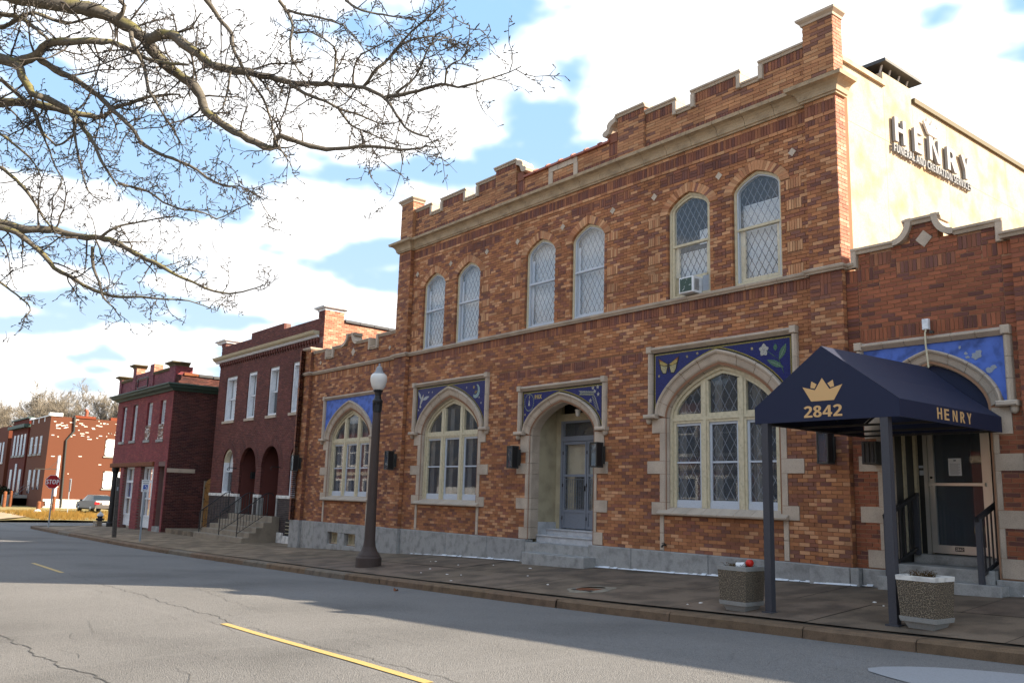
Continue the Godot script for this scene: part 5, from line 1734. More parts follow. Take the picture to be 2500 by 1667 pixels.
func mosaics(H: Node) -> void:
	var blue := Color(0.016, 0.028, 0.2)
	var gold := Color(0.4, 0.33, 0.08)
	for d in [W_MID, W_BIG, D_MID]:
		var black := spandrel(d, 0.002)
		black.col = Color(0.012, 0.012, 0.014)
		for i in black.c.size(): black.c[i] = black.col
		var pan := part(H, "mosaic_panel", black, M.mosaic)
		var g := spandrel(d, 0.004, 0.03)
		for i in g.c.size(): g.c[i] = gold
		part(pan, "gold_border", g, M.mosaic)
		var b := spandrel(d, 0.006, 0.055)
		for i in b.c.size(): b.c[i] = blue
		part(pan, "blue_field", b, M.mosaic)
		var c: float = d.c
		var z := 0.01
		var star := Color(0.62, 0.52, 0.26); var white := Color(0.66, 0.64, 0.58)
		if d == W_BIG:
			for s in [1.0, -1.0]:
				var o := Vector2(-1.245, 4.29)
				var m := func(x: float, y: float) -> Vector2: return o + Vector2(x * s, y)
				flat(pan, "butterfly_wing", c, [m.call(0.01, 0.0), m.call(0.12, 0.07), m.call(0.285, 0.15), m.call(0.25, 0.02), m.call(0.21, -0.1), m.call(0.15, -0.19), m.call(0.06, -0.19), m.call(0.04, -0.1)], z, Color(0.03, 0.025, 0.02))
				flat(pan, "butterfly_wing", c, [m.call(0.02, 0.0), m.call(0.12, 0.055), m.call(0.24, 0.1), m.call(0.225, 0.02), m.call(0.1, -0.03)], z + 0.003, Color(0.6, 0.45, 0.14))
				flat(pan, "butterfly_wing", c, [m.call(0.03, -0.03), m.call(0.1, -0.04), m.call(0.21, 0.0), m.call(0.19, -0.1), m.call(0.14, -0.17), m.call(0.07, -0.17), m.call(0.05, -0.1)], z + 0.003, Color(0.62, 0.55, 0.3))
				flat(pan, "butterfly_wing", c, [m.call(0.14, 0.075), m.call(0.26, 0.13), m.call(0.22, 0.075)], z + 0.0045, Color(0.45, 0.12, 0.03))
			flat(pan, "butterfly_body", c, leaf_pts(Vector2(-1.245, 4.12), Vector2(-1.245, 4.34), 0.018), z + 0.006, Color(0.05, 0.03, 0.02))
			for p in [Vector2(-0.76, 4.4), Vector2(-1.5, 4.07), Vector2(0.79, 4.385), Vector2(-0.5, 4.44)]: flat(pan, "star", c, star_pts(p, 0.036), z, star)
			for k in 5:
				var t := TAU * k / 5 + 0.3
				var q := Vector2(1.05, 4.33) + Vector2(cos(t) * 0.05, sin(t) * 0.065)
				flat(pan, "petal", c, leaf_pts(q - Vector2(cos(t), sin(t)) * 0.05, q + Vector2(cos(t), sin(t)) * 0.06, 0.045), z + 0.001 * k, white)
			flat(pan, "seed_pod", c, leaf_pts(Vector2(1.295, 4.29), Vector2(1.3, 4.42), 0.042), z, Color(0.1, 0.24, 0.15))
			flat(pan, "leaf", c, leaf_pts(Vector2(1.37, 4.11), Vector2(1.525, 4.4), 0.06), z, Color(0.12, 0.25, 0.16))
			flat(pan, "leaf", c, leaf_pts(Vector2(1.46, 3.97), Vector2(1.11, 4.14), 0.055), z, Color(0.11, 0.24, 0.16))
			flat(pan, "leaf_vein", c, leaf_pts(Vector2(1.37, 4.11), Vector2(1.52, 4.38), 0.006), z + 0.003, Color(0.3, 0.42, 0.3))
			flat(pan, "leaf_vein", c, leaf_pts(Vector2(1.46, 3.97), Vector2(1.13, 4.13), 0.006), z + 0.003, Color(0.3, 0.42, 0.3))
			flat(pan, "stem", c, leaf_pts(Vector2(1.47, 3.85), Vector2(1.36, 4.15), 0.007), z + 0.001, Color(0.1, 0.22, 0.12))
			flat(pan, "stem", c, leaf_pts(Vector2(1.36, 4.13), Vector2(1.1, 4.32), 0.006), z + 0.001, Color(0.1, 0.22, 0.12))
		elif d == W_MID:
			flat(pan, "dove_body", c, leaf_pts(Vector2(-1.47, 4.02), Vector2(-1.3, 4.34), 0.05), z, white)
			flat(pan, "dove_wing", c, leaf_pts(Vector2(-1.39, 4.18), Vector2(-1.58, 4.44), 0.045), z + 0.002, Color(0.55, 0.6, 0.66))
			flat(pan, "dove_wing", c, leaf_pts(Vector2(-1.36, 4.18), Vector2(-1.0, 4.26), 0.05), z + 0.002, Color(0.58, 0.62, 0.66))
			flat(pan, "dove_tail", c, [Vector2(-1.44, 4.06), Vector2(-1.39, 3.98), Vector2(-1.45, 3.95), Vector2(-1.5, 3.99)], z + 0.003, white)
			for p in [Vector2(-1.04, 4.38), Vector2(-1.53, 3.9), Vector2(0.78, 4.37), Vector2(1.35, 4.07), Vector2(1.44, 3.92), Vector2(-0.86, 4.37)]: flat(pan, "star", c, star_pts(p, 0.034), z, white)
			flat(pan, "planet", c, star_pts(Vector2(1.1, 4.36), 0.05, 12), z, Color(0.6, 0.5, 0.16))
			var cre := []
			for k in 13:
				var t := -2.2 + 3.4 * k / 12
				cre.append(Vector2(1.2, 4.25) + Vector2(cos(t) * 0.17, sin(t) * 0.19))
			for k in range(12, -1, -1):
				var t := -2.2 + 3.4 * k / 12
				cre.append(Vector2(1.165, 4.285) + Vector2(cos(t) * 0.12, sin(t) * 0.14))
			flat(pan, "crescent", c, cre, z, Color(0.4, 0.56, 0.55))
			flat(pan, "bee", c, leaf_pts(Vector2(1.13, 4.2), Vector2(1.27, 4.25), 0.035), z + 0.003, Color(0.3, 0.22, 0.1))
		else:
			for k in 22:
				var t := TAU * k / 22
				flat(pan, "wreath_leaf", c, leaf_pts(Vector2(-1.14 + 0.155 * cos(t), 3.8 + 0.19 * sin(t)), Vector2(-1.14 + 0.185 * cos(t + 0.25), 3.8 + 0.22 * sin(t + 0.25)), 0.012), z, Color(0.34, 0.4, 0.3))
			flat(pan, "candle", c, [Vector2(-1.175, 3.72), Vector2(-1.105, 3.72), Vector2(-1.135, 3.86), Vector2(-1.145, 3.86)], z, white)
			flat(pan, "flame", c, leaf_pts(Vector2(-1.14, 3.87), Vector2(-1.12, 3.98), 0.014), z, Color(0.5, 0.48, 0.34))
			flat(pan, "star", c, star_pts(Vector2(-1.285, 3.51), 0.036), z, star)
			letters(pan, "lettering", "PAX", Vector3(c - 0.93, 3.865, 0.006), FACE_Z, 0.25, 0.105, 0.006, M.yellow_paint)
			for k in 16:
				var t := k / 15.0
				var p := Vector2(1.12, 3.86).lerp(Vector2(0.68, 3.9), t)
				flat(pan, "palm_leaf", c, leaf_pts(p, p + Vector2(-0.07, 0.05 + 0.01 * (k % 2)), 0.009), z, Color(0.45, 0.45, 0.38))
				flat(pan, "palm_leaf", c, leaf_pts(p, p + Vector2(-0.07, -0.055), 0.009), z + 0.001, Color(0.4, 0.42, 0.34))
				var q := Vector2(1.1, 3.82).lerp(Vector2(1.23, 3.5), t)
				if k % 2 == 0:
					flat(pan, "palm_leaf", c, leaf_pts(q, q + Vector2(0.06, -0.06), 0.009), z, Color(0.45, 0.45, 0.38))
					flat(pan, "palm_leaf", c, leaf_pts(q, q + Vector2(-0.06, -0.07), 0.009), z, Color(0.42, 0.43, 0.36))
			for p in [Vector2(1.073, 3.98), Vector2(1.222, 3.99), Vector2(1.24, 3.83), Vector2(0.995, 3.7), Vector2(1.13, 3.9)]: flat(pan, "blossom", c, star_pts(p, 0.055, 5), z + 0.004, white)
	# plain painted spandrels of the wings
	for d in [W_LEFT, D_RIGHT]:
		part(H, "blue_spandrel", spandrel(d, 0.004), M.blue_paint)
	rng.seed = 31
	for k in 16:
		var p := Vector2(rng.randf_range(0.3, 0.98), rng.randf_range(3.55, 4.0))
		if k > 9: p = Vector2(rng.randf_range(0.55, 0.85), rng.randf_range(3.62, 3.85))
		if p.y < D_RIGHT.yo + D_RIGHT.ho * arch_f(p.x / D_RIGHT.wo, 0.3) + 0.07: continue
		var o := []
		var r := rng.randf_range(0.02, 0.06)
		for q in 11:
			var t := TAU * q / 11
			o.append(p + Vector2(cos(t) * r * rng.randf_range(0.5, 1.5), sin(t) * r * rng.randf_range(0.5, 1.3)))
		flat(H, "bare_patch", D_RIGHT.c, o, 0.006 + k * 0.0004, Color.WHITE, M.bare_plaster)

# ---------------------------------------------------------------- things on the front
func make_front_things() -> void:
	# canopy
	var C := thing("canopy", "navy blue gabled fabric canopy with gold crown and 2842 over the entrance", "canopy", Vector3(-6.43, walk_y(-6.43, 3.0), 3.0))
	var zf := 3.07; var zb := 0.13
	var l := -7.515; var r := -5.385; var a := -6.435
	var fab := MB.new()
	var f := [Vector3(l, 2.64, zf), Vector3(r, 2.64, zf), Vector3(r, 2.86, zf), Vector3(a, 3.645, zf), Vector3(l, 2.87, zf)]
	fab.tri(f[0], f[1], f[2]); fab.tri(f[0], f[2], f[4]); fab.tri(f[4], f[2], f[3])
	part(C, "front_gable", fab, M.canvas)
	for s in [1.0, -1.0]:
		var x: float = r if s > 0 else l
		fab = MB.new()
		var n := 14
		for k in n:
			var z0 := lerpf(zf, zb, float(k) / n); var z1 := lerpf(zf, zb, float(k + 1) / n)
			var sag0 := 0.012 * sin(PI * fmod(float(k) / n * 3.0, 1.0)); var sag1 := 0.012 * sin(PI * fmod(float(k + 1) / n * 3.0, 1.0)) if k < n - 1 else 0.0
			var m0 := Vector3((x + a) / 2, 3.255 - sag0, z0); var m1 := Vector3((x + a) / 2, 3.255 - sag1, z1)
			var q := [Vector3(x, 2.865, z0), Vector3(x, 2.865, z1), m1, m0]
			var u := [m0, m1, Vector3(a, 3.645 + 0.055 * (k + 1) / n, z1), Vector3(a, 3.645 + 0.055 * k / n, z0)]
			if s < 0: q.reverse(); u.reverse()
			fab.quad(q[0], q[1], q[2], q[3]); fab.quad(u[0], u[1], u[2], u[3])
		part(C, "roof_slope", fab, M.canvas)
		fab = MB.new()
		var v := [Vector3(x, 2.64, zf), Vector3(x, 2.64, zb), Vector3(x, 2.865, zb), Vector3(x, 2.865, zf)]
		if s < 0: v.reverse()
		fab.quad(v[0], v[1], v[2], v[3])
		part(C, "valance", fab, M.canvas)
	var inf := MB.new()
	for k in 24:
		var x0: float = -6.43 - 0.79 + 1.58 * k / 24; var x1: float = -6.43 - 0.79 + 1.58 * (k + 1) / 24
		inf.quad(Vector3(x0, 2.7, -0.1), Vector3(x1, 2.7, -0.1), Vector3(x1, D_RIGHT.yi + D_RIGHT.hi * arch_f(absf(x1 + 6.43) / 0.8, 0.3), -0.1), Vector3(x0, D_RIGHT.yi + D_RIGHT.hi * arch_f(absf(x0 + 6.43) / 0.8, 0.3), -0.1))
	part(C, "arch_infill", inf, M.canvas)
	var bars := MB.new()
	for z in [3.03, 2.0, 1.0, 0.16]:
		bars.bar(Vector3(l + 0.03, 2.66, z), Vector3(r - 0.03, 2.66, z), 0.03, 0.03)
		bars.bar(Vector3(l + 0.03, 2.84, z), Vector3(a, 3.61, z), 0.03, 0.03); bars.bar(Vector3(r - 0.03, 2.84, z), Vector3(a, 3.61, z), 0.03, 0.03)
	for x in [l + 0.03, r - 0.03]: bars.bar(Vector3(x, 2.66, 3.03), Vector3(x, 2.66, 0.14), 0.03, 0.03)
	bars.bar(Vector3(a, 3.6, 3.03), Vector3(a, 3.65, 0.14), 0.03, 0.03)
	part(C, "frame", bars, M.black_metal)
	for x in [-7.36, -5.6]:
		var p := MB.new()
		p.box(Vector3(x - 0.052, walk_y(x, 3.02) - 0.02, 2.968), Vector3(x + 0.052, 2.66, 3.066))
		var post := part(C, "post", p, M.post_metal)
		p = MB.new()
		p.box(Vector3(x - 0.085, walk_y(x, 3.02) - 0.01, 2.94), Vector3(x + 0.085, walk_y(x, 3.02) + 0.012, 3.1))
		part(post, "foot_plate", p, M.post_metal)
	for poly in [[Vector2(-6.732, 3.104), Vector2(-6.606, 2.903), Vector2(-6.27, 2.903), Vector2(-6.142, 3.103), Vector2(-6.331, 3.053), Vector2(-6.436, 3.209), Vector2(-6.544, 3.052)], [Vector2(-6.596, 3.174), Vector2(-6.517, 3.129), Vector2(-6.552, 3.073), Vector2(-6.612, 3.089)], [Vector2(-6.278, 3.171), Vector2(-6.26, 3.087), Vector2(-6.314, 3.072), Vector2(-6.357, 3.131)]]:
		var mb := MB.new()
		mb.prism(PackedVector2Array(poly), zf + 0.001, zf + 0.004)
		part(C, "crown_print", mb, M.gold_print)
	letters(C, "number_print", "2842", Vector3(-6.722, 2.688, zf + 0.001), FACE_Z, 0.563, 0.155, 0.003, M.gold_print)
	var hx := [2.098, 1.9, 1.66, 1.44, 1.24]
	for k in 5:
		letters(C, "name_print", "HENRY"[k], Vector3(r + 0.001, 2.685, hx[k]), FACE_X, 0.135, 0.15, 0.003, M.gold_print)
	# heater box under the canopy, seen end on
	var U := thing("wall_heater", "dark ribbed metal box fixed under the canopy by the entrance arch", "heater", Vector3(-7.3, 2.2, 0.2))
	var hb := MB.new()
	hb.cbox(Vector3(-0.12, 0.0, -0.19), Vector3(0.12, 0.36, 0.2), 0.01)
	part(U, "case", hb, M.bronze, true)
	for k in 3:
		hb = MB.new()
		hb.box(Vector3(-0.1 + k * 0.075, 0.03, 0.2), Vector3(-0.06 + k * 0.075, 0.33, 0.215))
		part(U, "rib", hb, M.black_metal, true)

	# letters on the stucco flank
	var S := thing("wall_sign", "raised grey HENRY letters with crown and small line on the cream stucco flank", "sign", Vector3(-7.86, 8.2, -3.5))
	var lx := [[1.95, 0.43], [2.71, 0.33], [3.33, 0.48], [4.1, 0.42], [4.74, 0.43]]
	for k in 5:
		letters(S, "letter", "HENRY"[k], Vector3(-7.835, 8.47, -lx[k][0]), FACE_X, lx[k][1], 0.5, 0.06, M.lamp_grey)
	letters(S, "small_line", "FUNERAL AND CREMATION SERVICES", Vector3(-7.835, 8.245, -1.9), FACE_X, 3.27, 0.17, 0.05, M.lead, 700)
	var cw := MB.new()
	var cp := []
	for q in [Vector2(3.17, 9.26), Vector2(3.36, 9.03), Vector2(3.74, 9.03), Vector2(3.93, 9.29), Vector2(3.68, 9.2), Vector2(3.57, 9.38), Vector2(3.46, 9.21)]: cp.append(q)
	cw.prism_m(PackedVector2Array(cp), 0.0, 0.045, Transform3D(Vector3(0, 0, -1), Vector3(0, 1, 0), Vector3(1, 0, 0), Vector3(-7.835, 0, 0)))
	part(S, "crown", cw, M.white_paint)
	for q in [[Vector2(3.33, 9.36), Vector2(3.42, 9.31), Vector2(3.38, 9.24), Vector2(3.31, 9.27)], [Vector2(3.8, 9.37), Vector2(3.83, 9.28), Vector2(3.76, 9.25), Vector2(3.71, 9.31)]]:
		cw = MB.new()
		cw.prism_m(PackedVector2Array(q), 0.0, 0.045, Transform3D(Vector3(0, 0, -1), Vector3(0, 1, 0), Vector3(1, 0, 0), Vector3(-7.835, 0, 0)))
		part(S, "crown_jewel", cw, M.white_paint)

	# wall lanterns
	var spots := [[-28.28, 0.12, "black box lantern on the leftmost pilaster of the brick front, beside the dark red house"], [-22.04, 0.12, "black box lantern on the pilaster just right of the street lamp"], [-16.515, 0.0, "black box lantern on the wall left of the centre door"], [-13.637, 0.0, "black box lantern on the wall right of the centre door"], [-8.09, 0.12, "black box lantern on the corner pilaster half hidden under the canopy"]]
	for s in spots:
		var L := thing("wall_lantern", s[2], "lantern", Vector3(s[0], 2.48, s[1]), "box lanterns along the brick front")
		var w := 0.092; var z0 := 0.12; var z1 := 0.305
		var mb := MB.new()
		for x in [-w, w]:
			for z in [z0, z1]: mb.box(Vector3(x - 0.012, -0.25, z - 0.012), Vector3(x + 0.012, 0.25, z + 0.012))
		mb.box(Vector3(-w, 0.235, z0), Vector3(w, 0.255, z1)); mb.box(Vector3(-w - 0.012, 0.25, z0 - 0.012), Vector3(w + 0.012, 0.27, z1 + 0.012)); mb.box(Vector3(-w - 0.012, -0.27, z0 - 0.012), Vector3(w + 0.012, -0.24, z1 + 0.012))
		part(L, "frame", mb, M.bronze, true)
		mb = MB.new()
		mb.quad(Vector3(-w, -0.24, z1 - 0.004), Vector3(w, -0.24, z1 - 0.004), Vector3(w, 0.24, z1 - 0.004), Vector3(-w, 0.24, z1 - 0.004))
		part(L, "pane", mb, M.door_pane, true)
		mb = MB.new()
		mb.box(Vector3(w - 0.006, -0.24, z0), Vector3(w - 0.002, 0.24, z1)); mb.box(Vector3(-w + 0.002, -0.24, z0), Vector3(-w + 0.006, 0.24, z1)); mb.box(Vector3(-w, -0.24, z0 - 0.004), Vector3(w, 0.24, z0))
		part(L, "dark_side", mb, M.black, true)
		mb = MB.new()
		mb.box(Vector3(-0.06, -0.19, 0.0), Vector3(0.06, 0.19, 0.05)); mb.box(Vector3(-0.03, -0.05, 0.05), Vector3(0.03, 0.05, z0))
		part(L, "wall_bracket", mb, M.bronze, true)

	# window air conditioner
	var A := thing("air_conditioner", "white window air conditioner with green front grille on the upper storey sill", "air conditioner", Vector3(-11.15, 5.66, 0.0))
	var ac := MB.new()
	ac.cbox(Vector3(-0.185, 0.0, -0.15), Vector3(0.185, 0.33, 0.2), 0.012)
	part(A, "case", ac, M.white_paint, true)
	ac = MB.new()
	ac.box(Vector3(-0.15, 0.03, 0.2), Vector3(0.145, 0.3, 0.206))
	part(A, "coil_face", ac, M.green_paint, true)
	rng.seed = 3
	for k in 9:
		ac = MB.new()
		var p := Vector3(rng.randf_range(-0.14, 0.12), rng.randf_range(0.04, 0.28), 0.206)
		ac.bar(p, p + Vector3(rng.randf_range(-0.03, 0.05), rng.randf_range(-0.02, 0.04), 0.0), 0.008, 0.004, Vector3.BACK)
		part(A, "bent_fin", ac, M.white_paint, true)
	for k in 12:
		ac = MB.new()
		ac.box(Vector3(0.183, 0.05 + k * 0.02, 0.02), Vector3(0.19, 0.058 + k * 0.02, 0.16))
		part(A, "louvre", ac, M.black_metal, true)
	for k in 8:
		ac = MB.new()
		var x := 0.2 + k * 0.027
		ac.quad(Vector3(x, 0.02, -0.1), Vector3(x + 0.0135, 0.02, -0.07), Vector3(x + 0.0135, 0.37, -0.07), Vector3(x, 0.37, -0.1))
		ac.quad(Vector3(x + 0.0135, 0.02, -0.07), Vector3(x + 0.027, 0.02, -0.1), Vector3(x + 0.027, 0.37, -0.1), Vector3(x + 0.0135, 0.37, -0.07))
		part(A, "side_curtain", ac, M.sash, true)

	# white flood lamp, its cable, hose tap
	var F := thing("security_light", "small white box lamp with a cable above the canopied entrance arch", "lamp", Vector3(-6.43, 4.3, 0.05))
	var fl := MB.new()
	fl.cbox(Vector3(-0.05, 0.0, -0.01), Vector3(0.05, 0.17, 0.06), 0.008)
	part(F, "housing", fl, M.white_paint, true)
	fl = MB.new()
	fl.tube(PackedVector3Array([Vector3(0, 0, 0.03), Vector3(0.0, -0.06, 0.07), Vector3(0.01, -0.25, 0.09), Vector3(0.03, -0.45, 0.1), Vector3(0.05, -0.62, 0.12)]), PackedFloat32Array([0.014, 0.014, 0.016, 0.016, 0.014]), 6)
	part(F, "cable", fl, M.cream, true)
	fl = MB.new()
	fl.box(Vector3(0.06, -0.07, 0.0), Vector3(0.11, -0.03, 0.06))
	part(F, "sensor", fl, M.bronze, true)
	var T := thing("hose_tap", "small dark hose tap low on the brick wall right of the centre door", "tap", Vector3(-11.87, 0.68, 0.0))
	var tp := MB.new()
	tp.tube(PackedVector3Array([Vector3(0, 0, 0), Vector3(0, 0, 0.08), Vector3(0, -0.04, 0.12)]), PackedFloat32Array([0.02, 0.022, 0.018]), 8)
	part(T, "spout", tp, M.bronze, true)
	tp = MB.new()
	tp.lathe([Vector2(0.0, 0.03), Vector2(0.035, 0.03), Vector2(0.035, 0.045), Vector2(0.0, 0.045)], Vector3(0, 0, 0.07), 8)
	part(T, "wheel", tp, M.bronze, true)

# ---------------------------------------------------------------- dark red house next door
func sash_window(parent: Node, c: float, w: float, y0: float, y1: float, z: float, arch := 0.0, lower_dark := false) -> void:
	# white double-hung window set back in the wall
	var fr := MB.new()
	var x0 := c - w / 2; var x1 := c + w / 2
	var ys := y1 - arch
	fr.box(Vector3(x0, y0, z - 0.26), Vector3(x0 + 0.09, ys, z - 0.05)); fr.box(Vector3(x1 - 0.09, y0, z - 0.26), Vector3(x1, ys, z - 0.05))
	fr.box(Vector3(x0 + 0.09, y0, z - 0.26), Vector3(x1 - 0.09, y0 + 0.08, z - 0.05))
	if arch > 0:
		var d := {"c": c, "a": 0.0, "wi": w / 2, "yi": ys, "hi": arch, "wo": 1, "yo": 1, "ho": 1}
		var af := arch_frame(d, 0.0, 0.09, ys, z - 0.26, z - 0.05)
		part(parent, "window_head", af, M.cream)
	else:
		fr.box(Vector3(x0 + 0.09, y1 - 0.12, z - 0.26), Vector3(x1 - 0.09, y1, z - 0.05))
	var mid := (y0 + y1) / 2
	fr.box(Vector3(x0 + 0.09, mid - 0.03, z - 0.24), Vector3(x1 - 0.09, mid + 0.03, z - 0.17))
	var win := part(parent, "window", fr, M.white_paint)
	var pn := MB.new()
	pn.quad(Vector3(x0 + 0.09, y0 + 0.08, z - 0.21), Vector3(x1 - 0.09, y0 + 0.08, z - 0.21), Vector3(x1 - 0.09, y1 - 0.05, z - 0.21), Vector3(x0 + 0.09, y1 - 0.05, z - 0.21))
	part(win, "pane", pn, M.pane)
	var bl := MB.new()
	var b0 := mid if lower_dark else y0 + 0.06
	bl.quad(Vector3(x0 + 0.07, b0, z - 0.3), Vector3(x1 - 0.07, b0, z - 0.3), Vector3(x1 - 0.07, y1 - 0.02, z - 0.3), Vector3(x0 + 0.07, y1 - 0.02, z - 0.3))
	part(win, "blind", bl, M.blind)
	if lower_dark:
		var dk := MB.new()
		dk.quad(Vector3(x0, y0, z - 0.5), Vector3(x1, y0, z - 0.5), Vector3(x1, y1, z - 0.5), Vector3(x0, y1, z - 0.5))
		part(win, "room_shade_sheet", dk, M.room)  # dark sheet behind the glass, painted as the shade of an unlit room

func ring_bricks(parent: Node, c: float, w: float, ys: float, h: float, z: float, th: float, pal: String) -> void:
	var mb := MB.new()
	var n := int(PI * w / 0.075)
	for k in n:
		var t0 := PI * k / n + 0.006; var t1 := PI * (k + 1) / n - 0.006
		mb.col = PAL[pal][pick(pal)][0]
		var f := func(t: float, r: float, zz: float) -> Vector3: return Vector3(c - cos(t) * (w + r), ys + sin(t) * (h + r), zz)
		for ring in [[0.0, th * 0.5 - 0.004], [th * 0.5 + 0.004, th]]:
			mb.quad(f.call(t0, ring[0], z), f.call(t1, ring[0], z), f.call(t1, ring[1], z), f.call(t0, ring[1], z))
			mb.quad(f.call(t1, ring[0], z), f.call(t0, ring[0], z), f.call(t0, ring[0], z - 0.14), f.call(t1, ring[0], z - 0.14))
	part(parent, "arch_bricks", mb, M.brick)

func make_red_house() -> void:
	rng.seed = 202
	var H := thing("brick_house", "dark red two-storey brick double house with two arched doorways and a stoop", "house", Vector3(-34.4, -0.4, -0.9))
	var z := -0.9
	var B := []
	var ups := [[-37.93, 1.22], [-35.6, 0.9], [-33.4, 0.9], [-31.23, 0.9]]
	var holes := []
	for u in ups: holes.append(rect(u[0] - u[1] / 2, u[0] + u[1] / 2, 4.38, 6.47))
	var arches := [[-37.55, 0.58, 1.35, 2.68, 0.58], [-35.36, 0.84, 0.5, 2.43, 0.84], [-33.13, 0.84, 0.5, 2.43, 0.84], [-30.75, 0.58, 1.35, 2.68, 0.58]]
	var cut := holes.duplicate()
	var op := []
	for u in ups: op.append(rect(u[0] - u[1] / 2, u[0] + u[1] / 2, 4.5, 6.46))
	for a in arches:
		cut.append({"c": a[0], "w": a[1], "y0": a[2], "ys": a[3], "h": a[4], "a": 0.0, "w2": a[1] + 0.3, "h2": a[4] + 0.3})
		op.append({"c": a[0], "w": a[1], "y0": a[2], "ys": a[3], "h": a[4], "a": 0.0})
	lay(B, -39.47, -29.23, 1.36, 6.98, z, cut, "maroon", 0.07, 0.215)
	lay(B, -39.47, -29.23, 7.2, 7.95, z, [], "maroon", 0.07, 0.215)
	lay(B, -36.09, -32.8, 7.95, 8.2, z, [], "maroon", 0.07, 0.215)
	lay(B, -29.72, -29.23, 7.95, 8.2, z + 0.02, [], "maroon", 0.07, 0.215)
	lay(B, -40.0 + 0.53, -39.0, 7.95, 8.12, z + 0.02, [], "maroon", 0.07, 0.215)
	lay(B, -39.47, -29.23, -0.5, 1.23, z, cut, "slate", 0.07, 0.215)
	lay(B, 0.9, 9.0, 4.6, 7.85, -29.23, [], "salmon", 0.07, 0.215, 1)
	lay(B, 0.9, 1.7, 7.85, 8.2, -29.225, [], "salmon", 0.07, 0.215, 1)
	build_bricks(H, B, 0, 0.1, 0.005)
	var core := MB.new()
	wall_sheet(core, -39.47, -29.23, -0.6, 7.95, op, z - 0.012)
	core.box(Vector3(-36.08, 7.9, z - 0.3), Vector3(-32.81, 8.2, z - 0.012))
	core.box(Vector3(-29.71, 7.9, z - 0.8), Vector3(-29.24, 8.2, z)); core.box(Vector3(-39.46, 7.9, z - 0.5), Vector3(-39.01, 8.12, z))
	core.box(Vector3(-29.6, -0.5, -12.0), Vector3(-29.245, 7.85, z - 0.01))
	core.box(Vector3(-39.46, -0.5, -12.0), Vector3(-39.2, 7.6, z - 0.02))
	core.box(Vector3(-39.4, 7.3, -12.0), Vector3(-29.3, 7.4, z - 0.02)); core.box(Vector3(-39.4, 3.6, -12.0), Vector3(-29.3, 3.75, z - 0.35)); core.box(Vector3(-39.4, -0.5, -12.0), Vector3(-29.3, 7.4, -11.8))
	part(H, "bedding", core, M.mortar_grey)
	for a in arches: ring_bricks(H, a[0], a[1], a[3], a[4], z + 0.015, 0.3, "maroon")
	# stone bands and sills
	for b in [[-39.47, -36.2], [-34.52, -33.97], [-32.29, -29.23]]:
		var mb := MB.new()
		mb.cbox(Vector3(b[0], 1.235, z - 0.1), Vector3(b[1], 1.355, z + 0.03), 0.008)
		part(H, "stone_band", mb, M.white_stone)
	for u in ups:
		var mb := MB.new()
		mb.cbox(Vector3(u[0] - u[1] / 2 - 0.06, 4.385, z - 0.2), Vector3(u[0] + u[1] / 2 + 0.06, 4.5, z + 0.05), 0.008)
		part(H, "sill_stone", mb, M.stone)
	# cornice with its brick dentils
	var g := [Vector2(-0.05, 7.2), Vector2(0.06, 7.22), Vector2(0.1, 7.27), Vector2(0.12, 7.28)]
	sweep(H, "cornice_board", [Vector2(-39.9, z), Vector2(-29.6, z)], [Vector2(-0.05, 7.22), Vector2(0.06, 7.22), Vector2(0.1, 7.27), Vector2(0.12, 7.3), Vector2(-0.05, 7.3)], M.white_paint, 3.4)
	sweep(H, "cornice_board", [Vector2(-39.9, z), Vector2(-29.6, z)], [Vector2(-0.05, 7.302), Vector2(0.14, 7.302), Vector2(0.22, 7.36), Vector2(0.27, 7.45), Vector2(-0.05, 7.46)], M.cream, 3.4)
	var den := MB.new()
	den.col = PAL.maroon[1][0]
	den.box(Vector3(0, 0.07, 0), Vector3(0.115, 0.2, 0.085)); den.box(Vector3(0.02, 0.0, 0), Vector3(0.095, 0.07, 0.05))
	var dm := den.mesh()
	for k in 42:
		var o := part(H, "dentil", dm, M.brick)
		o.position += Vector3(-39.4 + k * 0.237, 6.985, z)
	for c in [[-29.9, -29.12, 8.2, 1.75], [-40.1, -38.85, 8.12, 1.6]]:
		sweep(H, "pier_cap", [Vector2(c[0] + 0.12, -c[3]), Vector2(c[0] + 0.12, z), Vector2(c[1] - 0.1, z), Vector2(c[1] - 0.1, -c[3])], [Vector2(-0.3, c[2]), Vector2(0.02, c[2]), Vector2(0.03, c[2] + 0.05), Vector2(0.12, c[2] + 0.1), Vector2(0.14, c[2] + 0.15), Vector2(-0.3, c[2] + 0.17)], M.white_paint, 2.0)
	# clay coping along the sunlit flank
	for k in 10:
		var mb := MB.new()
		var z0 := -1.75 - k * 0.62
		mb.hexa([Vector3(-29.65, 7.84 - k * 0.012, z0 - 0.6), Vector3(-29.15, 7.84 - k * 0.012, z0 - 0.6), Vector3(-29.15, 7.85 - k * 0.012, z0), Vector3(-29.65, 7.85 - k * 0.012, z0), Vector3(-29.5, 7.95 - k * 0.012, z0 - 0.6), Vector3(-29.22, 7.95 - k * 0.012, z0 - 0.6), Vector3(-29.22, 7.96 - k * 0.012, z0), Vector3(-29.5, 7.96 - k * 0.012, z0)])
		part(H, "coping_tile", mb, M.roof_felt if k < 4 else M.stoop)
	for k in 4:
		var mb := MB.new()
		mb.box(Vector3(-29.24, 7.4, -3.5 - k * 0.12), Vector3(-29.21, 7.6, -3.45 - k * 0.12))
		part(H, "vent_slot", mb, M.black)
	for i in 4: sash_window(H, ups[i][0], ups[i][1], 4.5, 6.46, z, 0.0, i == 2)
	sash_window(H, -37.55, 1.16, 1.36, 3.25, z, 0.57, true)
	sash_window(H, -30.75, 1.16, 1.36, 3.25, z, 0.57, true)
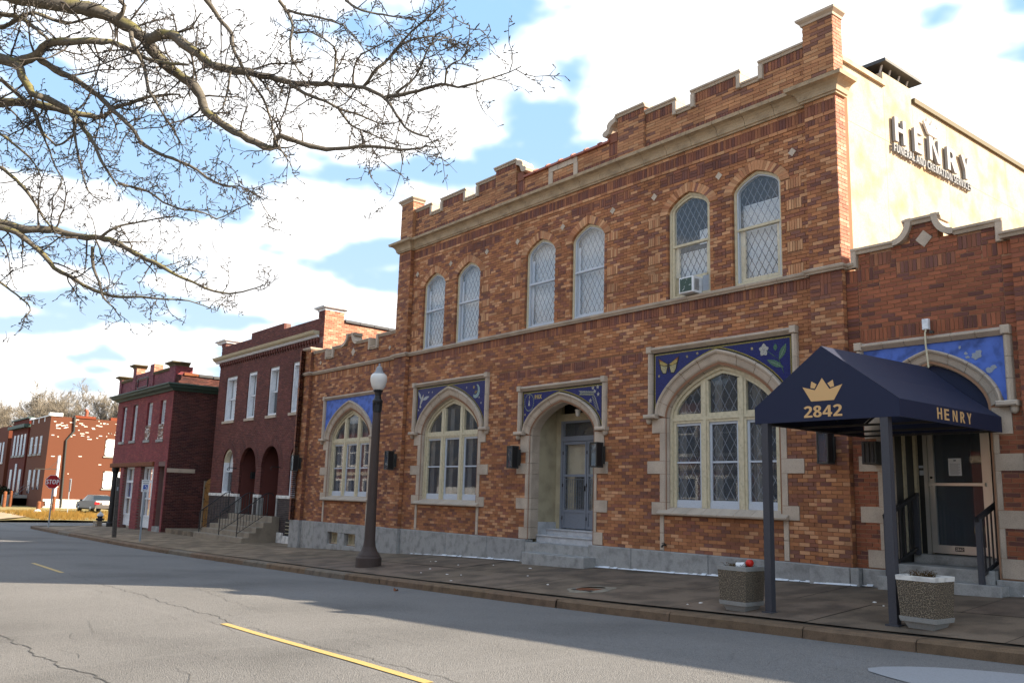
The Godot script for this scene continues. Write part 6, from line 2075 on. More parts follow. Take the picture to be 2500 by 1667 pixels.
	# recessed doors
	for c in [-35.36, -33.13]:
		var rec := MB.new()
		rec.col = PAL.maroon[0][0]
		rec.box(Vector3(c - 0.98, 0.5, z - 1.0), Vector3(c - 0.84, 3.4, z - 0.1)); rec.box(Vector3(c + 0.84, 0.5, z - 1.0), Vector3(c + 0.98, 3.4, z - 0.1)); rec.box(Vector3(c - 0.98, 3.3, z - 1.0), Vector3(c + 0.98, 3.4, z - 0.1)); rec.box(Vector3(c - 0.98, 0.5, z - 1.1), Vector3(c + 0.98, 3.4, z - 1.0))
		part(H, "porch", rec, M.brick)
		var ds := MB.new()
		for s in [-1.0, 1.0]: ds.box(Vector3(c + s * 0.9 - 0.055, 0.56, z - 0.2), Vector3(c + s * 0.9 + 0.07, 1.23, z + 0.025))
		part(H, "jamb_stone", ds, M.limestone)
		var fr := MB.new()
		fr.box(Vector3(c - 0.62, 0.56, z - 1.0), Vector3(c - 0.5, 2.65, z - 0.9)); fr.box(Vector3(c + 0.5, 0.56, z - 1.0), Vector3(c + 0.62, 2.65, z - 0.9)); fr.box(Vector3(c - 0.62, 2.65, z - 1.0), Vector3(c + 0.62, 2.76, z - 0.9))
		var frame := part(H, "door_frame", fr, M.white_paint)
		var tr := MB.new()
		tr.box(Vector3(c - 0.6, 2.8, z - 1.0), Vector3(c + 0.6, 2.86, z - 0.9))
		part(frame, "transom_bar", tr, M.cream)
		var dr := MB.new()
		dr.box(Vector3(c - 0.5, 0.58, z - 0.99), Vector3(c + 0.5, 2.65, z - 0.94))
		var door := part(H, "door", dr, M.door_tan)
		for q in [[-0.3, 0.3, 1.45, 2.5], [-0.3, 0.3, 0.75, 1.25]]:
			var p := MB.new()
			p.box(Vector3(c + q[0], q[2], z - 0.94), Vector3(c + q[1], q[3], z - 0.93))
			part(door, "panel", p, M.green_paint)
		var kn := MB.new()
		kn.soft_lathe([Vector2(0.0, -0.03), Vector2(0.03, 0.0), Vector2(0.0, 0.03)], Vector3(c - 0.42, 1.5, z - 0.9), 8)
		part(door, "knob", kn, M.aluminium)
	var mail := thing("mailbox", "small dark mailbox on the porch wall inside the left arched doorway", "mailbox", Vector3(-36.16, 2.0, -1.5))
	var mbx := MB.new()
	mbx.cbox(Vector3(-0.02, 0.0, -0.12), Vector3(0.1, 0.28, 0.12), 0.01)
	part(mail, "case", mbx, M.black_metal, true)
	mbx = MB.new()
	mbx.box(Vector3(0.1, 0.2, -0.12), Vector3(0.115, 0.23, 0.12))
	part(mail, "flap", mbx, M.bronze, true)
	for x in [-36.55, -32.15]:
		var ho := MB.new()
		ho.tube(PackedVector3Array([Vector3(x, 2.42, z), Vector3(x, 2.43, z + 0.35), Vector3(x, 2.36, z + 0.4), Vector3(x, 2.3, z + 0.34)]), PackedFloat32Array([0.018, 0.018, 0.018, 0.014]), 6)
		part(H, "iron_hook", ho, M.black_metal)
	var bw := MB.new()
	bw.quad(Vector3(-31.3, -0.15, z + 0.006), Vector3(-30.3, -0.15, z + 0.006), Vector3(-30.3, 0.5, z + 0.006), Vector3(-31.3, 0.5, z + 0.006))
	part(H, "basement_shade_sheet", bw, M.room)  # dark sheet laid over the bricks, painted as an opening's shade
	var ba := MB.new()
	for k in 4: ba.bar(Vector3(-31.25, -0.02 + k * 0.13, z + 0.03), Vector3(-30.35, -0.02 + k * 0.13, z + 0.03), 0.02, 0.02)
	part(H, "basement_bars", ba, M.cream)
	var fs := MB.new()
	for b in [[-32.1, -31.5, -0.3, -0.03], [-31.45, -30.2, -0.3, -0.13], [-30.15, -29.4, -0.3, -0.03]]: fs.cbox(Vector3(b[0], b[2] - 0.2, z - 0.1), Vector3(b[1], b[3], z + 0.08), 0.01)
	part(H, "foundation_stone", fs, M.white_stone)
	# flue on the far side of the roof
	var fl := MB.new()
	fl.box(Vector3(-41.9, 5.9, -3.6), Vector3(-41.2, 7.4, -2.9)); fl.box(Vector3(-42.0, 7.4, -3.7), Vector3(-41.1, 7.6, -2.8))
	fl.col = PAL.old[1][0]
	var flue := MB.new()
	flue.lathe([Vector2(0.2, 7.6), Vector2(0.18, 8.2), Vector2(0.0, 8.2)], Vector3(-41.55, 0, -3.25), 10)
	var CH := thing("chimney", "brick chimney with a clay pot between the two dark red houses", "chimney", Vector3(-41.55, 5.9, -3.25))
	for i in fl.c.size(): fl.c[i] = PAL.old[1][0]
	part(CH, "stack", fl, M.brick)
	part(CH, "pot", flue, M.stoop)

	# stoop
	var S := thing("stoop", "wide concrete stoop of five steps before the dark red house", "steps", Vector3(-34.4, -0.42, 0.0))
	var lv := [[-0.234, 0.52], [-0.05, 0.26], [0.135, 0.0], [0.323, -0.28], [0.55, -0.6]]
	for i in 5:
		var mb := MB.new()
		mb.cbox(Vector3(-37.0 + i * 0.18, -0.7, -0.9), Vector3(-31.9 - i * 0.001, lv[i][0], lv[i][1] + i * 0.001), 0.012)
		part(S, "step", mb, M.stoop)
	for r in [[-36.6, "leftmost black iron stair railing on the stoop of the dark red house"], [-34.4, "middle black iron stair railing on the stoop, before the left arched doorway"], [-32.6, "rightmost black iron stair railing on the stoop, before the right arched doorway"]]:
		var x: float = r[0]
		var R := thing("stair_railing", r[1], "railing", Vector3(x, -0.23, 0.45), "stoop railings")
		var mb := MB.new()
		mb.bar(Vector3(0, -0.02, 0), Vector3(0, 0.85, 0), 0.03, 0.03)
		part(R, "post", mb, M.black_metal, true)
		mb = MB.new()
		mb.bar(Vector3(0, 0.75, -1.15), Vector3(0, 1.65, -1.15), 0.03, 0.03)
		part(R, "post", mb, M.black_metal, true)
		mb = MB.new()
		mb.tube(PackedVector3Array([Vector3(0, 0.85, 0), Vector3(0, 1.6, -1.0), Vector3(0, 1.65, -1.15), Vector3(0, 1.64, -1.3), Vector3(0, 1.56, -1.36)]), PackedFloat32Array([0.02, 0.02, 0.02, 0.02, 0.018]), 6)
		mb.bar(Vector3(0, 0.12, 0), Vector3(0, 0.88, -1.15), 0.02, 0.02)
		part(R, "rail", mb, M.black_metal, true)
		for k in 9:
			var t := (k + 1) / 10.0
			mb = MB.new()
			mb.bar(Vector3(0, 0.12 + 0.76 * t, -1.15 * t), Vector3(0, 0.86 + 0.79 * t, -1.15 * t), 0.014, 0.014)
			part(R, "baluster", mb, M.black_metal, true)
	# slab and gate in the gangway
	var sl := MB.new()
	sl.col = Color(0.26, 0.2, 0.14)
	sl.box(Vector3(-40.9, -0.6, -8.0), Vector3(-37.0, -0.27, 0.42))
	whole("gangway_slab", sl, M.sidewalk, "", "", "", "structure")
	var G := thing("wooden_gate", "narrow yellowish board gate in the gap between the two red houses", "gate", Vector3(-40.2, -0.27, -1.2))
	for k in 5:
		var mb := MB.new()
		mb.box(Vector3(-0.62, 0.02 + k * 0.4, 0.0), Vector3(0.68, 0.4 + k * 0.4, 0.03))
		part(G, "board", mb, M.wood_gate, true)
	var gp := MB.new()
	gp.prism(PackedVector2Array([Vector2(-0.62, 2.02), Vector2(0.68, 2.02), Vector2(0.3, 2.2), Vector2(0.0, 2.26), Vector2(-0.3, 2.2)]), 0.0, 0.03)
	part(G, "top_board", gp, M.wood_gate, true)
	gp = MB.new()
	gp.box(Vector3(-0.72, 0, -0.04), Vector3(-0.63, 2.15, 0.06))
	part(G, "post", gp, M.stoop, true)
	for k in 4:
		gp = MB.new()
		gp.box(Vector3(-0.66, 0.3 + k * 0.5, 0.03), Vector3(-0.5, 0.36 + k * 0.5, 0.05))
		part(G, "hinge", gp, M.black_metal, true)

# ---------------------------------------------------------------- painted corner shop
func make_shop() -> void:
	rng.seed = 303
	var z := 0.48
	var H := thing("corner_shop", "painted maroon corner shop with green cornice and boarded white shopfront", "building", Vector3(-45.8, -0.5, z))
	var B := []
	var holes := [rect(-49.5, -48.75, 3.72, 5.67), rect(-47.6, -46.83, 3.72, 5.67), rect(-45.2, -44.38, 3.66, 5.66), rect(-43.15, -42.38, 3.63, 5.64)]
	lay(B, -50.45, -41.35, 2.72, 5.98, z, holes, "painted", 0.07, 0.215)
	lay(B, -50.45, -41.35, 6.3, 7.0, z, [], "plum", 0.07, 0.215)
	for p in [[-50.55, -50.05, 7.0, 7.2], [-48.05, -47.5, 7.0, 7.6], [-45.2, -44.55, 7.0, 7.55], [-42.15, -41.35, 6.3, 7.15]]: lay(B, p[0], p[1], p[2], p[3], z + 0.06, [], "plum", 0.07, 0.215)
	for p in [[-50.5, -50.05, 6.3, 7.0], [-48.05, -47.5, 6.3, 7.0], [-45.2, -44.55, 6.3, 7.0]]: lay(B, p[0], p[1], p[2], p[3], z + 0.06, [], "plum", 0.07, 0.215)
	lay(B, -47.5, -45.2, 7.0, 7.25, z + 0.03, [], "plum", 0.07, 0.215)
	lay(B, -45.2, -44.38, 3.8, 4.5, z + 0.003, [], "patchy", 0.07, 0.215); lay(B, -43.15, -42.38, 3.78, 4.48, z + 0.003, [], "patchy", 0.07, 0.215)
	lay(B, -43.2, -42.6, -0.5, 2.72, z, [], "painted", 0.07, 0.215); lay(B, -41.6, -41.35, -0.5, 2.72, z, [], "painted", 0.07, 0.215)
	lay(B, -46.3, -45.25, -0.5, 2.5, z, [], "painted", 0.07, 0.215); lay(B, -48.75, -48.15, -0.5, 2.5, z, [], "painted", 0.07, 0.215)
	lay(B, -z, 9.0, -0.5, 6.75, -41.35, [], "shaded_maroon", 0.07, 0.215, 1)  # side wall laid in darkened bricks, its shade painted in
	lay(B, -z, 0.3, 6.75, 7.15, -41.35, [], "painted", 0.07, 0.215, 1)
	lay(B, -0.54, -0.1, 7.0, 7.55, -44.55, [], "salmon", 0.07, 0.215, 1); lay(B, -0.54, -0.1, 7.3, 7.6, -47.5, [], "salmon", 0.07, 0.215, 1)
	build_bricks(H, B, 0, 0.1, 0.005)
	var core := MB.new()
	wall_sheet(core, -50.45, -41.35, 2.5, 7.0, [rect(-49.5, -48.75, 3.8, 5.67), rect(-47.6, -46.83, 3.8, 5.67), rect(-45.2, -44.38, 4.52, 5.66), rect(-43.15, -42.38, 4.5, 5.64)], z - 0.012)
	core.box(Vector3(-41.7, -0.6, -10), Vector3(-41.362, 6.75, z - 0.02)); core.box(Vector3(-50.45, 2.5, -10), Vector3(-50.2, 6.8, z - 0.02)); core.box(Vector3(-50.3, 6.3, -10), Vector3(-41.5, 6.4, z - 0.1)); core.box(Vector3(-50.3, -0.6, -10), Vector3(-41.5, 6.4, -9.9))
	core.box(Vector3(-47.5, 6.9, z - 0.25), Vector3(-45.2, 7.25, z + 0.02))
	for p in [[-50.5, -50.06, 7.19], [-48.04, -47.51, 7.59], [-45.19, -44.56, 7.54], [-42.14, -41.36, 7.14]]: core.box(Vector3(p[0], 6.3, z - 0.38), Vector3(p[1], p[2], z + 0.05))
	core.box(Vector3(-43.2, -0.6, z - 0.4), Vector3(-42.61, 2.72, z - 0.012)); core.box(Vector3(-41.6, -0.6, z - 0.4), Vector3(-41.36, 2.72, z - 0.012)); core.box(Vector3(-46.29, -0.6, z - 0.4), Vector3(-45.26, 2.5, z - 0.012)); core.box(Vector3(-48.74, -0.6, z - 0.4), Vector3(-48.16, 2.5, z - 0.012))
	part(H, "bedding", core, M.mortar_grey)
	sweep(H, "cornice_board", [Vector2(-50.45, z - 2.0), Vector2(-50.45, z), Vector2(-41.35, z), Vector2(-41.35, z - 2.2)], [Vector2(-0.05, 5.98), Vector2(0.08, 5.98), Vector2(0.12, 6.05), Vector2(0.3, 6.12), Vector2(0.34, 6.2), Vector2(0.42, 6.24), Vector2(0.42, 6.3), Vector2(-0.05, 6.36)], M.green_paint, 4.6)
	for c in [[-50.5, -50.06, 7.2, 0.45], [-48.04, -47.51, 7.6, 0.45], [-42.14, -41.36, 7.15, 0.6]]:
		sweep(H, "pier_cap", [Vector2(c[0], z - c[3]), Vector2(c[0], z + 0.06), Vector2(c[1], z + 0.06), Vector2(c[1], z - c[3])], [Vector2(-0.25, c[2]), Vector2(0.02, c[2]), Vector2(0.04, c[2] + 0.06), Vector2(0.18, c[2] + 0.13), Vector2(0.2, c[2] + 0.18), Vector2(-0.25, c[2] + 0.22)], M.dark_cap, 1.5)
	for w in [[-50.05, -48.05], [-44.55, -42.15]]:
		sweep(H, "wall_cap", [Vector2(w[0], z), Vector2(w[1], z)], [Vector2(-0.3, 7.0), Vector2(0.03, 7.0), Vector2(0.1, 7.08), Vector2(0.1, 7.12), Vector2(-0.3, 7.14)], M.dark_cap, 2.5)
	var pf := MB.new()
	for e in [[-47.15, -45.55, 6.98, 7.02], [-47.15, -45.55, 6.5, 6.54], [-47.19, -47.15, 6.5, 7.02], [-45.55, -45.51, 6.5, 7.02]]: pf.box(Vector3(e[0], e[2], z), Vector3(e[1], e[3], z + 0.05))
	part(H, "panel_frame", pf, M.black_metal)
	# ragged clay coping on the side
	for k in 13:
		var mb := MB.new()
		var z0 := 0.1 - k * 0.7
		var y := 6.85 - k * 0.012 + rng.randf_range(-0.03, 0.03)
		mb.box(Vector3(-41.75, y - 0.12, z0 - 0.66), Vector3(-41.28, y, z0))
		part(H, "coping_tile", mb, M.roof_felt if k % 3 else M.rust)
	# upper windows
	for w in [[-49.12, 0.75, 3.82, 5.67], [-47.21, 0.77, 3.82, 5.67], [-44.79, 0.82, 4.52, 5.66], [-42.76, 0.77, 4.5, 5.64]]:
		sash_window(H, w[0], w[1], w[2], w[3], z - 0.06, 0.0, w[2] > 4.0)
	for s in [[-49.12, 3.7], [-47.21, 3.7], [-44.79, 3.66], [-42.76, 3.63]]:
		var mb := MB.new()
		mb.cbox(Vector3(s[0] - 0.48, s[1], z - 0.2), Vector3(s[0] + 0.48, s[1] + 0.13, z + 0.05), 0.01)
		part(H, "sill_stone", mb, M.limestone)
	# iron lintel and shopfront
	var li := MB.new()
	li.cbox(Vector3(-50.6, 2.5, z - 0.3), Vector3(-43.25, 2.72, z + 0.08), 0.03)
	part(H, "lintel", li, M.rust)
	var colm := MB.new()
	colm.lathe([Vector2(0.2, -0.6), Vector2(0.2, -0.4), Vector2(0.15, -0.35), Vector2(0.14, 2.2), Vector2(0.2, 2.35), Vector2(0.2, 2.5)], Vector3(-50.2, 0, z - 0.15), 12)
	part(H, "corner_column", colm, M.black_metal)
	for b in [[-48.15, -46.32], [-45.23, -43.22]]:
		var fr := MB.new()
		var x0: float = b[0]; var x1: float = b[1]
		var zz := z - 0.22
		fr.box(Vector3(x0, -0.4, zz - 0.05), Vector3(x1, 0.1, zz)); fr.box(Vector3(x0, 0.1, zz - 0.08), Vector3(x0 + 0.1, 2.5, zz + 0.03)); fr.box(Vector3(x1 - 0.1, 0.1, zz - 0.08), Vector3(x1, 2.5, zz + 0.03))
		for y in [[0.1, 0.18], [0.94, 1.0], [1.72, 1.84], [2.42, 2.5]]: fr.box(Vector3(x0 + 0.1, y[0], zz - 0.08), Vector3(x1 - 0.1, y[1], zz + 0.03))
		var nm := 2 if x1 - x0 < 1.9 else 3
		for k in range(1, nm): fr.box(Vector3(lerpf(x0, x1, k / float(nm)) - 0.04, 0.18, zz - 0.06), Vector3(lerpf(x0, x1, k / float(nm)) + 0.04, 2.42, zz + 0.02))
		var sf := part(H, "shopfront", fr, M.white_paint)
		var k2 := 0
		for k in nm:
			for y in [[0.18, 0.94], [1.0, 1.72], [1.84, 2.42]]:
				var pn := MB.new()
				pn.quad(Vector3(lerpf(x0, x1, k / float(nm)) + 0.05, y[0], zz - 0.04), Vector3(lerpf(x0, x1, (k + 1) / float(nm)) - 0.05, y[0], zz - 0.04), Vector3(lerpf(x0, x1, (k + 1) / float(nm)) - 0.05, y[1], zz - 0.04), Vector3(lerpf(x0, x1, k / float(nm)) + 0.05, y[1], zz - 0.04))
				part(sf, "pane", pn, M.pane)
				var cu := MB.new()
				var w := rng.randf_range(0.5, 0.95)
				cu.quad(Vector3(lerpf(x0, x1, k / float(nm)), y[0], zz - 0.14), Vector3(lerpf(x0, x1, (k + w) / nm), y[0], zz - 0.16), Vector3(lerpf(x0, x1, (k + w) / nm), y[1], zz - 0.16), Vector3(lerpf(x0, x1, k / float(nm)), y[1], zz - 0.14))
				part(sf, "curtain", cu, [M.curtain_pale, M.curtain_blue, M.curtain_pale, M.curtain_rose, M.blind][k2 % 5])
				k2 += 1
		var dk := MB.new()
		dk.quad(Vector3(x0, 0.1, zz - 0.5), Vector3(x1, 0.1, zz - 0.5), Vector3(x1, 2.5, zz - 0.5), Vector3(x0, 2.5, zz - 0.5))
		part(sf, "room_shade_sheet", dk, M.room)  # near-black sheet stands in for the unlit shop interior
	var dd := MB.new()
	dd.col = PAL.plum[1][0]
	dd.box(Vector3(-42.6, -0.5, z - 0.9), Vector3(-41.6, 2.45, z - 0.8)); dd.box(Vector3(-42.6, -0.5, z - 0.8), Vector3(-42.55, 2.45, z - 0.3))
	part(H, "side_doorway", dd, M.brick)
	var st := MB.new()
	st.box(Vector3(-42.62, -0.6, z - 0.8), Vector3(-41.58, -0.25, z + 0.02))
	part(H, "door_step", st, M.limestone)
	var wl := MB.new()
	wl.box(Vector3(-41.37, 2.22, z - 1.3), Vector3(-41.33, 2.4, z - 0.02))
	part(H, "stone_lintel", wl, M.stone)

# ---------------------------------------------------------------- street furniture
func make_street() -> void:
	# lamp post
	var lx := -18.97; var lz := 2.6
	var g := walk_y(lx, lz)
	var P := thing("street_lamp", "brown tapered street lamp post with a white acorn globe on the sidewalk", "street lamp", Vector3(lx, g, lz))
	var mb := MB.new()
	mb.lathe([Vector2(0.31, -0.03), Vector2(0.31, 0.2), Vector2(0.28, 0.235), Vector2(0.27, 0.27), Vector2(0.2, 0.36), Vector2(0.155, 0.46), Vector2(0.135, 0.62)], Vector3.ZERO, 8, PI / 8)
	part(P, "base", mb, M.lamp_iron, true)
	mb = MB.new()
	mb.lathe([Vector2(0.135, 0.6), Vector2(0.118, 1.5), Vector2(0.1, 3.72)], Vector3.ZERO, 16)
	part(P, "shaft", mb, M.lamp_iron, true)
	mb = MB.new()
	mb.lathe([Vector2(0.1, 3.7), Vector2(0.108, 3.74), Vector2(0.1, 3.78), Vector2(0.098, 3.9), Vector2(0.115, 3.93), Vector2(0.13, 3.97), Vector2(0.13, 4.0), Vector2(0.09, 4.05), Vector2(0.075, 4.12), Vector2(0.09, 4.2), Vector2(0.125, 4.25), Vector2(0.11, 4.27), Vector2(0.0, 4.27)], Vector3.ZERO, 16)
	var cap := part(P, "capital", mb, M.black_metal, true)
	mb = MB.new()
	for k in 8:
		var t := TAU * k / 8
		mb.bar(Vector3(cos(t) * 0.1, 3.74, sin(t) * 0.1), Vector3(cos(t) * 0.112, 3.94, sin(t) * 0.112), 0.025, 0.025)
	part(cap, "ribs", mb, M.black_metal, true)
	mb = MB.new()
	mb.soft_lathe([Vector2(0.1, 4.265), Vector2(0.135, 4.3), Vector2(0.172, 4.37), Vector2(0.2, 4.47), Vector2(0.209, 4.54), Vector2(0.203, 4.6), Vector2(0.18, 4.65), Vector2(0.15, 4.67)], Vector3.ZERO, 28)
	part(P, "globe", mb, M.globe, true)
	mb = MB.new()
	mb.soft_lathe([Vector2(0.155, 4.665), Vector2(0.14, 4.69), Vector2(0.1, 4.72), Vector2(0.085, 4.78), Vector2(0.08, 4.81), Vector2(0.05, 4.86), Vector2(0.02, 4.88), Vector2(0.028, 4.9), Vector2(0.022, 4.93), Vector2(0.0, 4.94)], Vector3.ZERO, 20)
	part(P, "finial", mb, M.lamp_grey, true)

	# planters
	for p in [[-7.83, 3.02, "square pebbled concrete planter with a tipped red cup, left of the canopy posts", true], [-5.235, 2.96, "square pebbled concrete planter with a pale rim at the canopy's right post", false]]:
		var T := thing("planter", p[2], "planter", Vector3(p[0], walk_y(p[0], p[1]) - 0.01, p[1]), "pebbled concrete planters")
		T.rotation.y = 0.03 if p[3] else -0.02
		mb = MB.new()
		mb.hexa(square(0.15, 0.0) + square(0.19, 0.085))
		part(T, "foot", mb, M.concrete, true)
		mb = MB.new()
		mb.hexa(square(0.215, 0.08) + square(0.225, 0.135))
		part(T, "bottom_band", mb, M.concrete, true)
		mb = MB.new()
		mb.hexa(square(0.212, 0.13) + square(0.234, 0.555))
		part(T, "body", mb, M.pebble, true)
		mb = MB.new()
		var o0 := square(0.237, 0.55); var o1 := square(0.24, 0.605); var i1 := square(0.195, 0.605); var i0 := square(0.19, 0.52)
		for k in 4:
			var j := (k + 1) % 4
			mb.quad(o0[j], o0[k], o1[k], o1[j]); mb.quad(o1[j], o1[k], i1[k], i1[j]); mb.quad(i1[j], i1[k], i0[k], i0[j])
		part(T, "rim", mb, M.white_stone if not p[3] else M.concrete, true)
		mb = MB.new()
		for q in 4: i0[q].y = 0.58
		mb.quad(i0[3], i0[2], i0[1], i0[0])
		part(T, "soil", mb, M.soil, true)
		rng.seed = 40 + int(p[3])
		mb = MB.new()
		for k in 150:
			var q := Vector3(rng.randf_range(-0.15, 0.1), 0.58, rng.randf_range(-0.15, 0.15))
			var d := Vector3(rng.randf_range(-1, 1), rng.randf_range(0.15, 0.9), rng.randf_range(-1, 1)) * rng.randf_range(0.04, 0.11)
			mb.col = Color(0.16, 0.12, 0.07) * rng.randf_range(0.5, 1.4)
			mb.bar(q, q + d, 0.004, 0.004)
			mb.bar(q + d, q + d * 1.3 + Vector3(rng.randf_range(-0.03, 0.03), -0.02, rng.randf_range(-0.03, 0.03)), 0.003, 0.003)
		var dp := part(T, "dead_plant", mb, M.dry_grass, true)
		dp.set_meta("kind", "stuff")
		if p[3]:
			var cup := thing("paper_cup", "white paper cup lying with its red lid in the left planter", "cup", Vector3(p[0] + 0.09, walk_y(p[0], p[1]) + 0.585, p[1] + 0.02))
			var cm := MB.new()
			cm.tube(PackedVector3Array([Vector3(-0.1, 0.01, 0.07), Vector3(0.01, 0.03, 0.02)]), PackedFloat32Array([0.052, 0.04]), 14, false)
			part(cup, "cup", cm, M.white_plastic, true)
			cm = MB.new()
			cm.soft_lathe([Vector2(0.0, -0.045), Vector2(0.045, -0.02), Vector2(0.062, 0.02), Vector2(0.04, 0.06), Vector2(0.0, 0.065)], Vector3(0.07, 0.045, 0.0), 14)
			part(cup, "red_lid", cm, M.red_plastic, true)

	# stop sign at the corner
	var s := thing("stop_sign", "red octagonal stop sign on a galvanised post at the corner", "sign", Vector3(-50.57, -0.64, 3.2))
	mb = MB.new()
	mb.bar(Vector3(-0.03, -0.1, 0), Vector3(-0.03, 2.6, 0.0), 0.06, 0.05)
	part(s, "post", mb, M.galvanised, true)
	var oct := PackedVector2Array(); var oct2 := PackedVector2Array()
	for k in 8:
		var t := TAU * (k + 0.5) / 8
		oct.append(Vector2(cos(t), sin(t)) * 0.37); oct2.append(Vector2(cos(t), sin(t)) * 0.35)
	var fx := Transform3D(Vector3(0, 0, -1), Vector3(0, 1, 0), Vector3(1, 0, 0), Vector3(0.0, 2.29, 0.05))
	mb = MB.new(); mb.prism_m(oct, 0.0, 0.004, fx)
	var plate := part(s, "plate", mb, M.sign_white, true)
	mb = MB.new(); mb.prism_m(oct2, 0.0045, 0.006, fx)
	part(plate, "red_face", mb, M.stop_red, true)
	letters(plate, "word", "STOP", Vector3(0.0065, 2.17, 0.05 + 0.3), FACE_X, 0.6, 0.24, 0.003, M.sign_white, 600)

	# reserved parking sign
	s = thing("parking_sign", "white reserved parking sign with blue wheelchair panel on a leaning post", "sign", Vector3(-35.7, walk_y(-35.7, 3.0), 3.01))
	mb = MB.new()
	mb.bar(Vector3(0, -0.05, 0), Vector3(0, 2.3, 0.0), 0.06, 0.04)
	part(s, "post", mb, M.galvanised, true)
	mb = MB.new()
	mb.box(Vector3(0.03, 1.87, -0.15), Vector3(0.036, 2.33, 0.15))
	plate = part(s, "plate", mb, M.sign_white, true)
	mb = MB.new(); mb.box(Vector3(0.036, 1.97, -0.085), Vector3(0.039, 2.14, 0.085))
	part(plate, "blue_panel", mb, M.sign_blue, true)
	mb = MB.new()
	for b in [[Vector2(0.02, 2.115), Vector2(0.0, 2.06)], [Vector2(0.0, 2.06), Vector2(-0.035, 2.06)], [Vector2(-0.035, 2.06), Vector2(-0.055, 2.0)], [Vector2(0.005, 2.085), Vector2(-0.03, 2.085)]]:
		mb.bar(Vector3(0.041, b[0].y, b[0].x), Vector3(0.041, b[1].y, b[1].x), 0.012, 0.003, Vector3.RIGHT)
	var wp := PackedVector3Array(); var wr := PackedFloat32Array()
	for k in 12:
		var t := 0.6 + 4.4 * k / 11
		wp.append(Vector3(0.041, 2.03 + 0.042 * sin(t), 0.005 + 0.042 * cos(t))); wr.append(0.006)
	mb.tube(wp, wr, 4)
	part(plate, "wheelchair_symbol", mb, M.sign_white, true)
	letters(plate, "word", "RESERVED", Vector3(0.0365, 2.255, 0.12), FACE_X, 0.24, 0.04, 0.002, M.sign_ink)
	letters(plate, "word", "PARKING", Vector3(0.0365, 2.175, 0.11), FACE_X, 0.22, 0.045, 0.002, M.sign_ink)
	mb = MB.new()
	mb.bar(Vector3(0.0385, 1.92, -0.09), Vector3(0.0385, 1.92, 0.06), 0.015, 0.003, Vector3.RIGHT)
	mb.tri(Vector3(0.039, 1.92, 0.1), Vector3(0.039, 1.895, 0.05), Vector3(0.039, 1.945, 0.05))
	part(plate, "arrow", mb, M.sign_ink, true)

	# old wooden post
	s = thing("wooden_post", "weathered grey wooden post on the sidewalk in front of the corner shop", "post", Vector3(-39.05, walk_y(-39.05, 3.06), 3.06))
	mb = MB.new()
	mb.hexa([Vector3(-0.075, -0.05, -0.075), Vector3(0.075, -0.05, -0.075), Vector3(0.075, -0.05, 0.075), Vector3(-0.075, -0.05, 0.075), Vector3(-0.06, 2.4, 0.02), Vector3(0.06, 2.42, 0.02), Vector3(0.06, 2.46, 0.14), Vector3(-0.06, 2.44, 0.14)])
	part(s, "shaft", mb, M.grey_wood, true)
	mb = MB.new()
	mb.box(Vector3(0.062, 1.9, 0.05), Vector3(0.07, 2.05, 0.11))
	part(s, "tin_tag", mb, M.galvanised, true)

	# hydrant
	s = thing("fire_hydrant", "black fire hydrant with a silver cap at the street corner", "hydrant", Vector3(-51.6, -0.63, 0.5))
	mb = MB.new()
	mb.lathe([Vector2(0.17, 0.0), Vector2(0.17, 0.04), Vector2(0.125, 0.05), Vector2(0.125, 0.48), Vector2(0.16, 0.5), Vector2(0.16, 0.54)], Vector3.ZERO, 14)
	part(s, "barrel", mb, M.hydrant_black, true)
	mb = MB.new()
	mb.soft_lathe([Vector2(0.17, 0.54), Vector2(0.165, 0.58), Vector2(0.13, 0.66), Vector2(0.06, 0.72), Vector2(0.035, 0.74), Vector2(0.035, 0.79), Vector2(0.0, 0.79)], Vector3.ZERO, 14)
	part(s, "bonnet", mb, M.hydrant_silver, true)
	for q in [[Vector3(0.2, 0.36, 0)], [Vector3(0, 0.36, 0.2)], [Vector3(0, 0.36, -0.2)]]:
		mb = MB.new()
		mb.tube(PackedVector3Array([q[0] * Vector3(0.4, 1, 0.4), q[0]]), PackedFloat32Array([0.06, 0.06]), 10)
		part(s, "outlet", mb, M.hydrant_black, true)
	# crate beside the corner column
	s = thing("wooden_crate", "small brown slatted crate at the foot of the corner shop column", "crate", Vector3(-50.2, -0.6, 0.95))
	for k in 3:
		mb = MB.new()
		mb.box(Vector3(-0.25, 0.02 + k * 0.1, 0.15), Vector3(0.25, 0.09 + k * 0.1, 0.165))
		part(s, "slat", mb, M.stoop, true)
		mb = MB.new()
		mb.box(Vector3(0.25, 0.02 + k * 0.1, -0.15), Vector3(0.265, 0.09 + k * 0.1, 0.15))
		part(s, "slat", mb, M.stoop, true)
	# fallen leaf and litter
	s = whole("dry_leaf", leaf_mesh(), M.rust, "curled brown leaf lying on the road near the street lamp", "leaf")
	s.position = Vector3(-14.6, road_y(-14.6, 4.5) + 0.01, 4.5)
	rng.seed = 12
	var lit := MB.new()
	for k in 18:
		var x := rng.randf_range(-19, -5); var z := rng.randf_range(0.8, 3.2)
		var y := walk_y(x, z)
		var r := rng.randf_range(0.012, 0.03)
		lit.hexa([Vector3(x - r, y, z - r), Vector3(x + r, y, z - r * 0.6), Vector3(x + r * 0.7, y, z + r), Vector3(x - r * 0.8, y, z + r), Vector3(x - r * 0.7, y + 0.012, z - r * 0.6), Vector3(x + r * 0.6, y + 0.012, z - r * 0.5), Vector3(x + r * 0.5, y + 0.012, z + r * 0.6), Vector3(x - r * 0.6, y + 0.012, z + r * 0.7)])
	whole("pavement_crumbs", lit, M.white_stone, "pale crumbs of mortar scattered over the brown sidewalk", "litter", "", "stuff")

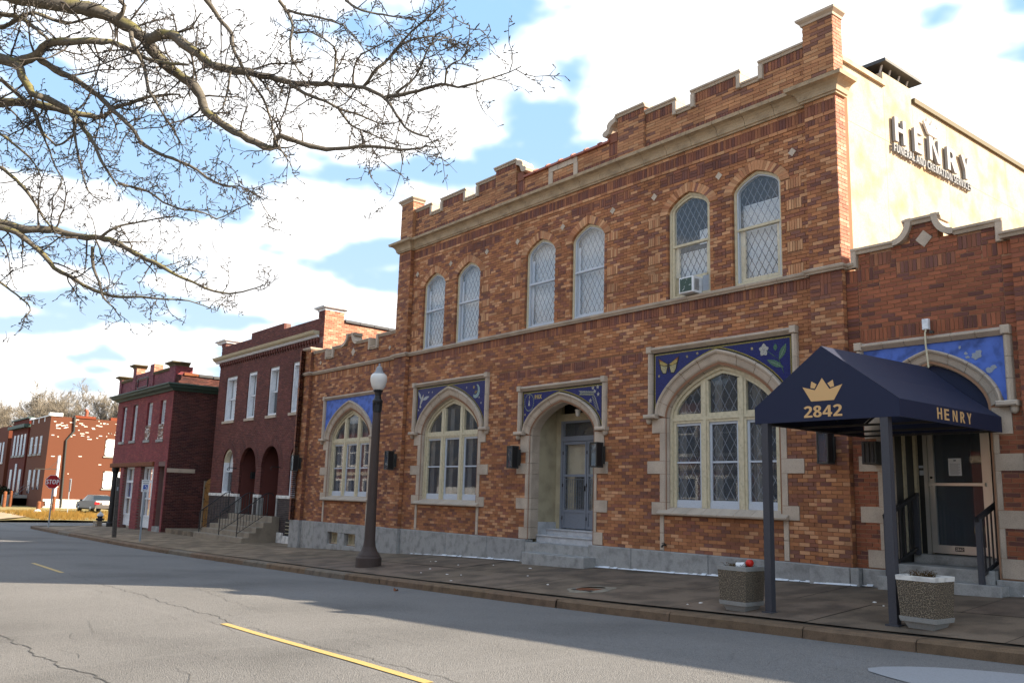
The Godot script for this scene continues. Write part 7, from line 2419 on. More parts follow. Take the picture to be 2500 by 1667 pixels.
func square(r: float, y: float) -> Array:
	return [Vector3(-r, y, -r), Vector3(r, y, -r), Vector3(r, y, r), Vector3(-r, y, r)]

func leaf_mesh() -> MB:
	var mb := MB.new()
	for k in 6:
		var a := -0.07 + k * 0.023
		var w0 := 0.045 * sin(PI * k / 6.0) + 0.004; var w1 := 0.045 * sin(PI * (k + 1) / 6.0) + 0.004
		var h0 := 0.03 * cos(k * 0.9); var h1 := 0.03 * cos((k + 1) * 0.9)
		mb.quad(Vector3(a, 0.03 + h0, w0), Vector3(a + 0.023, 0.03 + h1, w1), Vector3(a + 0.023, 0.02 + h1 * 0.5, -w1), Vector3(a, 0.02 + h0 * 0.5, -w0))
	return mb
const LIMBS := [
	[[-9.92,4.61,13.76,-9.3,5.53,13.55,-8.83,5.87,13.08,-8.51,5.84,12.64,-8.37,5.8,12.42,-8.26,5.78,12.22,-8.15,5.77,12.03,-8.07,5.71,11.85,-8.0,5.63,11.72,-7.92,5.53,11.62,-7.88,5.43,11.56,-7.78,5.27,11.45,-7.62,5.12,11.3,-7.54,5.01,11.22,-7.49,4.85,11.18,-7.38,4.71,11.07,-7.26,4.61,10.92,-7.17,4.53,10.79,-7.09,4.48,10.66,-7.01,4.59,10.69,-6.93,4.56,10.55,-6.87,4.52,10.46,-6.78,4.49,10.32,-6.62,4.5,10.17,-6.49,4.51,10.06,-6.35,4.48,9.95,-6.2,4.44,9.86,-6.06,4.43,9.79,-5.98,4.44,9.77], [0.0953,0.0803,0.0803,0.0765,0.0715,0.0671,0.0632,0.0595,0.0564,0.0537,0.0517,0.0481,0.044,0.0417,0.0391,0.0359,0.0327,0.0301,0.0278,0.0259,0.0236,0.022,0.0197,0.0167,0.0145,0.0122,0.01,0.0081,0.0072]],
	[[-7.7,5.43,11.66,-7.58,5.45,11.6,-7.45,5.42,11.52,-7.36,5.32,11.45,-7.24,5.21,11.35,-7.15,5.11,11.26,-7.06,5.07,11.13,-6.95,5.06,10.98,-6.96,5.06,11.03,-6.86,5.02,10.9,-6.73,4.97,10.78,-6.58,4.91,10.69,-6.39,4.87,10.61,-6.05,4.77,10.5,-5.9,4.71,10.45,-5.79,4.65,10.4,-5.7,4.58,10.36,-5.64,4.49,10.33,-5.6,4.4,10.29,-5.57,4.33,10.25,-5.51,4.27,10.18,-5.43,4.24,10.11], [0.0456,0.0439,0.0417,0.0396,0.0371,0.0349,0.0325,0.0301,0.0295,0.0273,0.0251,0.0228,0.0205,0.0168,0.0151,0.0138,0.0126,0.0114,0.0101,0.0091,0.0079,0.0066]],
	[[-5.75,4.62,10.33,-5.66,4.62,10.26,-5.58,4.66,10.15,-5.4,4.65,10.12,-5.24,4.61,10.12,-5.07,4.53,10.09,-4.97,4.56,10.0,-4.91,4.63,9.87,-4.79,4.65,9.81,-4.67,4.64,9.82], [0.0171,0.0158,0.0141,0.0124,0.0112,0.0095,0.0079,0.0063,0.0048,0.0038]],
	[[-5.93,4.74,10.43,-5.76,4.8,10.44,-5.72,4.93,10.34,-5.49,4.94,10.37,-5.28,4.9,10.38,-5.18,4.91,10.31,-5.17,4.96,10.14], [0.0157,0.0136,0.0116,0.0095,0.0078,0.0062,0.0043]],
	[[-5.67,4.9,10.37,-5.48,5.05,10.31,-5.23,5.04,10.34,-4.98,5.04,10.36,-4.97,5.18,10.3], [0.011,0.0088,0.0073,0.0055,0.0046]],
	[[-6.57,4.88,10.78,-6.52,4.81,10.67,-6.27,4.68,10.61,-6.2,4.62,10.51,-6.2,4.62,10.29,-5.99,4.5,10.21,-5.75,4.45,10.19], [0.0167,0.0148,0.0123,0.0106,0.0083,0.0059,0.0041]],
	[[-6.29,4.66,10.46,-6.28,4.55,10.35,-5.97,4.38,10.35,-5.98,4.37,10.22,-5.87,4.3,10.12], [0.0108,0.0088,0.0066,0.0053,0.0035]],
	[[-6.59,5.6,10.93,-6.62,5.54,10.83,-6.52,5.35,10.82,-6.47,5.19,10.86,-6.6,5.12,10.78,-6.62,5.04,10.69,-6.5,4.95,10.67], [0.0154,0.0137,0.0117,0.0099,0.0084,0.0067,0.0056]],
	[[-6.51,5.49,10.87,-6.35,5.41,10.8,-6.18,5.34,10.7,-6.12,5.31,10.56,-5.85,5.08,10.57], [0.0122,0.0103,0.0082,0.0062,0.0042]],
	[[-5.94,5.42,10.64,-5.73,5.25,10.61,-5.73,5.28,10.46,-5.43,5.13,10.42,-5.28,5.06,10.37], [0.0116,0.0095,0.008,0.0055,0.004]],
	[[-5.61,4.61,10.31,-5.49,4.64,10.29,-5.48,4.73,10.22,-5.28,4.75,10.29,-5.08,4.74,10.38,-5.03,4.79,10.36,-5.02,4.88,10.21], [0.0108,0.0096,0.0085,0.0069,0.0056,0.0048,0.0032]],
	[[-5.23,4.61,10.11,-5.12,4.67,10.18,-4.96,4.65,10.21,-4.95,4.69,10.15,-4.94,4.83,10.11,-4.68,4.79,10.29], [0.0085,0.0072,0.0061,0.0055,0.0043,0.0028]],
	[[-6.26,4.81,10.55,-6.24,4.91,10.55,-6.29,5.07,10.52,-6.17,5.11,10.58,-6.1,5.12,10.73,-6.31,5.25,10.79,-6.41,5.25,10.85], [0.0123,0.0112,0.01,0.0087,0.0072,0.0056,0.0045]],
	[[-6.01,4.76,10.49,-5.97,4.88,10.51,-5.68,4.85,10.61,-5.58,4.9,10.54,-5.45,4.95,10.46], [0.0098,0.0083,0.0067,0.0052,0.0034]],
	[[-9.92,4.61,13.76,-9.59,4.88,13.69,-9.21,5.2,13.15,-8.85,5.35,12.63,-8.79,5.33,12.5,-8.61,5.39,12.38,-8.37,5.43,12.31,-8.11,5.4,12.13,-8.0,5.44,11.91,-7.97,5.41,11.77,-7.85,5.32,11.62,-7.67,5.24,11.52,-7.37,5.15,11.39], [0.0617,0.0525,0.0525,0.05,0.0464,0.0419,0.0376,0.0313,0.0259,0.0225,0.0181,0.0147,0.01]],
	[[-8.75,5.31,12.5,-8.69,5.17,12.45,-8.62,5.01,12.37,-8.63,5.0,12.2,-8.62,4.94,12.05,-8.48,4.76,11.94,-8.31,4.57,11.87,-8.24,4.4,11.81,-8.25,4.31,11.73,-8.29,4.22,11.64], [0.0405,0.0372,0.0331,0.029,0.0252,0.0206,0.0165,0.013,0.0103,0.0075]],
	[[-8.25,4.23,11.65,-8.22,4.22,11.55,-8.18,4.21,11.41,-8.0,4.07,11.3,-7.8,3.98,11.17,-7.76,3.99,11.03,-7.79,3.96,10.86,-7.71,4.04,10.76,-7.46,4.08,10.69], [0.0117,0.011,0.0101,0.0089,0.0076,0.0068,0.0059,0.005,0.0039]],
	[[-9.92,4.61,13.76,-9.76,4.69,13.72,-9.51,4.96,13.15,-9.27,5.1,12.53,-9.12,5.1,12.38,-8.82,5.01,12.16,-8.76,4.99,11.9,-8.7,5.0,11.74,-8.58,5.07,11.68,-8.37,5.08,11.59,-8.08,5.08,11.49,-7.83,5.07,11.3], [0.0505,0.0443,0.0443,0.0422,0.038,0.0316,0.0261,0.0228,0.0204,0.0171,0.0132,0.0083]],
	[[-8.69,5.41,12.37,-8.61,5.3,12.23,-8.5,5.2,12.03,-8.33,5.04,11.87,-8.16,4.87,11.77,-7.99,4.71,11.66,-7.88,4.52,11.56,-7.8,4.44,11.43,-7.73,4.4,11.29,-7.67,4.35,11.16,-7.59,4.25,11.04,-7.48,4.18,10.94,-7.32,4.16,10.85,-7.12,4.03,10.77,-7.04,3.99,10.74], [0.0315,0.0292,0.0263,0.0235,0.0211,0.0188,0.0165,0.0147,0.013,0.0115,0.0098,0.0084,0.0069,0.0052,0.0045]],
	[[-9.92,4.61,13.76,-9.86,4.24,13.75,-9.74,3.99,13.01,-9.51,3.99,12.36,-9.38,3.93,12.2,-9.25,3.95,11.95,-9.1,3.89,11.75,-8.87,3.86,11.6,-8.69,3.8,11.49,-8.52,3.68,11.37,-8.34,3.58,11.22,-8.24,3.48,11.07,-8.17,3.42,10.91,-8.09,3.35,10.75,-7.99,3.33,10.61,-7.8,3.36,10.49,-7.63,3.39,10.42], [0.0505,0.0439,0.0439,0.0418,0.0385,0.034,0.0303,0.0268,0.0242,0.0214,0.0183,0.0156,0.0131,0.0107,0.0084,0.0058,0.004]],
	[[-8.69,3.81,11.64,-8.48,3.87,11.59,-8.47,3.96,11.41,-8.18,3.97,11.27,-8.01,3.98,11.16], [0.0151,0.0127,0.01,0.0066,0.0041]],
	[[-8.73,3.72,11.69,-8.82,3.57,11.65,-8.67,3.4,11.62,-8.58,3.23,11.59,-8.71,3.17,11.45,-8.67,3.06,11.38], [0.0173,0.0144,0.0116,0.0088,0.0066,0.0043]],
	[[-9.92,4.61,13.76,-9.84,4.19,13.74,-9.7,3.89,13.06,-9.42,3.93,12.37,-9.26,3.8,12.17,-9.22,3.7,12.02,-9.21,3.55,11.9,-9.12,3.48,11.76,-8.9,3.34,11.59,-8.66,3.27,11.44,-8.45,3.26,11.27,-8.36,3.25,11.14,-8.28,3.26,10.9,-8.15,3.18,10.66], [0.05,0.0289,0.0289,0.0276,0.0244,0.0224,0.0204,0.0185,0.0157,0.0133,0.0109,0.0094,0.0068,0.0041]],
	[[-7.85,5.52,11.78,-7.84,5.37,11.73,-7.87,5.24,11.62,-7.73,5.01,11.62,-7.58,4.83,11.58,-7.6,4.71,11.47,-7.65,4.64,11.37,-7.63,4.53,11.32], [0.0211,0.0189,0.0163,0.0137,0.0115,0.0093,0.0076,0.006]],
	[[-6.92,5.56,11.44,-6.94,5.45,11.32,-6.87,5.32,11.22,-6.81,5.15,11.21,-6.78,5.01,11.14,-6.84,4.91,11.0,-6.91,4.81,10.85,-6.91,4.64,10.78,-6.83,4.45,10.76,-6.71,4.28,10.7], [0.0195,0.0178,0.0162,0.0147,0.0132,0.0117,0.0102,0.0085,0.007,0.0055]],
	[[-9.92,4.61,13.76,-9.83,4.46,13.75,-9.66,4.52,13.08,-9.46,4.52,12.43,-9.46,4.45,12.32,-9.22,4.28,12.23,-9.28,4.17,12.12,-9.32,4.07,12.04,-9.11,3.93,11.98], [0.05,0.0197,0.0197,0.0188,0.0168,0.0144,0.0124,0.0109,0.009]],
	[[-9.92,4.61,13.76,-9.61,5.02,13.77,-9.18,5.61,13.2,-8.87,5.8,12.68,-8.76,5.76,12.52,-8.4,5.5,12.38,-8.46,5.48,12.3], [0.05,0.0244,0.0244,0.0232,0.0196,0.015,0.0133]],
	[[-9.92,4.61,13.76,-9.69,4.67,13.72,-9.33,5.05,13.02,-9.01,5.22,12.59,-9.01,5.15,12.47,-8.77,4.89,12.3,-8.84,4.74,12.21,-8.89,4.67,12.07,-8.66,4.75,11.98,-8.45,4.81,12.04], [0.05,0.0193,0.0193,0.0184,0.0169,0.0135,0.0116,0.0099,0.0079,0.0065]],
	[[-8.77,4.93,12.33,-8.74,4.77,12.27,-8.85,4.63,12.15,-8.65,4.38,12.1,-8.6,4.26,12.03,-8.81,4.1,12.08], [0.0134,0.0117,0.0098,0.0077,0.0063,0.0044]],
	[[-8.54,4.84,12.02,-8.44,4.55,11.99,-8.57,4.32,11.87,-8.37,4.11,11.84,-8.34,4.06,11.75], [0.0131,0.0102,0.0072,0.0053,0.0042]],
	[[-6.99,5.03,11.15,-7.01,4.87,11.15,-6.96,4.66,11.2,-7.01,4.57,11.28], [0.0115,0.0088,0.0059,0.0037]],
	[[-7.84,5.59,11.9,-7.72,5.66,11.87,-7.83,5.8,11.92], [0.0211,0.019,0.017]],
	[[-7.64,5.43,11.66,-7.52,5.48,11.48,-7.26,5.45,11.42,-7.14,5.54,11.4], [0.0144,0.0109,0.0083,0.006]],
	[[-9.92,4.61,13.76,-9.91,4.03,13.69,-9.82,3.57,12.79,-9.62,3.43,12.28,-9.57,3.34,12.17,-9.47,3.27,12.11,-9.66,3.21,11.98,-9.5,3.07,12.08], [0.05,0.0122,0.0122,0.0116,0.0095,0.0082,0.0065,0.0046]],
	[[-9.92,4.61,13.76,-9.68,5.12,13.78,-9.41,5.6,13.18,-9.19,5.81,12.63,-8.8,5.87,12.44,-8.77,5.85,12.17,-8.34,5.8,11.99], [0.05,0.0251,0.0251,0.0239,0.0183,0.0137,0.0089]],
	[[-9.92,4.61,13.76,-9.76,4.56,13.76,-9.48,4.82,12.97,-9.27,4.79,12.49,-9.2,4.68,12.35,-9.15,4.57,12.22,-9.05,4.36,12.13], [0.05,0.0146,0.0146,0.0139,0.0111,0.0085,0.0054]]]

# ---------------------------------------------------------------- across the side street
func far_house(called: String, label: String, x0: float, x1: float, zf: float, zb: float, y0: float, y1: float, front: Color, flank: Color, wins: Array, side_wins: Array) -> Node3D:
	var H := thing(called, label, "house", Vector3((x0 + x1) / 2, y0, zf))
	var w := MB.new()
	w.col = front
	w.quad(Vector3(x0, y0, zf), Vector3(x1, y0, zf), Vector3(x1, y1, zf), Vector3(x0, y1, zf))
	part(H, "front_wall", w, M.far_brick)
	w = MB.new()
	w.col = flank
	w.quad(Vector3(x1, y0, zf), Vector3(x1, y0, zb), Vector3(x1, y1 - 0.15, zb), Vector3(x1, y1, zf))
	part(H, "side_wall", w, M.far_brick)
	w = MB.new()
	w.quad(Vector3(x0, y0, zb), Vector3(x0, y0, zf), Vector3(x0, y1, zf), Vector3(x0, y1, zb)); w.quad(Vector3(x0, y1 - 0.3, zf), Vector3(x1, y1 - 0.3, zf), Vector3(x1, y1 - 0.3, zb), Vector3(x0, y1 - 0.3, zb)); w.quad(Vector3(x1, y0, zb), Vector3(x0, y0, zb), Vector3(x0, y1, zb), Vector3(x1, y1, zb))
	part(H, "roof", w, M.roof_felt)
	for q in wins:
		var f := MB.new()
		f.box(Vector3(q[0], q[2], zf - 0.05), Vector3(q[1], q[3], zf + 0.012))
		var win := part(H, "window", f, M.navy_glass)
		var e := MB.new()
		e.box(Vector3(q[1] - 0.14, q[2], zf + 0.012), Vector3(q[1] - 0.03, q[3], zf + 0.05)); e.box(Vector3(q[0], (q[2] + q[3]) / 2 - 0.04, zf + 0.012), Vector3(q[1], (q[2] + q[3]) / 2 + 0.04, zf + 0.04))
		part(win, "frame", e, M.sash)
		if q.size() > 4:
			e = MB.new()
			e.box(Vector3(q[0] - 0.1, q[2] - 0.22, zf), Vector3(q[1] + 0.1, q[2] - 0.02, zf + 0.1))
			part(win, "sill", e, q[4])
	for q in side_wins:  # [z0, z1, y0, y1]
		var f := MB.new()
		f.box(Vector3(x1 - 0.05, q[2], q[1]), Vector3(x1 + 0.02, q[3], q[0]))
		var win := part(H, "window", f, M.blind)
		var e := MB.new()
		for r in [[q[0], q[0] - 0.12, q[2], q[3]], [q[1] + 0.12, q[1], q[2], q[3]], [q[0], q[1], q[3] - 0.12, q[3]], [q[0], q[1], q[2], q[2] + 0.1], [q[0], q[1], (q[2] + q[3]) / 2 - 0.05, (q[2] + q[3]) / 2 + 0.05]]:
			e.box(Vector3(x1 + 0.02, r[2], minf(r[0], r[1])), Vector3(x1 + 0.06, r[3], maxf(r[0], r[1])))
		part(win, "frame", e, M.white_paint)
		e = MB.new()
		e.box(Vector3(x1 + 0.02, q[2] - 0.16, q[1] - 0.1), Vector3(x1 + 0.1, q[2] - 0.02, q[0] + 0.1))
		part(win, "sill", e, M.limestone)
	return H

func make_far() -> void:
	rng.seed = 404
	# the vacant lot
	var lot := MB.new()
	sheet(lot, steps(-130, -61.0, 23), steps(-60, 6.0, 22), func(x, z): return -0.66 + 0.05 * sin(x * 0.7) * sin(z * 0.5) - smoothstep(0.0, 6.0, z) * 0.1)
	whole("vacant_lot", lot, M.lawn, "", "", "", "structure")
	var dirt := MB.new()
	var ring := []
	for k in 26:
		var t := TAU * k / 26
		ring.append(Vector2(-73 + 12.0 * cos(t) * (1 + 0.1 * sin(t * 3)), 4.2 + 3.2 * sin(t) * (1 + 0.12 * sin(t * 4))))
	for k in 26:
		var a: Vector2 = ring[k]; var b: Vector2 = ring[(k + 1) % 26]
		dirt.tri(Vector3(-73, -0.62, 4.2), Vector3(b.x, -0.64, b.y), Vector3(a.x, -0.64, a.y))
	whole("bare_ground", dirt, M.dirt, "", "", "", "structure")
	var gm := MB.new()
	for k in 2600:
		var x := rng.randf_range(-82, -61.2); var z := rng.randf_range(-9.0, 1.5)
		if rng.randf() < 0.5: x = rng.randf_range(-72, -61.2)
		var y := -0.66
		var h := rng.randf_range(0.06, 0.3) * (1.5 if x < -64 and x > -74 and z > -3 else 0.7)
		gm.col = Color(0.46, 0.35, 0.17).lerp(Color(0.25, 0.24, 0.09), rng.randf() * rng.randf()) * rng.randf_range(0.7, 1.25)
		for q in 3:
			var d := Vector3(rng.randf_range(-0.16, 0.16), h, rng.randf_range(-0.16, 0.16))
			var p := Vector3(x + rng.randf_range(-0.1, 0.1), y, z + rng.randf_range(-0.1, 0.1))
			gm.tri(p + Vector3(0.0, 0, -0.02), p + d, p + Vector3(0.0, 0, 0.02))
	whole("dry_weeds", gm, M.dry_grass, "straw-coloured dry weeds across the vacant corner lot", "weeds", "", "stuff")

	# grey brick house with a sunlit flank
	var G := far_house("grey_house", "grey-fronted brick house with a long sunlit orange side wall and drainpipe", -102.2, -93.0, -4.6, -22.0, -0.75, 8.0, Color(0.27, 0.19, 0.15), Color(0.27, 0.19, 0.15), [[-101.3, -100.0, 4.5, 6.2, M.limestone], [-99.0, -97.8, 4.5, 6.2, M.limestone], [-96.8, -95.7, 4.5, 6.2, M.limestone], [-100.3, -99.0, 0.6, 2.9], [-98.0, -97.0, 1.0, 2.9], [-95.9, -94.9, 1.0, 2.9]], [[-9.75, -11.3, 4.45, 6.1], [-9.85, -11.5, 1.3, 2.95]])
	var p := MB.new()
	p.tube(PackedVector3Array([Vector3(-92.9, 8.1, -6.65), Vector3(-92.9, 6.65, -6.72), Vector3(-92.9, 5.77, -6.14), Vector3(-92.9, -0.6, -6.33)]), PackedFloat32Array([0.11, 0.1, 0.09, 0.09]), 8)
	part(G, "drainpipe", p, M.bronze)
	# white washed foundation stones
	var y := -0.75
	while y < 0.15:
		var z := -4.7 - rng.randf_range(0, 0.3)
		while z > -12.0:
			var l := rng.randf_range(0.25, 0.6)
			var sb := MB.new()
			sb.box(Vector3(-93.0, y + 0.012, z - l + 0.02), Vector3(-92.93 + rng.randf_range(0, 0.02), y + 0.215, z))
			part(G, "foundation_stone", sb, M.white_stone)
			z -= l
		y += 0.23
	var cp := MB.new()
	cp.box(Vector3(-102.3, 8.0, -4.9), Vector3(-92.95, 8.1, -4.5)); cp.box(Vector3(-93.6, 8.0, -5.6), Vector3(-92.9, 8.32, -4.45)); cp.box(Vector3(-102.4, 8.0, -5.2), Vector3(-101.6, 8.25, -4.45))
	for k in 3: cp.box(Vector3(-101.0 + k * 2.7, 7.55, -4.62), Vector3(-100.8 + k * 2.7, 8.0, -4.54))
	part(G, "coping", cp, M.white_paint)
	cp = MB.new()
	cp.col = Color(0.42, 0.2, 0.13)
	cp.box(Vector3(-93.5, 7.9, -8.6), Vector3(-93.0, 8.2, -6.7)); cp.box(Vector3(-93.8, 7.7, -12.4), Vector3(-93.05, 8.25, -10.0))
	part(G, "parapet_piece", cp, M.far_brick)
	cp = MB.new()
	cp.tube(PackedVector3Array([Vector3(-93.4, 8.0, -7.8), Vector3(-93.4, 8.75, -7.8), Vector3(-93.3, 8.82, -7.6)]), PackedFloat32Array([0.16, 0.16, 0.15]), 8)
	part(G, "clay_flue", cp, M.red_tile)
	cp = MB.new()
	for k in 4: cp.box(Vector3(-101.6 - 0.0, -0.75, -3.6 + k * 0.3), Vector3(-99.6, -0.5 + k * 0.3, -4.6))
	part(G, "front_steps", cp, M.concrete)
	cp = MB.new()
	for q in [[-99.6, -2.4], [-101.6, -2.4]]: cp.bar(Vector3(q[0], 0.2, -3.4), Vector3(q[0], 1.4, -4.6), 0.04, 0.04)
	part(G, "step_railing", cp, M.lead)
	rng.seed = 8
	cp = MB.new()
	for k in 90:
		var yy := rng.randf_range(0.3, 7.9); var z := rng.randf_range(-21.0, -4.7)
		if k < 60: yy = rng.randf_range(5.8, 7.9); z = rng.randf_range(-12.0, -4.7)
		cp.box(Vector3(-93.0, yy, z - rng.randf_range(0.1, 0.4)), Vector3(-92.994, yy + 0.07, z))
	part(G, "whitewash_scraps", cp, M.white_stone).set_meta("kind", "stuff")
	far_house("red_house", "narrow deep red brick house with dark cornice beyond the grey house", -112.0, -103.2, -4.6, -20.0, -0.75, 8.3, Color(0.23, 0.07, 0.05), Color(0.23, 0.07, 0.05), [[-110.6, -109.4, 4.5, 6.7, M.limestone], [-108.7, -107.5, 4.5, 6.7, M.limestone], [-106.8, -105.6, 4.5, 6.7, M.limestone], [-104.9, -103.8, 4.5, 6.7, M.limestone], [-110.6, -109.2, 0.6, 3.0, M.limestone], [-108.0, -106.8, 0.4, 3.6], [-105.6, -104.2, 0.6, 3.0, M.limestone]], [])
	var last: Node = get_child(get_child_count() - 1)
	cp = MB.new()
	cp.box(Vector3(-112.3, 7.35, -4.8), Vector3(-103.0, 7.7, -4.1)); cp.box(Vector3(-112.2, 8.3, -5.0), Vector3(-103.1, 8.45, -4.45))
	part(last, "cornice", cp, M.green_paint)
	far_house("orange_house", "orange and brown brick house at the left edge of the picture", -122.0, -114.3, -4.6, -20.0, -0.75, 8.0, Color(0.26, 0.14, 0.095), Color(0.26, 0.14, 0.095), [[-121.0, -119.8, 3.9, 6.2, M.white_stone], [-119.2, -118.0, 3.9, 6.2, M.white_stone], [-117.2, -116.0, 3.9, 6.2, M.white_stone], [-120.5, -119.0, 0.4, 2.8]], [])
	far_house("brown_house", "brown house row end farthest left behind the orange house", -140.0, -124.0, -4.6, -20.0, -0.75, 7.0, Color(0.26, 0.15, 0.11), Color(0.26, 0.15, 0.11), [[-130.0, -128.0, 3.9, 6.0, M.white_stone]], [])
	# shrub by the steps
	var sh := thing("evergreen_shrub", "dark green rounded shrub before the deep red house", "shrub", Vector3(-104.0, -0.7, -2.6))
	var sm := MB.new()
	for k in 900:
		var d := Vector3(rng.randfn(), rng.randfn(), rng.randfn()).normalized()
		var r := rng.randf_range(0.75, 1.1)
		var q := Vector3(d.x * 1.7 * r, 0.95 + d.y * 1.0 * r, d.z * 1.3 * r)
		sm.col = Color(0.03, 0.05, 0.02) * rng.randf_range(0.6, 1.5)
		var e := Vector3(rng.randf_range(-1, 1), rng.randf_range(-1, 1), rng.randf_range(-1, 1)).normalized() * 0.13
		sm.tri(q - e, q + e, q + e.cross(d).normalized() * 0.2 + d * 0.08)
	part(sh, "foliage", sm, M.dry_grass, true)

	# poles and posts on the lot
	var pole := thing("sign_pole", "tall white and rusty pole with a bare sign bracket behind the stop sign", "pole", Vector3(-72.9, -0.63, -1.55))
	var mb := MB.new()
	mb.lathe([Vector2(0.1, 1.3), Vector2(0.1, 4.3), Vector2(0.0, 4.3)], Vector3.ZERO, 8)
	part(pole, "upper_shaft", mb, M.white_paint, true)
	mb = MB.new()
	mb.lathe([Vector2(0.13, -0.1), Vector2(0.11, 1.3)], Vector3.ZERO, 8)
	part(pole, "rusty_shaft", mb, M.rust, true)
	mb = MB.new()
	mb.bar(Vector3(0, 3.28, 0.1), Vector3(0, 3.25, 1.55), 0.05, 0.05); mb.bar(Vector3(0, 3.85, 0.1), Vector3(0, 3.3, 0.6), 0.03, 0.03)
	part(pole, "bracket", mb, M.bronze, true)
	var ts := thing("lot_sign", "thin post with a narrow pale sign seen edge-on in the dry grass", "sign", Vector3(-70.5, -0.63, -2.03))
	mb = MB.new()
	mb.bar(Vector3(0, 0, 0), Vector3(0, 2.6, 0.08), 0.05, 0.05)
	part(ts, "post", mb, M.galvanised, true)
	mb = MB.new()
	mb.hexa([Vector3(-0.28, 1.7, -0.1), Vector3(0.28, 1.7, 0.06), Vector3(0.27, 1.7, 0.08), Vector3(-0.29, 1.7, -0.08), Vector3(-0.28, 2.6, -0.1), Vector3(0.28, 2.6, 0.06), Vector3(0.27, 2.6, 0.08), Vector3(-0.29, 2.6, -0.08)])
	part(ts, "plate", mb, M.galvanised, true)
	for q in [[-75.4, -1.04, 0.8, "rusty pipe bollard with a white foot in the dry grass beside the stop sign", true], [-92.6, -1.5, 1.35, "rusty pipe post farthest left on the lot's edge", false], [-95.5, -2.5, 1.4, "rusty pipe post before the deep red house", false]]:
		var bo := thing("bollard", q[3], "bollard", Vector3(q[0], -0.64, q[1]), "rusty posts round the lot")
		mb = MB.new()
		mb.lathe([Vector2(0.15, -0.1), Vector2(0.15, q[2]), Vector2(0.09, q[2] + 0.07), Vector2(0.0, q[2] + 0.08)], Vector3.ZERO, 10)
		part(bo, "pipe", mb, M.rust, true)
		if q[4]:
			mb = MB.new()
			mb.soft_lathe([Vector2(0.3, -0.1), Vector2(0.28, 0.1), Vector2(0.18, 0.24), Vector2(0.0, 0.28)], Vector3(0.1, 0, 0.05), 10)
			part(bo, "plaster_foot", mb, M.white_stone, true)
	make_car()

func make_car() -> void:
	var C := thing("parked_car", "grey sedan parked on the vacant lot, seen from behind", "car", Vector3(-77.0, -0.64, -6.25))
	C.rotation.y = 0.1
	# stations along the length: x, half width, sill, belt, half roof, roof
	var st := [[0.0, 0.78, 0.42, 0.78, 0.7, 0.8], [-0.06, 0.86, 0.3, 0.9, 0.78, 0.96], [-0.55, 0.88, 0.24, 0.95, 0.8, 1.02], [-1.1, 0.88, 0.24, 0.95, 0.62, 1.36], [-1.6, 0.88, 0.24, 0.94, 0.58, 1.42], [-2.5, 0.88, 0.24, 0.92, 0.58, 1.42], [-3.1, 0.88, 0.24, 0.9, 0.66, 1.1], [-3.4, 0.88, 0.24, 0.88, 0.76, 0.95], [-4.3, 0.85, 0.26, 0.78, 0.74, 0.82], [-4.55, 0.74, 0.36, 0.64, 0.64, 0.68]]
	var body := MB.new(); var cab := MB.new()
	for i in st.size() - 1:
		var rings := []
		for s in [st[i], st[i + 1]]:
			rings.append([Vector3(s[0], s[2], -s[1] * 0.92), Vector3(s[0], s[2] + 0.12, -s[1]), Vector3(s[0], s[3], -s[1] * 0.97), Vector3(s[0], s[5], -s[4]), Vector3(s[0], s[5] + 0.015, 0), Vector3(s[0], s[5], s[4]), Vector3(s[0], s[3], s[1] * 0.97), Vector3(s[0], s[2] + 0.12, s[1]), Vector3(s[0], s[2], s[1] * 0.92)])
		for k in 8:
			var glassy: bool = (k == 2 or k == 5) and i >= 2 and i <= 6 or ((k == 3 or k == 4) and (i == 2 or i == 5))
			(cab if glassy else body).quad(rings[0][k], rings[1][k], rings[1][k + 1], rings[0][k + 1])
	var s0: Array = st[0]
	body.quad(Vector3(0, s0[2], s0[1] * 0.92), Vector3(0, s0[2], -s0[1] * 0.92), Vector3(0, s0[3], -s0[1] * 0.97), Vector3(0, s0[3], s0[1] * 0.97))
	part(C, "body", body, M.car_paint, true)
	part(C, "windows", cab, M.car_glass, true)
	for s in [-1.0, 1.0]:
		var t := MB.new()
		t.cbox(Vector3(-0.1, 0, 0), Vector3(0.1, 0.17, 0.02), 0.005)
		var tl := MB.new()
		tl.box(Vector3(-0.12, 0.66, s * 0.5 if s > 0 else -0.86), Vector3(0.015, 0.86, 0.86 if s > 0 else -0.5))
		part(C, "tail_light", tl, M.tail_light, true)
		var mi := MB.new()
		mi.cbox(Vector3(-3.05, 0.9, s * 0.95 - 0.09), Vector3(-2.9, 1.04, s * 0.95 + 0.09), 0.02)
		part(C, "mirror", mi, M.car_paint, true)
		for x in [-0.85, -3.6]:
			var w := MB.new()
			w.tube(PackedVector3Array([Vector3(x, 0.31, s * 0.66), Vector3(x, 0.31, s * 0.87)]), PackedFloat32Array([0.31, 0.31]), 16)
			var wh := part(C, "wheel", w, M.rubber, true)
			w = MB.new()
			w.tube(PackedVector3Array([Vector3(x, 0.31, s * 0.86), Vector3(x, 0.31, s * 0.88)]), PackedFloat32Array([0.19, 0.18]), 12)
			part(wh, "rim", w, M.aluminium, true)
	var pl := MB.new()
	pl.box(Vector3(0.0, 0.66, -0.26), Vector3(0.02, 0.8, 0.26))
	part(C, "number_plate", pl, M.sign_white, true)
	pl = MB.new()
	pl.box(Vector3(-0.08, 0.36, -0.84), Vector3(0.05, 0.56, 0.84))
	part(C, "bumper", pl, M.car_paint, true)

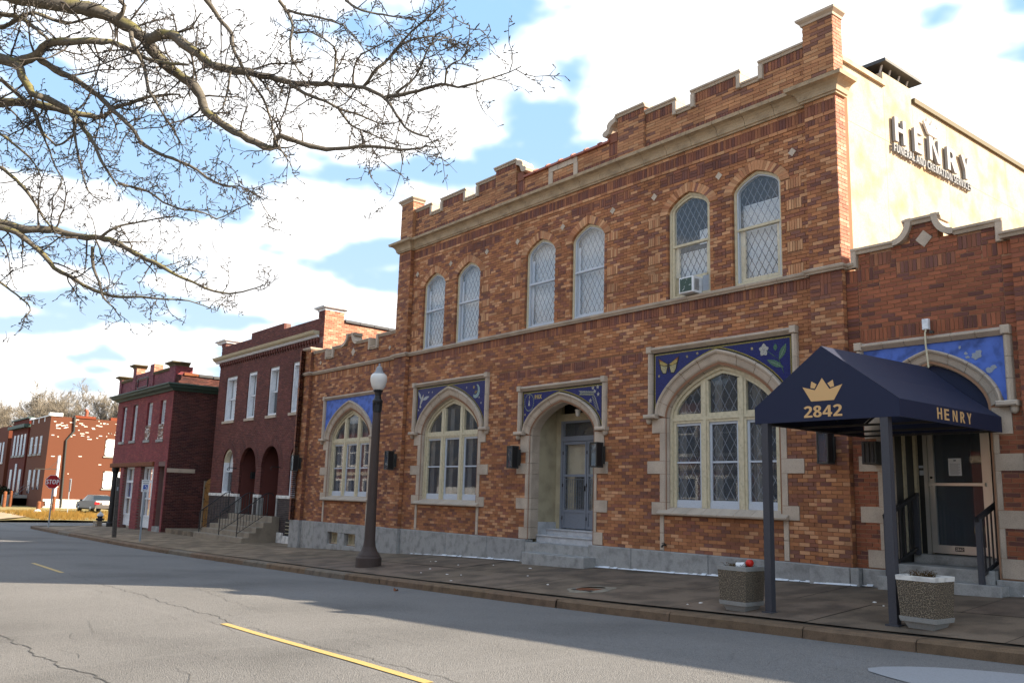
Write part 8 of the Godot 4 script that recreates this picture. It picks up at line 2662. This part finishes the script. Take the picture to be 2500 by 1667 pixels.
# ---------------------------------------------------------------- bare trees
func stick(mb: MB, a: Vector3, b: Vector3, r0: float, r1: float) -> void:  # three-sided twig
	var d := (b - a).normalized()
	var s := d.cross(Vector3(0.31, 0.9, 0.29)).normalized()
	var u := d.cross(s)
	var k := mb.v.size()
	for i in 3:
		var t := TAU * i / 3
		var o := s * cos(t) + u * sin(t)
		mb.v.append(a + o * r0); mb.n.append(o); mb.c.append(mb.col)
		mb.v.append(b + o * r1); mb.n.append(o); mb.c.append(mb.col)
	for i in 3:
		var p := k + i * 2; var q := k + (i + 1) % 3 * 2
		mb.ix.append_array(PackedInt32Array([p, p + 1, q, q, p + 1, q + 1]))

func rnd_dir() -> Vector3:
	return Vector3(rng.randfn(), rng.randfn(), rng.randfn()).normalized()

func shoot(mb: MB, p: Vector3, d: Vector3, len: float, r: float, level: int, spur: float) -> void:
	var step := maxf(0.035, len / 9.0) if level < 2 else maxf(0.025, len / 5.0)
	var n := maxi(2, int(len / step))
	var turn := rnd_dir() * 0.16
	for i in n:
		var t0 := float(i) / n; var t1 := float(i + 1) / n
		d = (d + rnd_dir() * 0.3 + turn).normalized()
		var q := p + d * step
		stick(mb, p, q, lerpf(r, r * 0.35, t0), lerpf(r, r * 0.35, t1))
		if spur > 0 and rng.randf() < spur:
			var e := (rnd_dir() + d * 0.5).normalized()
			var l := rng.randf_range(0.012, 0.05)
			stick(mb, q, q + e * l, maxf(0.0035, r * 0.6), 0.0028)
			stick(mb, q + e * l * 0.8, q + e * (l + 0.012), 0.006, 0.004)
		if level > 0 and rng.randf() < 0.62:
			var e := (d * 0.55 + rnd_dir() * 0.85).normalized()
			shoot(mb, q, e, len * rng.randf_range(0.25, 0.55) * (1.0 - t0 * 0.4), maxf(0.0032, r * 0.55 * (1 - t0 * 0.4)), level - 1, spur)
		p = q

func make_street_tree() -> void:
	rng.seed = 55
	var base := Vector3(-10.1, interp(-10.1, CX, CY) - 0.05, 14.3)
	var T := thing("bare_street_tree", "leafless tree whose knobbly grey branches reach over the street at upper left", "tree", base)
	var tr := MB.new()
	tr.col = Color(0.14, 0.12, 0.09)
	tr.tube(PackedVector3Array([base, base + Vector3(0.02, 0.5, -0.02), base + Vector3(0.05, 2.0, -0.12), base + Vector3(0.12, 3.4, -0.35), Vector3(-9.92, 4.6, 13.76), Vector3(-9.85, 5.2, 13.6)]), PackedFloat32Array([0.42, 0.3, 0.25, 0.23, 0.2, 0.15]), 14)
	part(T, "trunk", tr, M.bark)
	for li in LIMBS.size():
		var f: Array = LIMBS[li][0]; var rr: Array = LIMBS[li][1]
		var raw := PackedVector3Array()
		for i in rr.size(): raw.append(Vector3(f[i * 3], f[i * 3 + 1], f[i * 3 + 2]))
		# smooth and roughen the traced course
		var cur := Curve3D.new()
		for i in raw.size():
			var tn := (raw[mini(i + 1, raw.size() - 1)] - raw[maxi(i - 1, 0)]) * 0.16
			cur.add_point(raw[i], -tn, tn)
		var total := cur.get_baked_length()
		var n := maxi(4, int(total / 0.07))
		var pts := PackedVector3Array(); var rad := PackedFloat32Array()
		var k := 0
		var acc := [0.0]
		for i in raw.size() - 1: acc.append(acc[-1] + raw[i].distance_to(raw[i + 1]))
		for i in n + 1:
			var s := total * i / n
			var a: float = s / total * acc[-1]
			while k < acc.size() - 2 and acc[k + 1] < a: k += 1
			var r: float = lerpf(rr[k], rr[k + 1], clampf((a - acc[k]) / maxf(0.001, acc[k + 1] - acc[k]), 0, 1))
			pts.append(cur.sample_baked(s) + rnd_dir() * minf(0.007, r * 0.3)); rad.append(r * rng.randf_range(0.88, 1.14))
		var mb := MB.new()
		mb.col = Color(0.15, 0.135, 0.115)
		mb.tube(pts, rad, 9 if rad[0] > 0.02 else 6)
		# yellow-green lichen on the top of the thickest limb
		if rad[0] > 0.04:
			for i in mb.v.size():
				if mb.n[i].y + 0.5 * sin(mb.v[i].x * 9.0) * sin(mb.v[i].z * 11.0) > 0.2 and mb.v[i].x < -7.0 and rng.randf() < 0.4: mb.c[i] = Color(0.22, 0.2, 0.08)
		var limb := part(T, "limb", mb, M.bark)
		var tw := MB.new()
		tw.col = Color(0.085, 0.074, 0.064)
		var visible_from := 1 if li > 0 else 8
		for i in range(visible_from, pts.size()):
			var d := (pts[mini(i + 1, pts.size() - 1)] - pts[i - 1]).normalized()
			var thick := rad[i]
			if pts[i].x < -10.2: continue
			if rng.randf() < 0.62:
				var e := (rnd_dir() * Vector3(0.9, 1.0, 0.9) + d * 0.5).normalized()
				shoot(tw, pts[i], e, rng.randf_range(0.2, 0.85) * clampf(0.5 + thick * 12.0, 0.55, 1.0), clampf(thick * 0.45, 0.005, 0.011), 2 if rng.randf() < 0.45 else 1, 0.5)
			if rng.randf() < 0.5:
				var e := (rnd_dir() + d * 0.3).normalized()
				stick(tw, pts[i], pts[i] + e * (thick + rng.randf_range(0.015, 0.05)), 0.005, 0.004)
		var o := part(limb, "twigs", tw, M.bark)
		o.set_meta("kind", "stuff")

func far_tree(at: Vector3, h: float, spread: float, label: String, group: String) -> void:
	var T := thing("bare_tree", label, "tree", at, group)
	var tr := MB.new()
	tr.col = Color(0.3, 0.26, 0.21)
	tr.tube(PackedVector3Array([Vector3.ZERO, Vector3(0.1, h * 0.25, 0), Vector3(0.0, h * 0.5, 0.1), Vector3(0.15, h * 0.75, 0)]), PackedFloat32Array([0.32, 0.25, 0.17, 0.07]), 8)
	part(T, "trunk", tr, M.bark, true)
	var mb := MB.new()
	mb.col = Color(0.36, 0.31, 0.25)
	for k in 44:
		var y := h * rng.randf_range(0.25, 0.72)
		var a := rng.randf() * TAU
		var d := Vector3(cos(a), rng.randf_range(0.55, 1.5), sin(a)).normalized()
		limb_up(mb, Vector3(0.05, y, 0), d, spread * rng.randf_range(0.5, 1.0) * (1.15 - y / h * 0.5), 0.09 * (1.1 - y / h), 3)
	part(T, "crown", mb, M.bark, true)

func limb_up(mb: MB, p: Vector3, d: Vector3, len: float, r: float, level: int) -> void:
	var n := 4
	for i in n:
		d = (d + rnd_dir() * 0.22 + Vector3(0, 0.09, 0)).normalized()
		var q := p + d * len / n
		stick(mb, p, q, r * (1 - i / float(n) * 0.5), r * (1 - (i + 1) / float(n) * 0.5))
		if level > 0 and (i > 0 or level < 3):
			for b in 2 if level > 1 else 3:
				limb_up(mb, q, (d * 0.8 + rnd_dir() * 0.7).normalized(), len * rng.randf_range(0.35, 0.6), maxf(0.016, r * 0.5), level - 1)
		p = q

func make_backdrop_trees() -> void:
	rng.seed = 66
	var names := ["pale bare tree crown farthest left above the house roofs", "pale bare tree rising behind the deep red house", "tall bare tree behind the deep red and grey houses", "bare tree spreading behind the grey house front", "bare tree over the middle of the sunlit side wall", "bare tree over the rear roof of the sunlit wall", "bare tree just left of the corner shop roof"]
	var spots := [[-150.0, -8.0, 15.0], [-138.0, -12.0, 15.5], [-128.0, -13.0, 15.0], [-125.0, -18.0, 14.5], [-122.0, -22.0, 13.5], [-120.0, -30.0, 13.5], [-118.0, -35.0, 13.5]]
	for i in spots.size():
		far_tree(Vector3(spots[i][0], -0.8, spots[i][1]), spots[i][2], 4.8, names[i], "bare trees behind the far houses")

# ---------------------------------------------------------------- what the windows mirror, behind the camera
func make_across() -> void:
	rng.seed = 505
	for q in [[-30.0, -17.5, "brick house across the street mirrored in the big arched window"], [-15.5, -6.0, "brick house across the street mirrored in the glass entrance door"], [-66.0, -52.0, "brick house across the street mirrored in the left wing window"]]:
		var g := interp(q[0], CX, CY)
		var H := thing("house_across", q[2], "house", Vector3((q[0] + q[1]) / 2, g, 20.0), "houses across the street")
		var w := MB.new()
		w.col = Color(0.26, 0.12, 0.085)
		w.box(Vector3(q[0], g - 0.3, 20.0), Vector3(q[1], g + 7.2, 30.0))
		part(H, "wall", w, M.far_brick)
		w = MB.new()
		w.box(Vector3(q[0] - 0.3, g + 7.2, 19.6), Vector3(q[1] + 0.3, g + 7.6, 30.2))
		part(H, "roof", w, M.roof_felt)
		w = MB.new()
		w.box(Vector3(q[0], g + 0.9, 19.93), Vector3(q[1], g + 1.15, 20.0)); w.box(Vector3(q[0], g + 3.6, 19.93), Vector3(q[1], g + 3.85, 20.0))
		part(H, "stone_band", w, M.stone)
		var x: float = q[0] + 1.2
		while x < q[1] - 1.8:
			for y in [1.3, 4.4]:
				w = MB.new()
				w.box(Vector3(x, g + y, 19.94), Vector3(x + 1.1, g + y + 1.9, 19.99))
				var win := part(H, "window", w, M.navy_glass)
				w = MB.new()
				w.box(Vector3(x - 0.12, g + y - 0.15, 19.9), Vector3(x + 1.22, g + y, 19.99)); w.box(Vector3(x - 0.1, g + y, 19.9), Vector3(x, g + y + 1.9, 19.99)); w.box(Vector3(x + 1.1, g + y, 19.9), Vector3(x + 1.2, g + y + 1.9, 19.99)); w.box(Vector3(x - 0.1, g + y + 1.9, 19.9), Vector3(x + 1.2, g + y + 2.05, 19.99)); w.box(Vector3(x, g + y + 0.92, 19.9), Vector3(x + 1.1, g + y + 0.99, 19.95))
				part(win, "frame", w, M.white_paint)
			x += 2.4
		w = MB.new()
		w.box(Vector3(q[1] - 1.6, g, 19.9), Vector3(q[1] - 0.5, g + 2.3, 19.98))
		part(H, "door", w, M.white_paint)
	for t in [[-21.0, 17.5, "bare tree across the street mirrored in the big window's left light"], [-33.0, 17.0, "bare tree across the street mirrored beside the striped trailer"], [-46.0, 17.5, "bare tree across the street mirrored in the middle window's upper lights"], [-39.5, 19.0, "bare tree across the street mirrored above the striped trailer"]]:
		far_tree(Vector3(t[0], interp(t[0], CX, CY), t[1]), 12.0, 4.5, t[2], "bare trees across the street")
	var g := interp(-39.0, CX, CY)
	var T := thing("box_trailer", "white trailer with a red band mirrored in the arched window by the street lamp", "trailer", Vector3(-37.6, g, 15.2))
	var mb := MB.new()
	mb.cbox(Vector3(-41.2, g + 0.55, 14.0), Vector3(-34.0, g + 1.5, 16.4), 0.02)
	mb.cbox(Vector3(-41.2, g + 2.0, 14.0), Vector3(-34.0, g + 2.6, 16.4), 0.02)
	for v in [0]: mb.quad(Vector3(-34.0, g + 0.55, 13.99), Vector3(-41.2, g + 0.55, 13.99), Vector3(-41.2, g + 1.5, 13.99), Vector3(-34.0, g + 1.5, 13.99))
	part(T, "box", mb, M.sign_white)
	mb = MB.new()
	mb.box(Vector3(-41.2, g + 1.5, 13.99), Vector3(-34.0, g + 2.0, 16.41))
	part(T, "red_band", mb, M.stop_red)
	for x in [-39.0, -36.0]:
		mb = MB.new()
		mb.tube(PackedVector3Array([Vector3(x, g + 0.4, 14.05), Vector3(x, g + 0.4, 14.3)]), PackedFloat32Array([0.4, 0.4]), 14)
		part(T, "wheel", mb, M.rubber)

func _ready() -> void:
	make_view()
	make_materials()
	make_palettes()
	make_ground()
	make_home()
	make_red_house()
	make_shop()
	make_far()
	make_front_things()
	make_street()
	make_street_tree()
	make_backdrop_trees()
	make_across()
